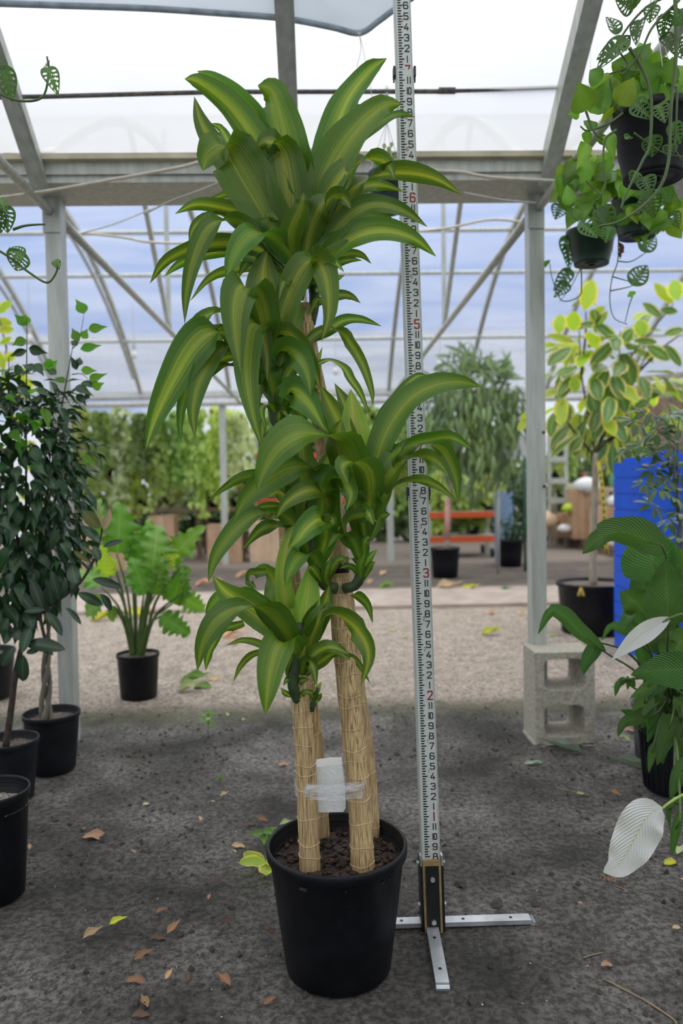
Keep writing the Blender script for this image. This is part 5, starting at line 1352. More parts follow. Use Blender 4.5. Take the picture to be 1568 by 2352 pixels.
for b, t, w, k in (((1430, 811), (1450, 888), 54, 0), ((1412, 784), (1354, 839), 32, 0), ((1408, 868), (1391, 934), 40, 0), ((1422, 883), (1437, 947), 40, 0), ((1355, 898), (1371, 958), 38, 0), ((1486, 918), (1474, 861), 34, 0), ((1494, 917), (1521, 873), 36, 0), ((1491, 922), (1458, 934), 24, 0), ((1402, 989), (1397, 934), 34, 0), ((1340, 714), (1362, 638), 40, 1), ((1389, 704), (1351, 734), 24, 1), ((1283, 767), (1285, 718), 32, 1), ((1318, 714), (1315, 762), 40, 1), ((1331, 746), (1378, 744), 20, 0), ((1419, 787), (1368, 738), 26, 0), ((1319, 786), (1256, 767), 18, 1), ((1546, 698), (1500, 650), 24, 1), ((1556, 691), (1545, 640), 38, 1), ((1474, 696), (1520, 728), 24, 0), ((1556, 716), (1516, 711), 20, 0), ((1475, 773), (1469, 733), 38, 1), ((1428, 791), (1452, 753), 30, 0), ((1454, 782), (1510, 786), 18, 0), ((1484, 794), (1540, 827), 30, 0), ((1524, 791), (1568, 842), 24, 0), ((1524, 769), (1572, 755), 22, 0), ((1312, 799), (1256, 836), 38, 0), ((1327, 791), (1293, 838), 18, 1), ((1318, 865), (1322, 900), 28, 1), ((1310, 868), (1279, 908), 22, 0), ((1396, 849), (1367, 905), 32, 0), ((1294, 920), (1303, 971), 40, 0), ((1270, 948), (1264, 1005), 28, 0), ((1418, 990), (1474, 996), 20, 0), ((1416, 995), (1379, 1001), 17, 1), ((1391, 1009), (1359, 1066), 38, 0), ((1355, 1018), (1350, 1062), 18, 0), ((1338, 1002), (1307, 1038), 30, 0), ((1321, 1002), (1258, 1047), 16, 0), ((1421, 1008), (1454, 1060), 28, 0), ((1406, 1019), (1408, 1090), 32, 0), ((1230, 948), (1188, 987), 24, 1), ((1236, 944), (1194, 958), 14, 1), ((1250, 870), (1205, 880), 16, 1)):
    pleaf(VT, (ALT, ALTY)[k][int(b[0]) % 2], b, t, w * 1.05, Yv + rg.uniform(-.12, .02), 0.27, rg.uniform(-.06, .06), rg.uniform(-0.35, 0.35))
cv = at(1400, 870, Yv + 0.12)
for k in range(130):
    d = rnd_dir(rg)
    p = cv + V((d.x * 0.56, d.y * 0.34 + 0.02, d.z * 0.62)) * (0.4 + 0.6 * rg.random())
    if p.x < at(1262, 900, p.y).x: continue
    inst('leaf', rg.choice(ALT + ALTY[:1]), frame(p, (d * 0.7 + V((0, 0, -0.4)) + rnd_dir(rg) * 0.4), d + V((0, -0.3, 0.6)), rg.uniform(0.17, 0.26), rg.uniform(0.17, 0.24)), VT)
# strip of yellow measuring tape hanging by the trunk
tapey = plain('yellow_tape', (0.66, 0.55, 0.06), 0.5, nscale=90, amt=0.1)
mb = MB(); sp = crom([at(1374, 1060, Yv - .05), at(1380, 1100, Yv - .06), at(1386, 1150, Yv - .06), at(1388, 1200, Yv - .05), at(1392, 1260, Yv - .04), at(1396, 1272, Yv - .03)], 16)
for p in sp: mb.v += [p - V((0.016, 0, 0)), p + V((0.016, 0.004, 0))]
mb.f = [(2 * i, 2 * i + 1, 2 * i + 3, 2 * i + 2) for i in range(16)]
ty = thing('marking_tape', sp[-1], 'yellow marked tape dangling beside the variegated ficus trunk', 'tape')
part('tape_strip', mb, tapey, ty)
mb = MB()
for i in range(2, 15):
    p = sp[i]; mb.add([p + V((-0.008, -0.003, -0.012)), p + V((0.004, -0.002, -0.012)), p + V((0.004, -0.002, 0.010)), p + V((-0.008, -0.003, 0.010))], [(0, 1, 2, 3)])
part('tape_marks', mb, ink, ty)

# ================================================================== blue bin
yb = 4.7
bx0, bx1 = at(1465, 1150, yb).x, at(1640, 1150, yb).x
zt = at(1490, 1058, yb).z
mb = MB()
n = 12; hh = zt / n
for k in range(n):
    mb.box(((bx0 + bx1) / 2, yb + 0.2, (k + 0.5) * hh), (bx1 - bx0, 0.40, hh - 0.006))
    if k < n - 1: mb.box(((bx0 + bx1) / 2, yb + 0.2, (k + 1) * hh), (bx1 - bx0 - 0.016, 0.384, 0.008))
blue = plain('blue_plastic', (0.0, 0.085, 0.62), 0.4, nscale=10, amt=0.12)
BB = thing('blue_bin', ((bx0 + bx1) / 2, yb + 0.2, 0), 'tall bright blue plastic bin with grooved sides behind the schefflera', 'bin')
part('bin_body', mb, blue, BB)
mb = MB().box(((bx0 + bx1) / 2 + 0.03, yb + 0.2, zt + 0.012), (bx1 - bx0 - 0.06, 0.36, 0.03)); mb.box(((bx0 + bx1) / 2 + 0.06, yb + 0.2, zt + 0.04), (0.16, 0.2, 0.06))
part('bin_lid', mb, blue, BB)

# ================================================================== schefflera
ps_ = on(1535, 1772); ps_ = V((ps_.x, ps_.y + 0.10, 0))
SF = thing('potted_schefflera', ps_, 'dark umbrella-leaved schefflera in a grey pot beside the blue bin', 'plant')
nursery_pot(SF, ps_, 58 * mpp(ps_.y), 48 * mpp(ps_.y), 0.24, grey_pl, mix_m)
Ys = ps_.y + 0.05
twig(SF, [ps_ + V((0, 0, 0.2)), at(1560, 1400, Ys), at(1562, 1200, Ys), at(1545, 1050, Ys)], 0.012, 0.005, wood_g, 'trunk')
rg = random.Random(23)
for (x, y, r, l) in ((1456, 968, 40, 1), (1488, 948, 40, 1), (1535, 952, 40, 0), (1562, 985, 42, 0), (1508, 992, 38, 1), (1548, 1026, 38, 0), (1478, 1022, 34, 1), (1446, 1030, 36, 0), (1530, 1062, 36, 0), (1500, 1078, 36, 0), (1560, 1092, 40, 0), (1512, 1122, 34, 0), (1548, 1142, 36, 0), (1566, 1180, 38, 0), (1500, 1160, 34, 0), (1536, 1196, 36, 0), (1560, 1232, 38, 0), (1480, 1110, 28, 0), (1522, 1010, 34, 1), (1566, 940, 34, 1), (1540, 1250, 36, 0), (1565, 1060, 38, 0), (1528, 1104, 30, 0), (1552, 1120, 34, 0), (1515, 1040, 34, 0)):
    Y = Ys + rg.uniform(-.12, .12); p = at(x, y, Y)
    up = V((0, -0.45, 1)) + rnd_dir(rg) * 0.5
    L = r * mpp(Y) * 1.25
    inst('leaf', (SCHL if l else SCH)[0 if l else rg.randrange(2)], frame(p, rnd_dir(rg).cross(up), up, L, L), SF)
    q = at(1555, min(1300, y + 55), Ys)
    twig(SF, [q, q.lerp(p, 0.5) + V((0, 0, 0.02)), p], 0.0026, 0.0016, stem_g, 'leaf_stalk', 6, 5)

# ================================================================== peace lily
pl0 = on(1545, 1838); pl0 = V((pl0.x + 0.03, pl0.y + 0.10, 0))
PL = thing('potted_peace_lily', pl0, 'peace lily with big glossy leaves and two white blooms in a black pot', 'plant')
nursery_pot(PL, pl0, 68 * mpp(pl0.y), 54 * mpp(pl0.y), 0.25, black_dusty, mix_m)
mb = MB()
for k in range(26):
    a = 2 * PI * k / 26
    r0, r1 = 54 * mpp(pl0.y) * 1.005, 64 * mpp(pl0.y) * 1.005
    mb.bar(pl0 + V((r0 * math.cos(a), r0 * math.sin(a), 0.012)), pl0 + V((r1 * math.cos(a), r1 * math.sin(a), 0.215)), 0.004, 0.006)
part('pot_rib', mb, black_dusty, PL)
YL = pl0.y
PLN = [0]
def lily(pts, W, mat, Y, dz=0.0, ph=(0.0, 0.0), kind='oval', stalk=True, wave=0.05, fold=0.30):
    PLN[0] += 1
    n = len(pts) - 1
    P = [at(x, y, Y + dz * (i / n)) for i, (x, y) in enumerate(pts)]
    lf = part('leaf' if mat is not lily_w else 'white_bloom', ribbon(P, W * mpp(Y) * 1.04, kind, ph, fold, wave, 24, 10, PLN[0] + 500), mat, PL, True)
    if stalk:
        f0 = pl0 + V((R.uniform(-0.03, 0.03), R.uniform(-0.03, 0.03), 0.2))
        t = (P[0] - P[1]).normalized()
        twig(PL, [f0, f0.lerp(P[0], 0.55) + V((0, 0, 0.06)) + t * 0.03, P[0], P[0].lerp(P[1], 0.8)], 0.0055, 0.002, stem_g, 'leaf_stalk', 12, 6)
    return P
lily([(1528, 1272), (1480, 1238), (1425, 1222), (1375, 1236), (1337, 1272)], 92, lily_g, 2.35, -.05, (.1, .2))
lily([(1512, 1335), (1496, 1275), (1484, 1205)], 158, lily_g, 2.52, .02, (.1, .1))
lily([(1534, 1440), (1531, 1360), (1527, 1284)], 112, lily_m, 2.28, .0, (0.1, -.2))
lily([(1495, 1450), (1468, 1392), (1424, 1358)], 112, lily_g, 2.50, .0, (.2, .1))
lily([(1505, 1490), (1478, 1425), (1455, 1370)], 96, lily_g, 2.56, .03)
lily([(1500, 1400), (1478, 1350), (1470, 1300)], 80, lily_m, 2.58, .03)
lily([(1515, 1440), (1490, 1400), (1475, 1360)], 70, lily_d, 2.55, .05)
lily([(1482, 1470), (1462, 1422), (1446, 1415), (1433, 1438), (1437, 1464)], 36, lily_m, 2.30, -.05, (.1, .5))
lily([(1462, 1470), (1420, 1441), (1400, 1440), (1381, 1472)], 24, lily_m, 2.35, -.02)
lily([(1392, 1500), (1335, 1455), (1292, 1412), (1264, 1404), (1235, 1457)], 46, lily_d, 2.40, -.05, (.5, 0))
lily([(1376, 1476), (1362, 1494), (1346, 1520), (1339, 1550)], 40, lily_d, 2.42, .0)
lily([(1620, 1545), (1560, 1538), (1505, 1540), (1448, 1550)], 98, lily_m, 2.15, .0, (.1, .1))
lily([(1512, 1560), (1480, 1582), (1446, 1604)], 28, lily_g, 2.42, .0)
lily([(1495, 1590), (1474, 1622), (1452, 1662)], 46, lily_g, 2.45, .0)
lily([(1502, 1622), (1462, 1648), (1432, 1660), (1418, 1692)], 34, lily_g, 2.45, -.03)
lily([(1484, 1640), (1467, 1652), (1459, 1678)], 22, lily_g, 2.5, .0)
lily([(1545, 1640), (1532, 1685), (1508, 1758)], 52, lily_g, 2.40, -.04)
lily([(1502, 1705), (1496, 1735), (1489, 1775)], 22, lily_g, 2.45, -.02)
lily([(1572, 1655), (1562, 1705), (1558, 1752)], 34, lily_g, 2.35, .0)
lily([(1590, 1735), (1560, 1780), (1538, 1835)], 44, lily_m, 2.10, .0)
lily([(1562, 1860), (1550, 1915), (1542, 1967)], 24, lily_m, 1.98, .0)
lily([(1546, 1830), (1535, 1868), (1539, 1905)], 13, lily_g, 2.1, .0)
lily([(1580, 1832), (1540, 1846), (1508, 1862)], 19, lily_g, 2.05, .0)
lily([(1440, 1560), (1420, 1570), (1412, 1600)], 20, lily_g, 2.5)
lily([(1455, 1580), (1446, 1560), (1440, 1585)], 20, lily_m, 2.5)
lily([(1490, 1640), (1455, 1640), (1424, 1630)], 26, lily_d, 2.55)
lily([(1530, 1500), (1520, 1460), (1560, 1430)], 80, lily_d, 2.5)
lily([(1545, 1520), (1560, 1480), (1600, 1440)], 90, lily_d, 2.45)
lily([(1500, 1540), (1475, 1500), (1462, 1470)], 40, lily_d, 2.5)
lily([(1560, 1330), (1556, 1290), (1550, 1250)], 50, lily_g, 2.45)
lily([(1565, 1340), (1572, 1290), (1560, 1260)], 40, lily_m, 2.4)
for k in range(16):
    x, y = R.uniform(1480, 1580), R.uniform(1560, 1690)
    a = R.uniform(0.5, 2.6)
    lily([(x, y), (x - 30 * math.cos(a), y + 20), (x - 50 * math.cos(a), y + 70 * math.sin(a))], R.uniform(22, 40), lily_d if k % 3 else lily_m, R.uniform(2.42, 2.6), R.uniform(-.05, .05), stalk=k % 2 == 0)
# the two white blooms: spathe on a curved stalk
twig(PL, [pl0 + V((0, 0, 0.22)), at(1600, 1450, 2.3), at(1575, 1412, 2.22), at(1540, 1419, 2.2), at(1520, 1430, 2.2)], 0.006, 0.004, stem_g, 'flower_stalk', 14, 7)
lily([(1540, 1418), (1492, 1444), (1450, 1475), (1404, 1516)], 46, lily_w, 2.20, -.02, (.2, .1), 'lance', False, 0.02, 0.4)
twig(PL, [pl0 + V((0, 0, 0.22)), at(1640, 1760, 2.1), at(1590, 1812, 2.0), at(1545, 1838, 1.97), at(1510, 1868, 1.955), at(1478, 1915, 1.95)], 0.0055, 0.0025, plain('pale_stalk', (0.30, 0.42, 0.10), 0.45), 'flower_stalk', 16, 8)
lily([(1518, 1852), (1482, 1880), (1452, 1935), (1420, 1985), (1385, 2003)], 108, lily_w, 1.955, .0, (0, .1), 'oval', False, 0.10, 0.14)

# ================================================================== hanging baskets on the right, vines on the left
def basket(name, c, rt, rb_, h, mat, lab, hook_to):
    t = thing(name, c, lab, 'plant', 'hanging baskets')
    c = V(c)
    part('pot', MB().lathe(c, [(0, 0.03), (rb_ * 0.26, 0.03), (rb_ * 0.26, 0.0), (rb_ * 0.42, 0.0), (rb_ * 0.42, 0.006), (rb_ * 0.8, 0.006), (rb_, 0.0), (rb_ * 1.02, h * 0.06), (lerp(rb_, rt, 0.35), h * 0.33), (lerp(rb_, rt, 0.36) + 0.002, h * 0.35), (lerp(rb_, rt, 0.75), h * 0.85), (rt, h * 0.88), (rt * 1.03, h * 0.90), (rt * 1.03, h), (rt * 0.95, h), (rt * 0.9, h * 0.8), (0, h * 0.8)], 36), mat, t, True)
    top = V((c.x, c.y, hook_to))
    for k in range(3):
        a = 2 * PI * k / 3 + 0.4
        part('hanger_wire', MB().tube([c + V((rt * math.cos(a), rt * math.sin(a), h)), V((c.x, c.y, min(hook_to - 0.03, c.z + h + 0.30)))], 0.0012, 5), galv, t)
    part('hook', MB().tube(crom([V((c.x, c.y, min(hook_to - 0.03, c.z + h + 0.30))), top - V((0, 0, 0.01)), top + V((0.012, 0, 0.02)), top + V((0.022, 0, -0.004))], 8), 0.003, 6), galv, t)
    return t
rg = random.Random(31)
def vine(par, pts, Y, r=0.0035, mat=stem_g, dz=0.0):
    n = len(pts) - 1
    twig(par, [at(x, y, Y + dz * i / n) for i, (x, y) in enumerate(pts)], r, r * 0.6, mat, 'vine', 8 * n, 6)
def sc_leaves(par, c, rx, ry, n, Y, dY, meshes, L, turn=0.5, seed=1):
    q = random.Random(seed)
    for k in range(n):
        a = q.uniform(0, 2 * PI); m = math.sqrt(q.random())
        x, y = c[0] + rx * m * math.cos(a), c[1] + ry * m * math.sin(a)
        th = q.gauss(1.7, 0.8); l = L * q.uniform(0.75, 1.25)
        pleaf(par, q.choice(meshes), (x, y), (x + l * math.cos(th), y + l * math.sin(th)), l * 0.72, Y + q.uniform(-dY, dY), 0.36, q.uniform(-.06, .04), q.uniform(-turn, turn))
c1 = at(1500, 412, 1.98)
B1 = basket('hanging_basket', c1, 0.102, 0.074, 0.168, black_dusty, 'black hanging basket overflowing with pothos and monstera vines', arch_n(1.98) - 0.08)
c2 = at(1358, 608, 3.10)
B2 = basket('hanging_basket', c2, 0.098, 0.068, 0.135, green_pl, 'round dark green hanging pot at the lower end of the vines', arch_n(2.4) - 0.08)
c3 = at(1462, 545, 2.85)
B3 = basket('hanging_basket', c3, 0.088, 0.066, 0.14, green_pl, 'small dark green hanging pot with dead leaf scraps beneath', arch_n(2.85) - 0.08)
# pothos over the black basket
for b, t, w in (((1348, 252), (1330, 195), 58), ((1365, 262), (1392, 180), 60), ((1380, 185), (1345, 158), 36), ((1400, 190), (1438, 180), 30), ((1385, 250), (1400, 190), 50), ((1440, 175), (1490, 90), 60), ((1480, 140), (1465, 100), 40), ((1500, 200), (1480, 135), 50), ((1530, 190), (1545, 130), 44), ((1560, 200), (1535, 110), 50), ((1420, 240), (1460, 175), 50), ((1455, 200), (1450, 140), 44), ((1330, 258), (1305, 262), 26), ((1370, 320), (1420, 330), 24), ((1345, 330), (1330, 380), 30), ((1395, 310), (1410, 355), 28), ((1365, 300), (1340, 270), 24), ((1350, 300), (1345, 340), 22), ((1500, 215), (1540, 225), 40), ((1560, 240), (1590, 200), 50), ((1480, 235), (1470, 200), 34), ((1520, 240), (1565, 180), 44)):
    pleaf(B1, POT[(int(b[0]) + int(t[1])) % 6], b, t, w, 1.92 + rg.uniform(-.06, .06), 0.36, rg.uniform(-.05, .03), rg.uniform(-0.4, 0.4))
sc_leaves(B1, (1480, 190), 105, 75, 44, 1.96, 0.06, POT, 52, 0.5, 3)
for b, t, w in (((1415, 80), (1400, 22), 34), ((1440, 90), (1372, 145), 46), ((1425, 85), (1440, 120), 34), ((1470, 45), (1455, 90), 34), ((1455, 20), (1420, 0), 40), ((1530, 30), (1520, 90), 36), ((1560, 20), (1540, 60), 40), ((1500, 10), (1490, 50), 36), ((1410, 110), (1380, 130), 34), ((1450, 75), (1482, 60), 28), ((1555, 90), (1568, 130), 40), ((1520, 80), (1550, 110), 34), ((1465, 10), (1440, -10), 34), ((1560, 60), (1568, 20), 40)):
    pleaf(B1, MOND[int(b[0]) % 2], b, t, w, 1.80 + rg.uniform(-.05, .05), 0.36, rg.uniform(-.03, .03), rg.uniform(-0.5, 0.5))
for b, t, w in (((1455, 235), (1490, 265), 42), ((1510, 240), (1528, 275), 40), ((1495, 310), (1500, 362), 46), ((1480, 405), (1492, 440), 44), ((1465, 395), (1448, 420), 34), ((1435, 320), (1455, 305), 20), ((1545, 280), (1560, 330), 36), ((1540, 330), (1535, 360), 34)):
    pleaf(B1, MON[int(b[1]) % 2], b, t, w, 1.84, 0.36, rg.uniform(-.03, .03), rg.uniform(-0.4, 0.4))
for pts, Y, r in ((((1560, -20), (1480, 20), (1420, 100), (1440, 150), (1400, 170)), 1.80, .003), (((1510, 0), (1480, 40), (1440, 90), (1420, 110)), 1.79, .0025), (((1560, 0), (1500, 60), (1470, 120), (1430, 170), (1418, 158)), 1.80, .003), (((1550, -10), (1552, 120), (1540, 250), (1533, 380), (1500, 450), (1430, 505), (1375, 520)), 1.79, .0048), (((1445, 110), (1480, 170), (1495, 230), (1492, 330), (1475, 370), (1440, 440), (1425, 480)), 1.81, .0045), (((1430, 260), (1395, 285), (1350, 300), (1332, 290)), 1.86, .003), (((1345, 255), (1362, 300), (1385, 322)), 1.86, .003), (((1415, 298), (1390, 320), (1385, 370), (1390, 420), (1380, 450)), 1.84, .003), (((1555, 200), (1552, 300), (1550, 340), (1566, 370)), 1.84, .003), (((1400, 180), (1412, 240), (1430, 258)), 1.90, .003)):
    vine(B1, pts, Y, r, stem_g)
vine(B1, [(1455, 305), (1520, 350), (1568, 360)], 1.84, 0.0025, stem_g)
# middle tangle (green pots)
for b, t, w in (((1340, 420), (1328, 350), 46), ((1412, 400), (1408, 468), 44), ((1385, 420), (1420, 380), 40), ((1365, 430), (1345, 400), 40), ((1310, 470), (1298, 420), 28), ((1330, 412), (1290, 415), 18), ((1445, 420), (1428, 465), 34), ((1480, 430), (1468, 480), 30), ((1380, 470), (1362, 500), 30), ((1345, 460), (1330, 490), 24), ((1530, 440), (1520, 470), 34), ((1490, 500), (1480, 480), 30), ((1350, 380), (1380, 400), 26), ((1400, 370), (1388, 400), 26), ((1430, 395), (1412, 410), 24)):
    pleaf(B2, POT[(int(b[1]) + int(t[0])) % 6], b, t, w, 2.75 + rg.uniform(-.08, .08), 0.36, rg.uniform(-.04, .04), rg.uniform(-0.4, 0.4))
sc_leaves(B2, (1372, 425), 82, 85, 46, 2.85, 0.10, POT, 46, 0.5, 5)
sc_leaves(B3, (1505, 465), 80, 60, 34, 2.80, 0.08, POT + MON, 46, 0.5, 7)
for b, t, w in (((1330, 510), (1375, 540), 42), ((1385, 470), (1400, 540), 44), ((1400, 520), (1392, 555), 34), ((1370, 480), (1392, 510), 30), ((1490, 445), (1505, 500), 44), ((1520, 430), (1540, 470), 40)):
    pleaf(B2, MON[int(b[0]) % 2], b, t, w, 2.62, 0.36, rg.uniform(-.03, .03), rg.uniform(-0.3, 0.3))
for pts, Y in ((((1315, 470), (1322, 440), (1312, 490), (1332, 512)), 2.7), (((1390, 420), (1375, 455), (1360, 470), (1385, 540)), 2.7), (((1345, 415), (1370, 440), (1380, 448)), 2.7)):
    vine(B2, pts, Y, 0.003)
# trailing ends under the green pot
for b, t, w, m in (((1258, 608), (1250, 600), 18, 0), ((1300, 540), (1305, 600), 34, 1), ((1313, 620), (1270, 665), 34, 1), ((1305, 650), (1275, 680), 28, 1), ((1300, 560), (1310, 620), 24, 1), ((1290, 470), (1275, 500), 40, 2)):
    pleaf(B2, MON[0] if m else POT[0], b, t, w, 3.15, 0.36, rg.uniform(-.03, .03), rg.uniform(-0.3, 0.3))
vine(B2, [(1334, 612), (1335, 650), (1330, 680), (1290, 690), (1268, 640), (1262, 605)], 3.08, 0.003, stem_g)
vine(B2, [(1332, 618), (1310, 660), (1285, 692)], 3.10, 0.002, stem_g)
pleaf(B3, MON[0], (1450, 655), (1490, 602), 46, 2.85, 0.36, 0, 0.1)
pleaf(B3, MON[1], (1470, 575), (1515, 530), 44, 2.95, 0.36, 0, 0.2)
pleaf(B3, POT[0], (1452, 680), (1446, 668), 18, 2.85, 0.36)
for pts in (((1420, 548), (1418, 600), (1405, 640), (1400, 690), (1410, 730), (1440, 745)), ((1418, 600), (1450, 600), (1490, 575)), ((1405, 635), (1450, 648)), ((1402, 668), (1440, 660), (1455, 655)), ((1452, 680), (1445, 700), (1435, 740))):
    vine(B3, pts, 2.85, 0.0025, stem_g)
dead = plain('dead_leaf', (0.10, 0.045, 0.020), 0.8, amt=0.4)
mb = ribbon([at(1422, 556, 2.84), at(1426, 575, 2.83), at(1424, 596, 2.84)], 0.022, 'lance', (0.2, 0.9), 0.5, 0.2, 10, 4, 3)
part('dead_leaf', mb, dead, B3)
# vines on the left hang from a basket beside the picture
c4_ = at(-150, 150, 2.0)
B4 = basket('hanging_basket', c4_, 0.11, 0.08, 0.16, green_pl, 'monstera vines with holed leaves trailing in from a hanging basket', arch_n(2.0) - 0.08)
for b, t, w, k in (((5, 150), (28, 232), 46, 0), ((2, 160), (-10, 120), 34, 0), ((108, 155), (130, 203), 38, 0), ((112, 150), (100, 145), 20, 0), ((0, 455), (12, 480), 26, 0), ((8, 470), (20, 535), 42, 1), ((-5, 480), (5, 535), 30, 1), ((50, 575), (28, 628), 52, 0), ((55, 590), (20, 565), 34, 0), ((132, 605), (122, 620), 20, 0), ((140, 605), (120, 602), 16, 0)):
    pleaf(B4, (MON, MOND)[k][int(b[1]) % 2], b, t, w, 1.98, 0.36, rg.uniform(-.03, .03), rg.uniform(-0.2, 0.2))
for pts in (((-140, 120), (-40, 190), (0, 216), (50, 232), (98, 222), (112, 165), (108, 130)), ((-150, 130), (-60, 420), (-10, 470), (8, 475)), ((-150, 140), (-80, 480), (-20, 560), (20, 590), (70, 628), (108, 649), (128, 628), (133, 605)), ((30, 527), (60, 518), (104, 515))):
    vine(B4, pts, 1.99, 0.0038, stem_g)
sc_leaves(B4, (-190, 150), 70, 60, 14, 2.0, 0.08, POT, 60, 0.5, 9)

# ------------------------------------------------------------------ small hanging pot with a succulent behind the tall plant
c5 = at(888, 488, 2.97)
top5 = at(888, 205, 2.97)
B5 = thing('hanging_succulent', c5, 'dark teal hanging pot with a small succulent on a white hook', 'plant')
teal = plain('teal_plastic', (0.010, 0.030, 0.036), 0.4)
w5 = 40 * mpp(2.97)
part('pot', MB().lathe(c5, [(0, 0), (w5 * 0.78, 0), (w5 * 0.82, 0.006), (w5 * 0.97, 0.125), (w5 * 1.04, 0.128), (w5 * 1.04, 0.150), (w5 * 0.96, 0.150), (w5 * 0.9, 0.12), (0, 0.12)], 32), teal, B5, True)
part('hook', MB().tube([top5 + V((0, 0, 0.012)), at(888, 280, 2.97)], 0.006, 7), pale, B5)
for k in range(4):
    a = 2 * PI * k / 4 + 0.3
    part('hanger_wire', MB().tube([c5 + V((w5 * math.cos(a), w5 * math.sin(a), 0.15)), at(888, 280, 2.97)], 0.0012, 4), pale, B5)
succ = leafmat('succulent_leaf', (0.20, 0.24, 0.11), (0.16, 0.20, 0.09), rough=0.45, trans=0.12, var=0.3)
SUC = blade('succulent_leaf', lambda t: max(0.01, 0.3 * math.sin(PI * t ** 1.2) ** 0.7), 6, succ, 0.1, 0.35, 0, 4, 3)
twig(B5, [c5 + V((0, 0, 0.12)), at(890, 370, 2.97), at(889, 350, 2.97)], 0.004, 0.003, stem_g, 'stem')
for k in range(34):
    x = 888 + rg.uniform(-30, 28); y = 392 - rg.random() * 28 if k > 7 else 345 + rg.uniform(-4, 22)
    if k <= 7: x = 890 + rg.uniform(-8, 10)
    a = rg.gauss(-PI / 2, 0.7)
    pleaf(B5, SUC, (x, y), (x + 17 * math.cos(a), y + 17 * math.sin(a)), 9, 2.97 + rg.uniform(-.04, .04), 0.3, rg.uniform(-.01, .01), rg.uniform(-.5, .5))

# ================================================================== background beyond the path
rg = random.Random(77)
cardb = plain('cardboard', (0.50, 0.325, 0.205), 0.85, nscale=8, amt=0.14)
cardb2 = plain('cardboard_light', (0.60, 0.43, 0.29), 0.85, nscale=8, amt=0.14)
tape_b = plain('box_tape', (0.55, 0.39, 0.26), 0.4)
board = plain('bench_board', (0.25, 0.175, 0.12), 0.8, nscale=20, amt=0.3, stretch=(0.3, 4, 4))
orange = plain('orange_paint', (0.62, 0.10, 0.022), 0.5, amt=0.15)
# weeping tree with long leaves
pw = on(1027, 1330); pw = V((pw.x, pw.y + 0.16, 0))
AL = thing('potted_long_leaf_fig', pw, 'weeping long-leaf fig tree on a pale trunk in a black pot', 'plant')
nursery_pot(AL, pw, 35 * mpp(pw.y), 29 * mpp(pw.y), 0.36, black_pl, mix_m, 0.95, ribs=False, n=28)
twig(AL, [at(1026, 1262, pw.y), at(1028, 1180, pw.y), at(1034, 1100, pw.y), at(1060, 960, pw.y)], 0.028, 0.018, plain('pinkish_trunk', (0.46, 0.36, 0.29), 0.8, amt=0.2), 'trunk')
part('trunk_wrap', MB().tube([at(1026, 1240, pw.y), at(1029, 1150, pw.y)], 0.033, 10), plain('pink_wrap', (0.52, 0.26, 0.24), 0.7), AL, True)
YA = pw.y
def hang(p):
    return True
cA_ = at(1092, 950, YA)
S = []
while len(S) < 1250:
    d = rnd_dir(rg)
    q = 0.55 + 0.45 * rg.random() ** 0.5
    p = cA_ + V((d.x * 0.70, d.y * 0.62, d.z * 0.72 + 0.02)) * q * (0.9 + 0.25 * noise.noise(d * 2.5))
    if d.z < -0.2 and rg.random() < 0.5: p.z -= rg.random() * 0.45
    dd = (V((d.x * 0.35, d.y * 0.35, -1.0 if d.z < 0.6 else 0.2)) + rnd_dir(rg) * 0.35)
    l = rg.uniform(0.14, 0.24)
    S.append((p, frame(p, dd, V((d.x, d.y - 0.4, 0.3)) + rnd_dir(rg) * 0.4, l, l), d))
S.sort(key=lambda s: s[0].y)
for p, M, d in S[:280]:
    inst('leaf', rg.choice(ALI), M, AL)
stuff_leaves('small_leaves', AL, [s[1] for s in S[280:]], ALI[0])
for k in range(7):
    a = k * 0.9
    twig(AL, [at(1060, 960, YA), cA_ + V((0.25 * math.cos(a), 0.25 * math.sin(a), 0.25)), cA_ + V((0.55 * math.cos(a), 0.5 * math.sin(a), 0.1))], 0.012, 0.004, wood_d, 'branch', 8, 5)
# bushy plant in a pot with a blue board behind
pk = on(1178, 1304); pk = V((pk.x, pk.y + 0.17, 0))
BK = thing('potted_shrub', pk, 'small dark bushy shrub in a black pot before the blue board', 'plant')
nursery_pot(BK, pk, 32 * mpp(pk.y), 26 * mpp(pk.y), 0.36, black_pl, mix_m, 0.95, ribs=False, n=28)
twig(BK, [pk + V((0, 0, 0.3)), at(1180, 1200, pk.y), at(1178, 1080, pk.y)], 0.016, 0.008, wood_d, 'stem')
crown(BK, at(1180, 1210, pk.y), (0.20, 0.18, 0.20), 170, FIC, 0.09, 0.09, rg, 0.3, 60, 0.3, None)
crown(BK, at(1190, 1120, pk.y), (0.17, 0.15, 0.25), 120, FIC, 0.09, 0.09, rg, 0.3, 40, 0.3, None)
ybd = 10.6
solo('blue_board', MB().box((at(1157, 1170, ybd).x, ybd, 0.50), (0.26, 0.03, 1.0)), plain('pale_blue_board', (0.22, 0.34, 0.52), 0.6, amt=0.2), 'pale blue board leaning behind the small shrub', 'board')
solo('pole', MB().tube([V((at(1143, 1200, 9.3).x, 9.3, 0)), at(1142, 1040, 9.3)], 0.022, 8), galv, 'grey steel pole holding the paper notices', 'pole', smooth=True)
paper = plain('white_paper', (0.72, 0.73, 0.78), 0.7, amt=0.06)
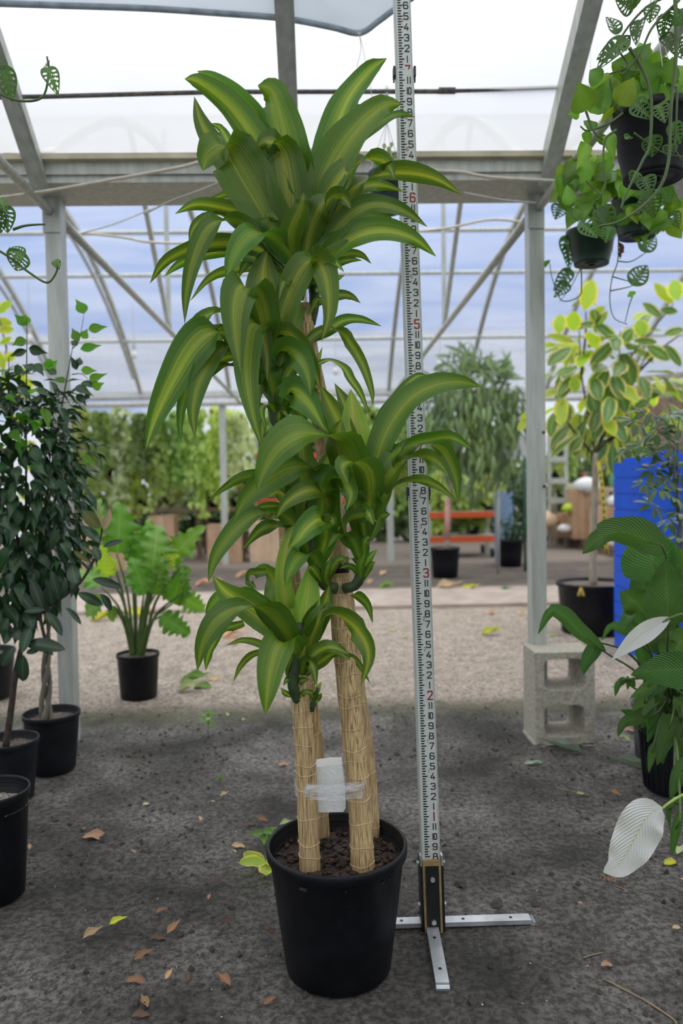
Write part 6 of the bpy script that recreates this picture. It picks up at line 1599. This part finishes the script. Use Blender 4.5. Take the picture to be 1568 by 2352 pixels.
for k, (px, Y, lab) in enumerate((([(1141, 1016), (1186, 1032), (1184, 1057), (1140, 1048)], 9.24, 'tilted white paper notice fixed to the grey pole'), ([(1184, 1001), (1222, 1000), (1222, 1046), (1187, 1047)], 9.26, 'upright white paper notice beside the near post'))):
    f = [at(x, y, Y) for x, y in px]; c = sum(f, V((0, 0, 0))) / 4
    mb = MB(); g_ = 6
    for j in range(g_ + 1):
        for i in range(g_ + 1):
            u, v = i / g_, j / g_
            p = f[0].lerp(f[1], u).lerp(f[3].lerp(f[2], u), v)
            mb.v.append(p + V((0, 0.02 * math.sin(u * 3 + v), 0)))
    mb.f = [(j * 7 + i, j * 7 + i + 1, j * 7 + i + 8, j * 7 + i + 7) for j in range(6) for i in range(6)]
    solo('paper_notice', mb, paper, lab, 'paper', smooth=True)
solo('pole', MB().tube([V((at(1205, 1200, 9.5).x, 9.5, 0)), at(1203, 1005, 9.5)], 0.02, 8), plain('green_pole', (0.03, 0.10, 0.06), 0.5), 'dark green pole behind the paper notices', 'pole', smooth=True)

# wooden benches with trailing pothos
lfd = leafmat('trailing_leaf', (0.36, 0.43, 0.125), (0.29, 0.37, 0.10), rough=0.36, trans=0.45, var=0.35)
lfd2 = leafmat('trailing_leaf_dark', (0.19, 0.28, 0.075), (0.15, 0.23, 0.06), rough=0.36, trans=0.45, var=0.35)
lfd3 = leafmat('trailing_leaf_pale', (0.44, 0.50, 0.28), (0.36, 0.43, 0.22), rough=0.36, trans=0.36, var=0.3)
TR = [blade('trailing_leaf', p_heart, 3, mm_, 0.25, 0.3, 0, 2, 40 + i) for i, mm_ in enumerate((lfd, lfd2, lfd3))]
YB = 12.1
bxa, bxb = at(150, 1170, YB).x, at(566, 1170, YB).x
BEN = thing('display_bench', ((bxa + bxb) / 2, YB, 0), 'two-tier wooden plant bench behind the cardboard boxes', 'bench')
for py, nm in ((1172, 'shelf_board'), (1096, 'shelf_board')):
    z = at(360, py, YB).z
    for k in range(3):
        part(nm, MB().box(((bxa + bxb) / 2, YB - 0.06 + k * 0.24 + (0.35 if py == 1096 else 0), z), (bxb - bxa, 0.2, 0.06)), board, BEN)
for k in range(5):
    x = lerp(bxa + 0.1, bxb - 0.1, k / 4)
    part('leg', MB().box((x, YB + 0.05, 0.62), (0.08, 0.08, 1.24)), board, BEN)
    part('leg', MB().box((x, YB + 0.75, 0.62), (0.08, 0.08, 1.24)), board, BEN)
def trail_plant(x, ytop, ybot, Y, spread, n, k, lab, rt=0.11):
    c = at(x, ytop + 10, Y)
    t = thing('trailing_pothos', c, lab, 'plant', 'trailing plants behind the benches')
    part('pot', MB().lathe(c - V((0, 0, 0.06)), [(0, 0), (rt * 0.75, 0), (rt, 0.13), (rt * 1.05, 0.15), (rt * 0.9, 0.15), (0, 0.12)], 16), black_pl if k % 3 else plain('terracotta', (0.30, 0.10, 0.05), 0.8), t, True)
    part('hanger_wire', MB().tube([c + V((0, 0, 0.09)), V((c.x, c.y, 4.02 - 0.1067 * (Y - 14.96) ** 2))], 0.004, 5), galv_dk, t)
    M = []; zb = at(x, ybot, Y).z; sp_ = spread * mpp(Y)
    ns = 12
    strands = [(rg.gauss(0, sp_ * 0.55), rg.uniform(-0.16, 0.12), rg.uniform(0.45, 1.0)) for _ in range(ns)]
    for i in range(n):
        sx, sy, sl = rg.choice(strands)
        u = rg.random() * sl
        z = lerp(c.z + 0.14, zb, u)
        p = V((c.x + sx * min(1, 0.3 + u * 2) + rg.gauss(0, 0.045), c.y + sy + rg.gauss(0, 0.05), z))
        l = rg.uniform(0.09, 0.17)
        M.append(frame(p, V((rg.gauss(0, .5), rg.gauss(-.3, .5), -0.8)), V((rg.gauss(0, .5), -1, rg.gauss(.5, .4))), l, l))
    stuff_leaves('foliage', t, M, TR[k])
    for sx, sy, sl in strands[:7]:
        part('vine', MB().tube([c + V((0, 0, 0.1)), c + V((sx * 0.8, sy, 0.02)), V((c.x + sx, c.y + sy, lerp(c.z, zb, sl)))], 0.006, 4), stem_g, t)
lst = [(185, 950, 1150, 11.6, 30, 0), (232, 955, 1120, 11.5, 28, 1), (275, 945, 1175, 11.7, 26, 2), (322, 960, 1100, 11.5, 26, 1), (362, 950, 1180, 11.6, 26, 0), (408, 955, 1110, 11.6, 28, 1), (452, 948, 1215, 11.5, 24, 0), (498, 945, 1180, 11.6, 32, 0), (542, 955, 1120, 11.7, 28, 2), (210, 1010, 1180, 12.0, 24, 2), (300, 1020, 1190, 12.0, 22, 0), (392, 1030, 1190, 12.1, 22, 2), (470, 1040, 1160, 12.1, 22, 1), (255, 960, 1110, 12.6, 34, 1), (345, 960, 1130, 12.6, 34, 1), (430, 955, 1120, 12.6, 34, 2), (520, 950, 1130, 12.6, 34, 1), (165, 960, 1150, 12.4, 30, 1)]
for i, (x, y0, y1, Y, sp_, k) in enumerate(lst):
    trail_plant(x, y0, y1, Y, sp_ * 0.85, 260, k, 'trailing pothos with a curtain of %s leaves above the wooden bench' % ('bright green', 'dark green', 'pale green')[k])
# small pots on the shelves
for k in range(15):
    x = 175 + k * 26 + rg.uniform(-5, 5); lo = k % 2
    z = at(360, (1172, 1096)[lo], YB).z + 0.03
    p = at(x, 1150, YB + 0.35 * lo); p.z = z
    t = thing('small_potted_plant', p, 'small leafy plant in a dark pot on the %s bench board' % ('lower', 'upper')[lo], 'plant', 'pots on the bench')
    part('pot', MB().lathe(p, [(0, 0), (0.06, 0), (0.08, 0.13), (0.085, 0.14), (0.07, 0.14), (0, 0.12)], 12), black_pl, t, True)
    M = []
    for i in range(60):
        d = rnd_dir(rg); q = p + V((0, 0, 0.22)) + V((d.x * 0.13, d.y * 0.12, d.z * 0.10)); l = rg.uniform(0.06, 0.11)
        M.append(frame(q, d + V((0, 0, 0.2)), V((0, -1, 0.8)), l, l))
    stuff_leaves('foliage', t, M, TR[(k + 1) % 3])
# cardboard boxes on the floor
def carton(x0, x1, ytop, ybot, Y, D, lab, mat=cardb, flap=False):
    a, b = at(x0, ybot, Y), at(x1, ybot, Y); zt_ = at((x0 + x1) / 2, ytop, Y).z; zb = max(0.0, min(a.z, b.z))
    if zb < 0.12: zb = 0.0
    c = V(((a.x + b.x) / 2, Y + D / 2, zb)); W = b.x - a.x; H = zt_ - zb
    t = thing('cardboard_box', c, lab, 'box', 'cardboard boxes')
    part('carton', MB().box(c + V((0, 0, H / 2)), (W, D, H)), mat, t)
    part('tape_strip', MB().box(c + V((0, 0, H / 2)), (min(0.06, W * 0.2), D + 0.006, H + 0.006)), tape_b, t)
    part('top_flap', MB().box(c + V((W * 0.26, -D * 0.02, H + 0.006)), (W * 0.47, D * 1.02, 0.008)), cardb2, t)
    if flap:
        part('open_flap', MB().bar(c + V((-W / 2, 0, H)), c + V((-W / 2 - 0.10, 0, H - 0.07)), D * 0.9, 0.01, (0, 0, 1)), cardb2, t)
carton(341, 400, 1186, 1266, 11.45, 0.4, 'tall cardboard box standing under the wooden bench')
carton(172, 240, 1188, 1300, 10.4, 0.35, 'cardboard box beside the post near the dark ficus', flap=True)
carton(250, 330, 1215, 1300, 10.5, 0.4, 'cardboard box behind the philodendron')
carton(476, 556, 1206, 1275, 11.3, 0.5, 'wide low cardboard box by the far post', flap=True)
carton(574, 664, 1200, 1272, 11.3, 0.5, 'cardboard box beneath the orange rack', cardb2, True)
# orange and grey racks
def rack(x0, x1, ys, Y, D, lab, ytop, beam=orange):
    a, b = at(x0, 1260, Y).x, at(x1, 1260, Y).x
    t = thing('storage_rack', ((a + b) / 2, Y + D / 2, 0), lab, 'rack')
    zt_ = at(x0, ytop, Y).z
    for x in (a, b):
        for yy in (Y, Y + D):
            part('upright', MB().box((x, yy, zt_ / 2), (0.06, 0.05, zt_)), galv, t)
    for py in ys:
        z = at((x0 + x1) / 2, py, Y).z
        for yy in (Y - 0.02, Y + D + 0.02):
            part('beam', MB().box(((a + b) / 2, yy, z), (b - a, 0.04, 0.09)), beam, t)
        part('shelf', MB().box(((a + b) / 2, Y + D / 2, z + 0.04), (b - a, D, 0.02)), galv_dk, t)
    return t
RK1 = rack(592, 800, (1047, 1150, 1215), 12.6, 0.8, 'orange beamed storage rack holding dark pots behind the tall canes', 960)
RK2 = rack(985, 1142, (1182, 1238), 11.4, 0.7, 'low orange trolley rack behind the weeping tree', 1160)
for x in (1000, 1130):
    for yy in (11.4, 12.1):
        p = at(x, 1250, 11.4); c = V((p.x, yy, 0.07))
        part('wheel', MB().tube([c - V((0.02, 0, 0)), c + V((0.02, 0, 0))], 0.07, 12), black_pl, RK2)
def shelf_plant(x, y, Y, r, lab, k, n=170):
    p = at(x, y, Y)
    t = thing('shelf_plant', p, lab, 'plant', 'plants on the racks')
    part('pot', MB().lathe(p, [(0, 0), (0.08, 0), (0.11, 0.16), (0.115, 0.18), (0.09, 0.18), (0, 0.15)], 12), black_pl, t, True)
    M = []
    for i in range(n):
        d = rnd_dir(rg); q = p + V((0, 0, 0.18 + r * 0.6)) + V((d.x, d.y, d.z)) * r * rg.uniform(0.5, 1); l = rg.uniform(0.08, 0.15)
        M.append(frame(q, d + V((0, 0, -0.4)), V((0, -1, 0.8)) + rnd_dir(rg) * .5, l, l))
    stuff_leaves('foliage', t, M, TR[k])
for x, y, r, k in ((625, 1145, .28, 1), (690, 1145, .26, 0), (760, 1145, .28, 1), (640, 1042, .30, 1), (720, 1042, .3, 1), (780, 1042, .3, 0), (610, 1210, .2, 1), (740, 1210, .22, 1)):
    shelf_plant(x, y, 12.85, r, 'leafy plant in a dark pot on the orange rack behind the canes', k)
for x, y, r, k in ((1000, 1236, .24, 0), (1045, 1180, .24, 0), (1085, 1236, .2, 1), (1120, 1180, .24, 0), (1010, 1180, .26, 0)):
    shelf_plant(x, y, 11.7, r, 'yellow-green plant on the low orange trolley', k)
# plants filling the far end
for i, (x, y0, y1, Y, sp_, k) in enumerate(((860, 945, 1170, 12.0, 30, 1), (905, 950, 1140, 12.6, 30, 0), (950, 945, 1160, 12.4, 34, 1), (835, 940, 1120, 13.5, 40, 1), (920, 950, 1190, 13.6, 40, 1), (1000, 950, 1180, 13.4, 44, 1), (1080, 960, 1190, 13.6, 44, 0), (640, 945, 1100, 13.6, 44, 1), (720, 945, 1100, 13.6, 44, 1), (1160, 950, 1150, 13.6, 44, 1), (1290, 950, 1120, 13.8, 40, 1), (600, 950, 1080, 13.0, 30, 1))):
    trail_plant(x, y0, y1, Y, sp_, 300, k, 'trailing plant hanging behind the racks in %s leaf' % ('bright green', 'dark green', 'pale green')[k])
hedge_m = blade('hedge_leaf', p_heart, 3, leafmat('hedge_leaf', (0.07, 0.11, 0.04), (0.05, 0.085, 0.03), rough=0.4, trans=0.2, var=0.4), 0.25, 0.3, 0, 2, 61)
def bush(x0, x1, Y, zc, rz, lab, n=900):
    a, b = at(x0, 1150, Y).x, at(x1, 1150, Y).x
    t = thing('hedge_row', ((a + b) / 2, Y, 0), lab, 'plants')
    M = []
    for i in range(n):
        p = V((rg.uniform(a, b), Y + rg.uniform(-.3, .3), rg.uniform(0.1, zc + rz * rg.random()))); l = rg.uniform(0.14, 0.24)
        M.append(frame(p, rnd_dir(rg) + V((0, -.3, -.4)), V((0, -1, 0.6)) + rnd_dir(rg) * .6, l, l))
    stuff_leaves('foliage', t, M, hedge_m)
    for k in range(8):
        x = lerp(a, b, (k + 0.5) / 8)
        part('stem', MB().tube([(x, Y, 0), (x, Y, zc)], 0.03, 5), wood_d, t)
bush(120, 585, 14.6, 0.9, 0.4, 'dark leafy row behind the wooden bench', 1500)
bush(600, 1240, 15.0, 1.2, 0.6, 'dark leafy row behind the orange racks', 1900)
bush(1250, 1500, 15.6, 1.5, 0.6, 'dark leafy row behind the cluttered side bench', 1200)

# right-hand ledge with clutter along the side wall
ledge_x = 4.25
LG = thing('brick_ledge', (ledge_x + 0.5, 12, 0), 'low brown brick ledge along the right side of the house', 'ledge', kind='structure')
brick_m = plain('brown_brick', (0.20, 0.125, 0.085), 0.85, nscale=6, amt=0.3)
bme = MB().box((0, 0, 0), (0.10, 0.385, 0.075)).mesh('brick', brick_m)
for c in range(2):
    for k in range(17):
        inst('brick', bme, Matrix.Translation((ledge_x + 0.05, 9.0 + k * 0.40 + (0.2 if c else 0), 0.04 + c * 0.088)), LG)
part('ledge_fill', MB().box((ledge_x + 0.75, 12.3, 0.085), (1.35, 6.8, 0.17)), concrete, LG)
zl = 0.175
def lbox(x0, x1, y0, y1, Y, lab, mat=cardb, D=0.4):
    a, b = at(x0, y1, Y), at(x1, y1, Y); zt_ = at(x0, y0, Y).z
    c = V(((a.x + b.x) / 2, Y + D / 2, zl)); W = b.x - a.x; H = zt_ - zl
    t = thing('cardboard_box', c, lab, 'box', 'boxes on the ledge')
    part('carton', MB().box(c + V((0, 0, H / 2)), (W, D, H)), mat, t)
    part('tape_strip', MB().box(c + V((0, 0, H / 2)), (0.05, D + 0.006, H + 0.006)), tape_b, t)
    part('top_flap', MB().box(c + V((0, 0, H + 0.005)), (W * 0.96, D * 0.5, 0.01)), cardb2, t)
lbox(1318, 1356, 1125, 1225, 12.4, 'tall cardboard box on the brick ledge', cardb)
lbox(1286, 1322, 1180, 1222, 12.8, 'low cardboard box beside the tall one on the ledge', cardb, 0.16)
lbox(1372, 1430, 1165, 1235, 12.0, 'wide cardboard box on the ledge behind the ficus trunk', cardb2)
lbox(1435, 1500, 1160, 1240, 11.6, 'pale cardboard box on the ledge near the blue bin', cardb2)
lbox(1262, 1284, 1190, 1222, 13.2, 'small cardboard box at the far end of the ledge', cardb2)
bagm = plain('plastic_bag', (0.68, 0.69, 0.70), 0.35, amt=0.1)
def bag(x, y, Y, r, lab, mat=bagm, name='plastic_bag', cat='bag'):
    c = at(x, y, Y); mb = MB(); q0 = R.uniform(0, 9)
    prof_ = []
    mb.lathe(c - V((0, 0, r * 0.55)), [(0, 0), (r * 0.8, 0), (r * 1.05, r * 0.25), (r * 0.9, r * 0.7), (r * 0.5, r * 1.0), (0, r * 1.08)], 14)
    mb.v = [p + V((1, 0.7, 0.8)) * (r * 0.22 * noise.noise((p - c) * (3 / r) + V((q0, 0, 0)))) for p in mb.v]
    solo(name, mb, mat, lab, cat, smooth=True)
bag(1345, 1112, 12.5, 0.22, 'crumpled white plastic bag on top of the tall box')
bag(1415, 1149, 12.18, 0.17, 'crumpled white plastic bag on the wide ledge box')
bag(1296, 1212, 12.6, 0.12, 'small white bag in front of the low box')
bag(1308, 1165, 12.6, 0.13, 'bright lime plastic sack on the low box', plain('lime_plastic', (0.48, 0.62, 0.05), 0.5), 'lime_sack')
bag(1245, 1190, 12.9, 0.26, 'rolled kraft paper sack beside the near post', cardb2, 'paper_sack', 'sack')
for k in range(4):
    p = at(1398 + k * 18, 1140, 12.3); p.z = at(1398, 1148, 12.3).z
    b_ = MB(); w_, h_, d_ = 0.115, 0.16, 0.19
    for (cx, cz, sx, sz) in ((0, h_ / 2 - 0.012, w_, 0.024), (0, -h_ / 2 + 0.012, w_, 0.024), (-w_ / 2 + 0.012, 0, 0.024, h_ - 0.048), (w_ / 2 - 0.012, 0, 0.024, h_ - 0.048)):
        b_.box(p + V((cx, 0, cz + h_ / 2)), (sx, d_, sz))
    solo('block_stack', b_, MATS['block_concrete'], 'small hollow concrete block in a row on the ledge shelf', 'block', 'blocks on the ledge shelf')
sh = rack(1262, 1300, (1055, 1105, 1150), 13.0, 0.6, 'grey steel shelf unit with clutter on the brick ledge', 1000, galv)
bd = solo('shelf_board', MB().box(V((at(1440, 1150, 12.3).x, 12.35, at(1440, 1150, 12.3).z - 0.02)), (1.1, 0.4, 0.04)), board, 'wooden board shelf carrying the small blocks', 'shelf')
for x, y, r, k in ((1285, 1050, .14, 1), (1275, 1102, .14, 0), (1290, 1148, .12, 2)):
    shelf_plant(x, y, 13.2, r, 'small plant on the grey steel shelf unit', k, 60)
for k, (x, c) in enumerate(((1372, (0.5, 0.5, 0.5)), (1420, (0.55, 0.55, 0.52)), (1340, (0.35, 0.05, 0.04)), (1405, (0.1, 0.25, 0.12)))):
    p = at(x, 1095, 13.25)
    solo('bottle', MB().lathe(V((p.x, p.y, at(1330, 1122, 13.05).z + 0.010)), [(0, 0), (0.05, 0), (0.055, 0.03), (0.055, 0.18), (0.02, 0.24), (0.02, 0.28), (0, 0.28)], 12), plain('bottle_%d' % k, c, 0.4), ('grey bottle', 'white bottle', 'dark red bottle', 'green bottle')[k] + ' among the clutter on the ledge boxes', 'bottle', smooth=True)
lbox(1330, 1480, 1122, 1235, 13.05, 'long cardboard crate at the back of the ledge', cardb, 0.5)
# timber lean-to roof edge high on the right
for k, y in enumerate((868, 890, 912)):
    a, b = at(1395, y + 10, 9.5), at(1640, y - 14, 8.0)
    solo('roof_board', MB().bar(a, b, 0.12, 0.05), plain('grey_board', (0.36, 0.33, 0.30), 0.8, amt=0.3), 'weathered timber board of the shed beside the house', 'board', 'shed boards')
mb = MB().box((at(1540, 1000, 9.8).x + 0.2, 9.85, 1.2), (1.7, 0.1, 2.2))
solo('wall_shed', mb, plain('brown_shed_wall', (0.20, 0.14, 0.10), 0.85, nscale=5, amt=0.35, stretch=(5, 1, 0.5)), 'brown timber shed wall behind the variegated ficus', 'wall', kind='structure')

# ================================================================== leaves and litter on the ground
dry = [leafmat('dry_leaf_%d' % i, c, tuple(v * 0.75 for v in c), vein=tuple(v * 0.6 for v in c), rough=0.7, trans=0.12, var=0.2) for i, c in enumerate(((0.26, 0.15, 0.075), (0.10, 0.058, 0.036), (0.42, 0.31, 0.17), (0.40, 0.42, 0.03), (0.10, 0.20, 0.03), (0.36, 0.42, 0.20), (0.30, 0.36, 0.28), (0.42, 0.25, 0.15)))]
names = ('dry brown curled leaf', 'dark brown withered leaf', 'pale tan dry leaf', 'yellow green fallen leaf', 'fresh green fallen leaf', 'pale lime fallen leaf', 'greyish green limp leaf', 'orange brown dry leaf')
DL = []
for i in range(8):
    DL.append([blade('fallen_leaf', p_ell if k % 2 else p_ficus, 8, dry[i], (-0.25, 0.35)[k], (0.9, 0.5)[k], 0.25, 4, i * 2 + k) for k in range(2)])
def fallen(x, y, L, kind, ang, wid=1.0):
    p = on(x, y, 0.0); p.z = ground_h(p.x, p.y) + 0.004 if abs(p.x) < 2.4 and p.y < 6.5 else 0.004
    l = L * mpp(p.y) * 1.15
    d = V((math.cos(ang), math.sin(ang), 0.08))
    where = 'dark soil' if p.y < 3.6 else 'gravel' if p.y < 6.8 else 'back path'
    o = inst('fallen_leaf', DL[kind][int(x) % 2], frame(p - d * (l / 2) + V((0, 0, 0.006)), d, V((0.1, -0.25, 1)), l, l * wid), None)
    tag(o, names[kind] + ' lying on the ' + where, 'leaf', 'fallen leaves')
for a in ((816, 1992, 30, 2, .5), (272, 2127, 36, 3, .3), (214, 2155, 42, 2, .6), (372, 2100, 26, 0, .1), (398, 2142, 36, 0, 1.0), (365, 2160, 34, 1, .1), (330, 2207, 40, 0, .5), (315, 2260, 44, 0, .1), (388, 2250, 26, 7, 1.2), (430, 2255, 22, 1, 2.0), (514, 2266, 40, 0, 2.4), (520, 2125, 28, 1, .0), (332, 2315, 34, 0, 2.2), (325, 2340, 40, 1, .3), (337, 1854, 18, 5, .8), (508, 1797, 22, 4, .2), (516, 1832, 20, 2, .6), (487, 1847, 14, 2, 2.5), (460, 1887, 16, 2, 2.0), (549, 1949, 32, 2, .1), (538, 1963, 12, 2, 2.5), (193, 1907, 16, 2, 1.8), (68, 1952, 18, 2, 2.0), (225, 1925, 60, 7, .2), (306, 1964, 14, 2, 2.6), (575, 1897, 26, 1, .3), (600, 1890, 28, 0, 2.8), (658, 1897, 30, 5, .1), (655, 1760, 30, 7, .4), (852, 1783, 24, 2, 1.2), (620, 2312, 30, 0, .5), (480, 2066, 16, 7, 1.4), (314, 1738, 22, 1, .1), (618, 2153, 28, 1, 2.8),
          (1233, 1755, 58, 6, .2, .45), (1290, 1728, 84, 6, 2.9, .35), (1450, 1772, 110, 6, 2.9, .3), (1410, 1830, 26, 0, 2.5), (1335, 1828, 22, 5, .1), (1432, 1700, 26, 5, 2.3), (1475, 1690, 24, 2, 1.5), (1445, 1680, 26, 7, .0), (1395, 2222, 34, 7, .3), (1555, 2141, 26, 2, .3), (1333, 2085, 12, 7, 0), (1563, 2025, 14, 7, 2), (1130, 1458, 44, 3, .0), (1275, 1461, 32, 5, .2), (540, 1462, 56, 7, .2), (530, 1478, 40, 7, 2.6), (497, 1560, 40, 2, .3), (455, 1578, 60, 4, 2.8), (450, 1565, 64, 4, .1), (440, 1585, 56, 5, .4), (522, 1646, 14, 5, 2.0), (560, 1655, 12, 2, .4), (478, 1657, 16, 5, 1.4), (240, 1425, 56, 3, .2), (310, 1420, 60, 3, 2.8), (340, 1412, 40, 2, .2), (470, 1345, 40, 7, .1), (500, 1340, 30, 2, 2.0), (560, 1325, 36, 7, .5), (890, 1352, 40, 4, .1), (1080, 1357, 40, 3, .2), (1030, 1356, 60, 2, .0), (985, 1358, 40, 6, .1), (1160, 1360, 30, 4, .0), (905, 1450, 24, 2, .4), (930, 1465, 20, 5, 1.0), (880, 1320, 24, 2, 1.0), (850, 1340, 24, 7, 1.0), (1135, 1410, 36, 7, .1), (1200, 1412, 20, 7, .2), (860, 1395, 20, 7, .2), (745, 1370, 30, 7, .3), (1545, 1985, 46, 3, .3), (1560, 1960, 30, 5, .8)):
    fallen(*a)
# skeleton of a leaf, twigs
twig_m = plain('dry_twig', (0.28, 0.21, 0.13), 0.8, amt=0.3)
def ground_line(name, pts, r, lab, mat=twig_m, cat='twig'):
    P = []
    for x, y in pts:
        p = on(x, y, 0.0); p.z = ground_h(p.x, p.y) + r + 0.001; P.append(p)
    solo(name, MB().tube(crom(P, 14), r, 5), mat, lab, cat, smooth=True)
ground_line('twig', [(1384, 2252), (1430, 2275), (1490, 2305), (1545, 2340), (1552, 2352)], 0.0022, 'long thin dry twig on the soil near the lower right')
ground_line('twig', [(1275, 1812), (1310, 1820), (1353, 1829)], 0.0018, 'short pale twig on the soil by the concrete block')
ground_line('twig', [(1338, 2203), (1360, 2196), (1385, 2190)], 0.0018, 'dark crooked twig on the soil under the white bloom')
ground_line('leaf_stalk', [(1415, 2035), (1432, 2042), (1438, 2050), (1432, 2052)], 0.0014, 'orange stalk of the leaf skeleton under the white bloom', dry[7], 'stalk')
c = on(1400, 2020, 0.004); mb = MB()
for k in range(26):
    a = R.uniform(0, 6.28); l = R.uniform(0.01, 0.026)
    p = c + V((R.uniform(-.022, .022), R.uniform(-.016, .016), R.uniform(0.0, .006)))
    mb.tube([p, p + V((math.cos(a) * l * 0.5, math.sin(a) * l * 0.4, 0.003)), p + V((math.cos(a + .5) * l, math.sin(a + .5) * l * 0.7, 0.0))], 0.0007, 4)
solo('leaf_skeleton', mb, plain('leaf_skeleton', (0.42, 0.24, 0.13), 0.8), 'orange lacy leaf skeleton on the soil under the white bloom', 'leaf')
# seedlings
def seedling(x, y, n, L, mat_mesh, lab, cat='weed', h=0.05):
    p = on(x, y, 0.0); p.z = ground_h(p.x, p.y) if p.y < 6.5 else 0
    t = thing('seedling', p, lab, cat)
    s = at(x, y - h / mpp(p.y), p.y)
    part('stem', MB().tube([p, p + V((0.005, 0, h * 0.6)), s], 0.0018, 5), stem_g, t)
    for k in range(n):
        a = k * 2.4; q = p + (s - p) * (0.35 + 0.65 * (k + 1) / n)
        inst('leaf', mat_mesh, frame(q, V((math.cos(a), math.sin(a) - .3, 0.35)), V((0, -0.4, 1)), L, L), t)
seedling(477, 1688, 6, 0.05, FICY[0], 'tiny pale weed sprouting at the edge of the gravel', h=0.10)
seedling(606, 1947, 6, 0.055, FICY[1], 'small light green seedling on the soil behind the black pot', h=0.05)
seedling(612, 2010, 6, 0.085, ALTY[0], 'fallen variegated sprig lying against the black pot', 'sprig', h=0.04)
# clods beside the feet of the rod
for i, (x, y, r) in enumerate(((1058, 2037, 15), (1140, 2082, 14), (1230, 2078, 12), (1055, 2298, 12), (1085, 2302, 13), (1100, 2298, 14), (955, 1945, 9), (1180, 2190, 12), (1250, 2250, 12))):
    p = on(x, y, 0.0); rr_ = r * mpp(p.y); p.z = ground_h(p.x, p.y)
    mb = MB().lathe(p, [(0, -rr_ * .3), (rr_, 0), (rr_ * .95, rr_ * .4), (rr_ * .5, rr_ * .75), (0, rr_ * .8)], 10)
    mb.v = [v + V((1, 1, 1)) * (rr_ * 0.5 * noise.noise((v - p) * (1.6 / rr_) + V((i, 0, 0)))) for v in mb.v]
    solo('soil_clod', mb, MATS['crumb'], 'dark lump of soil lying near the feet of the measuring rod', 'clod', 'soil clods')
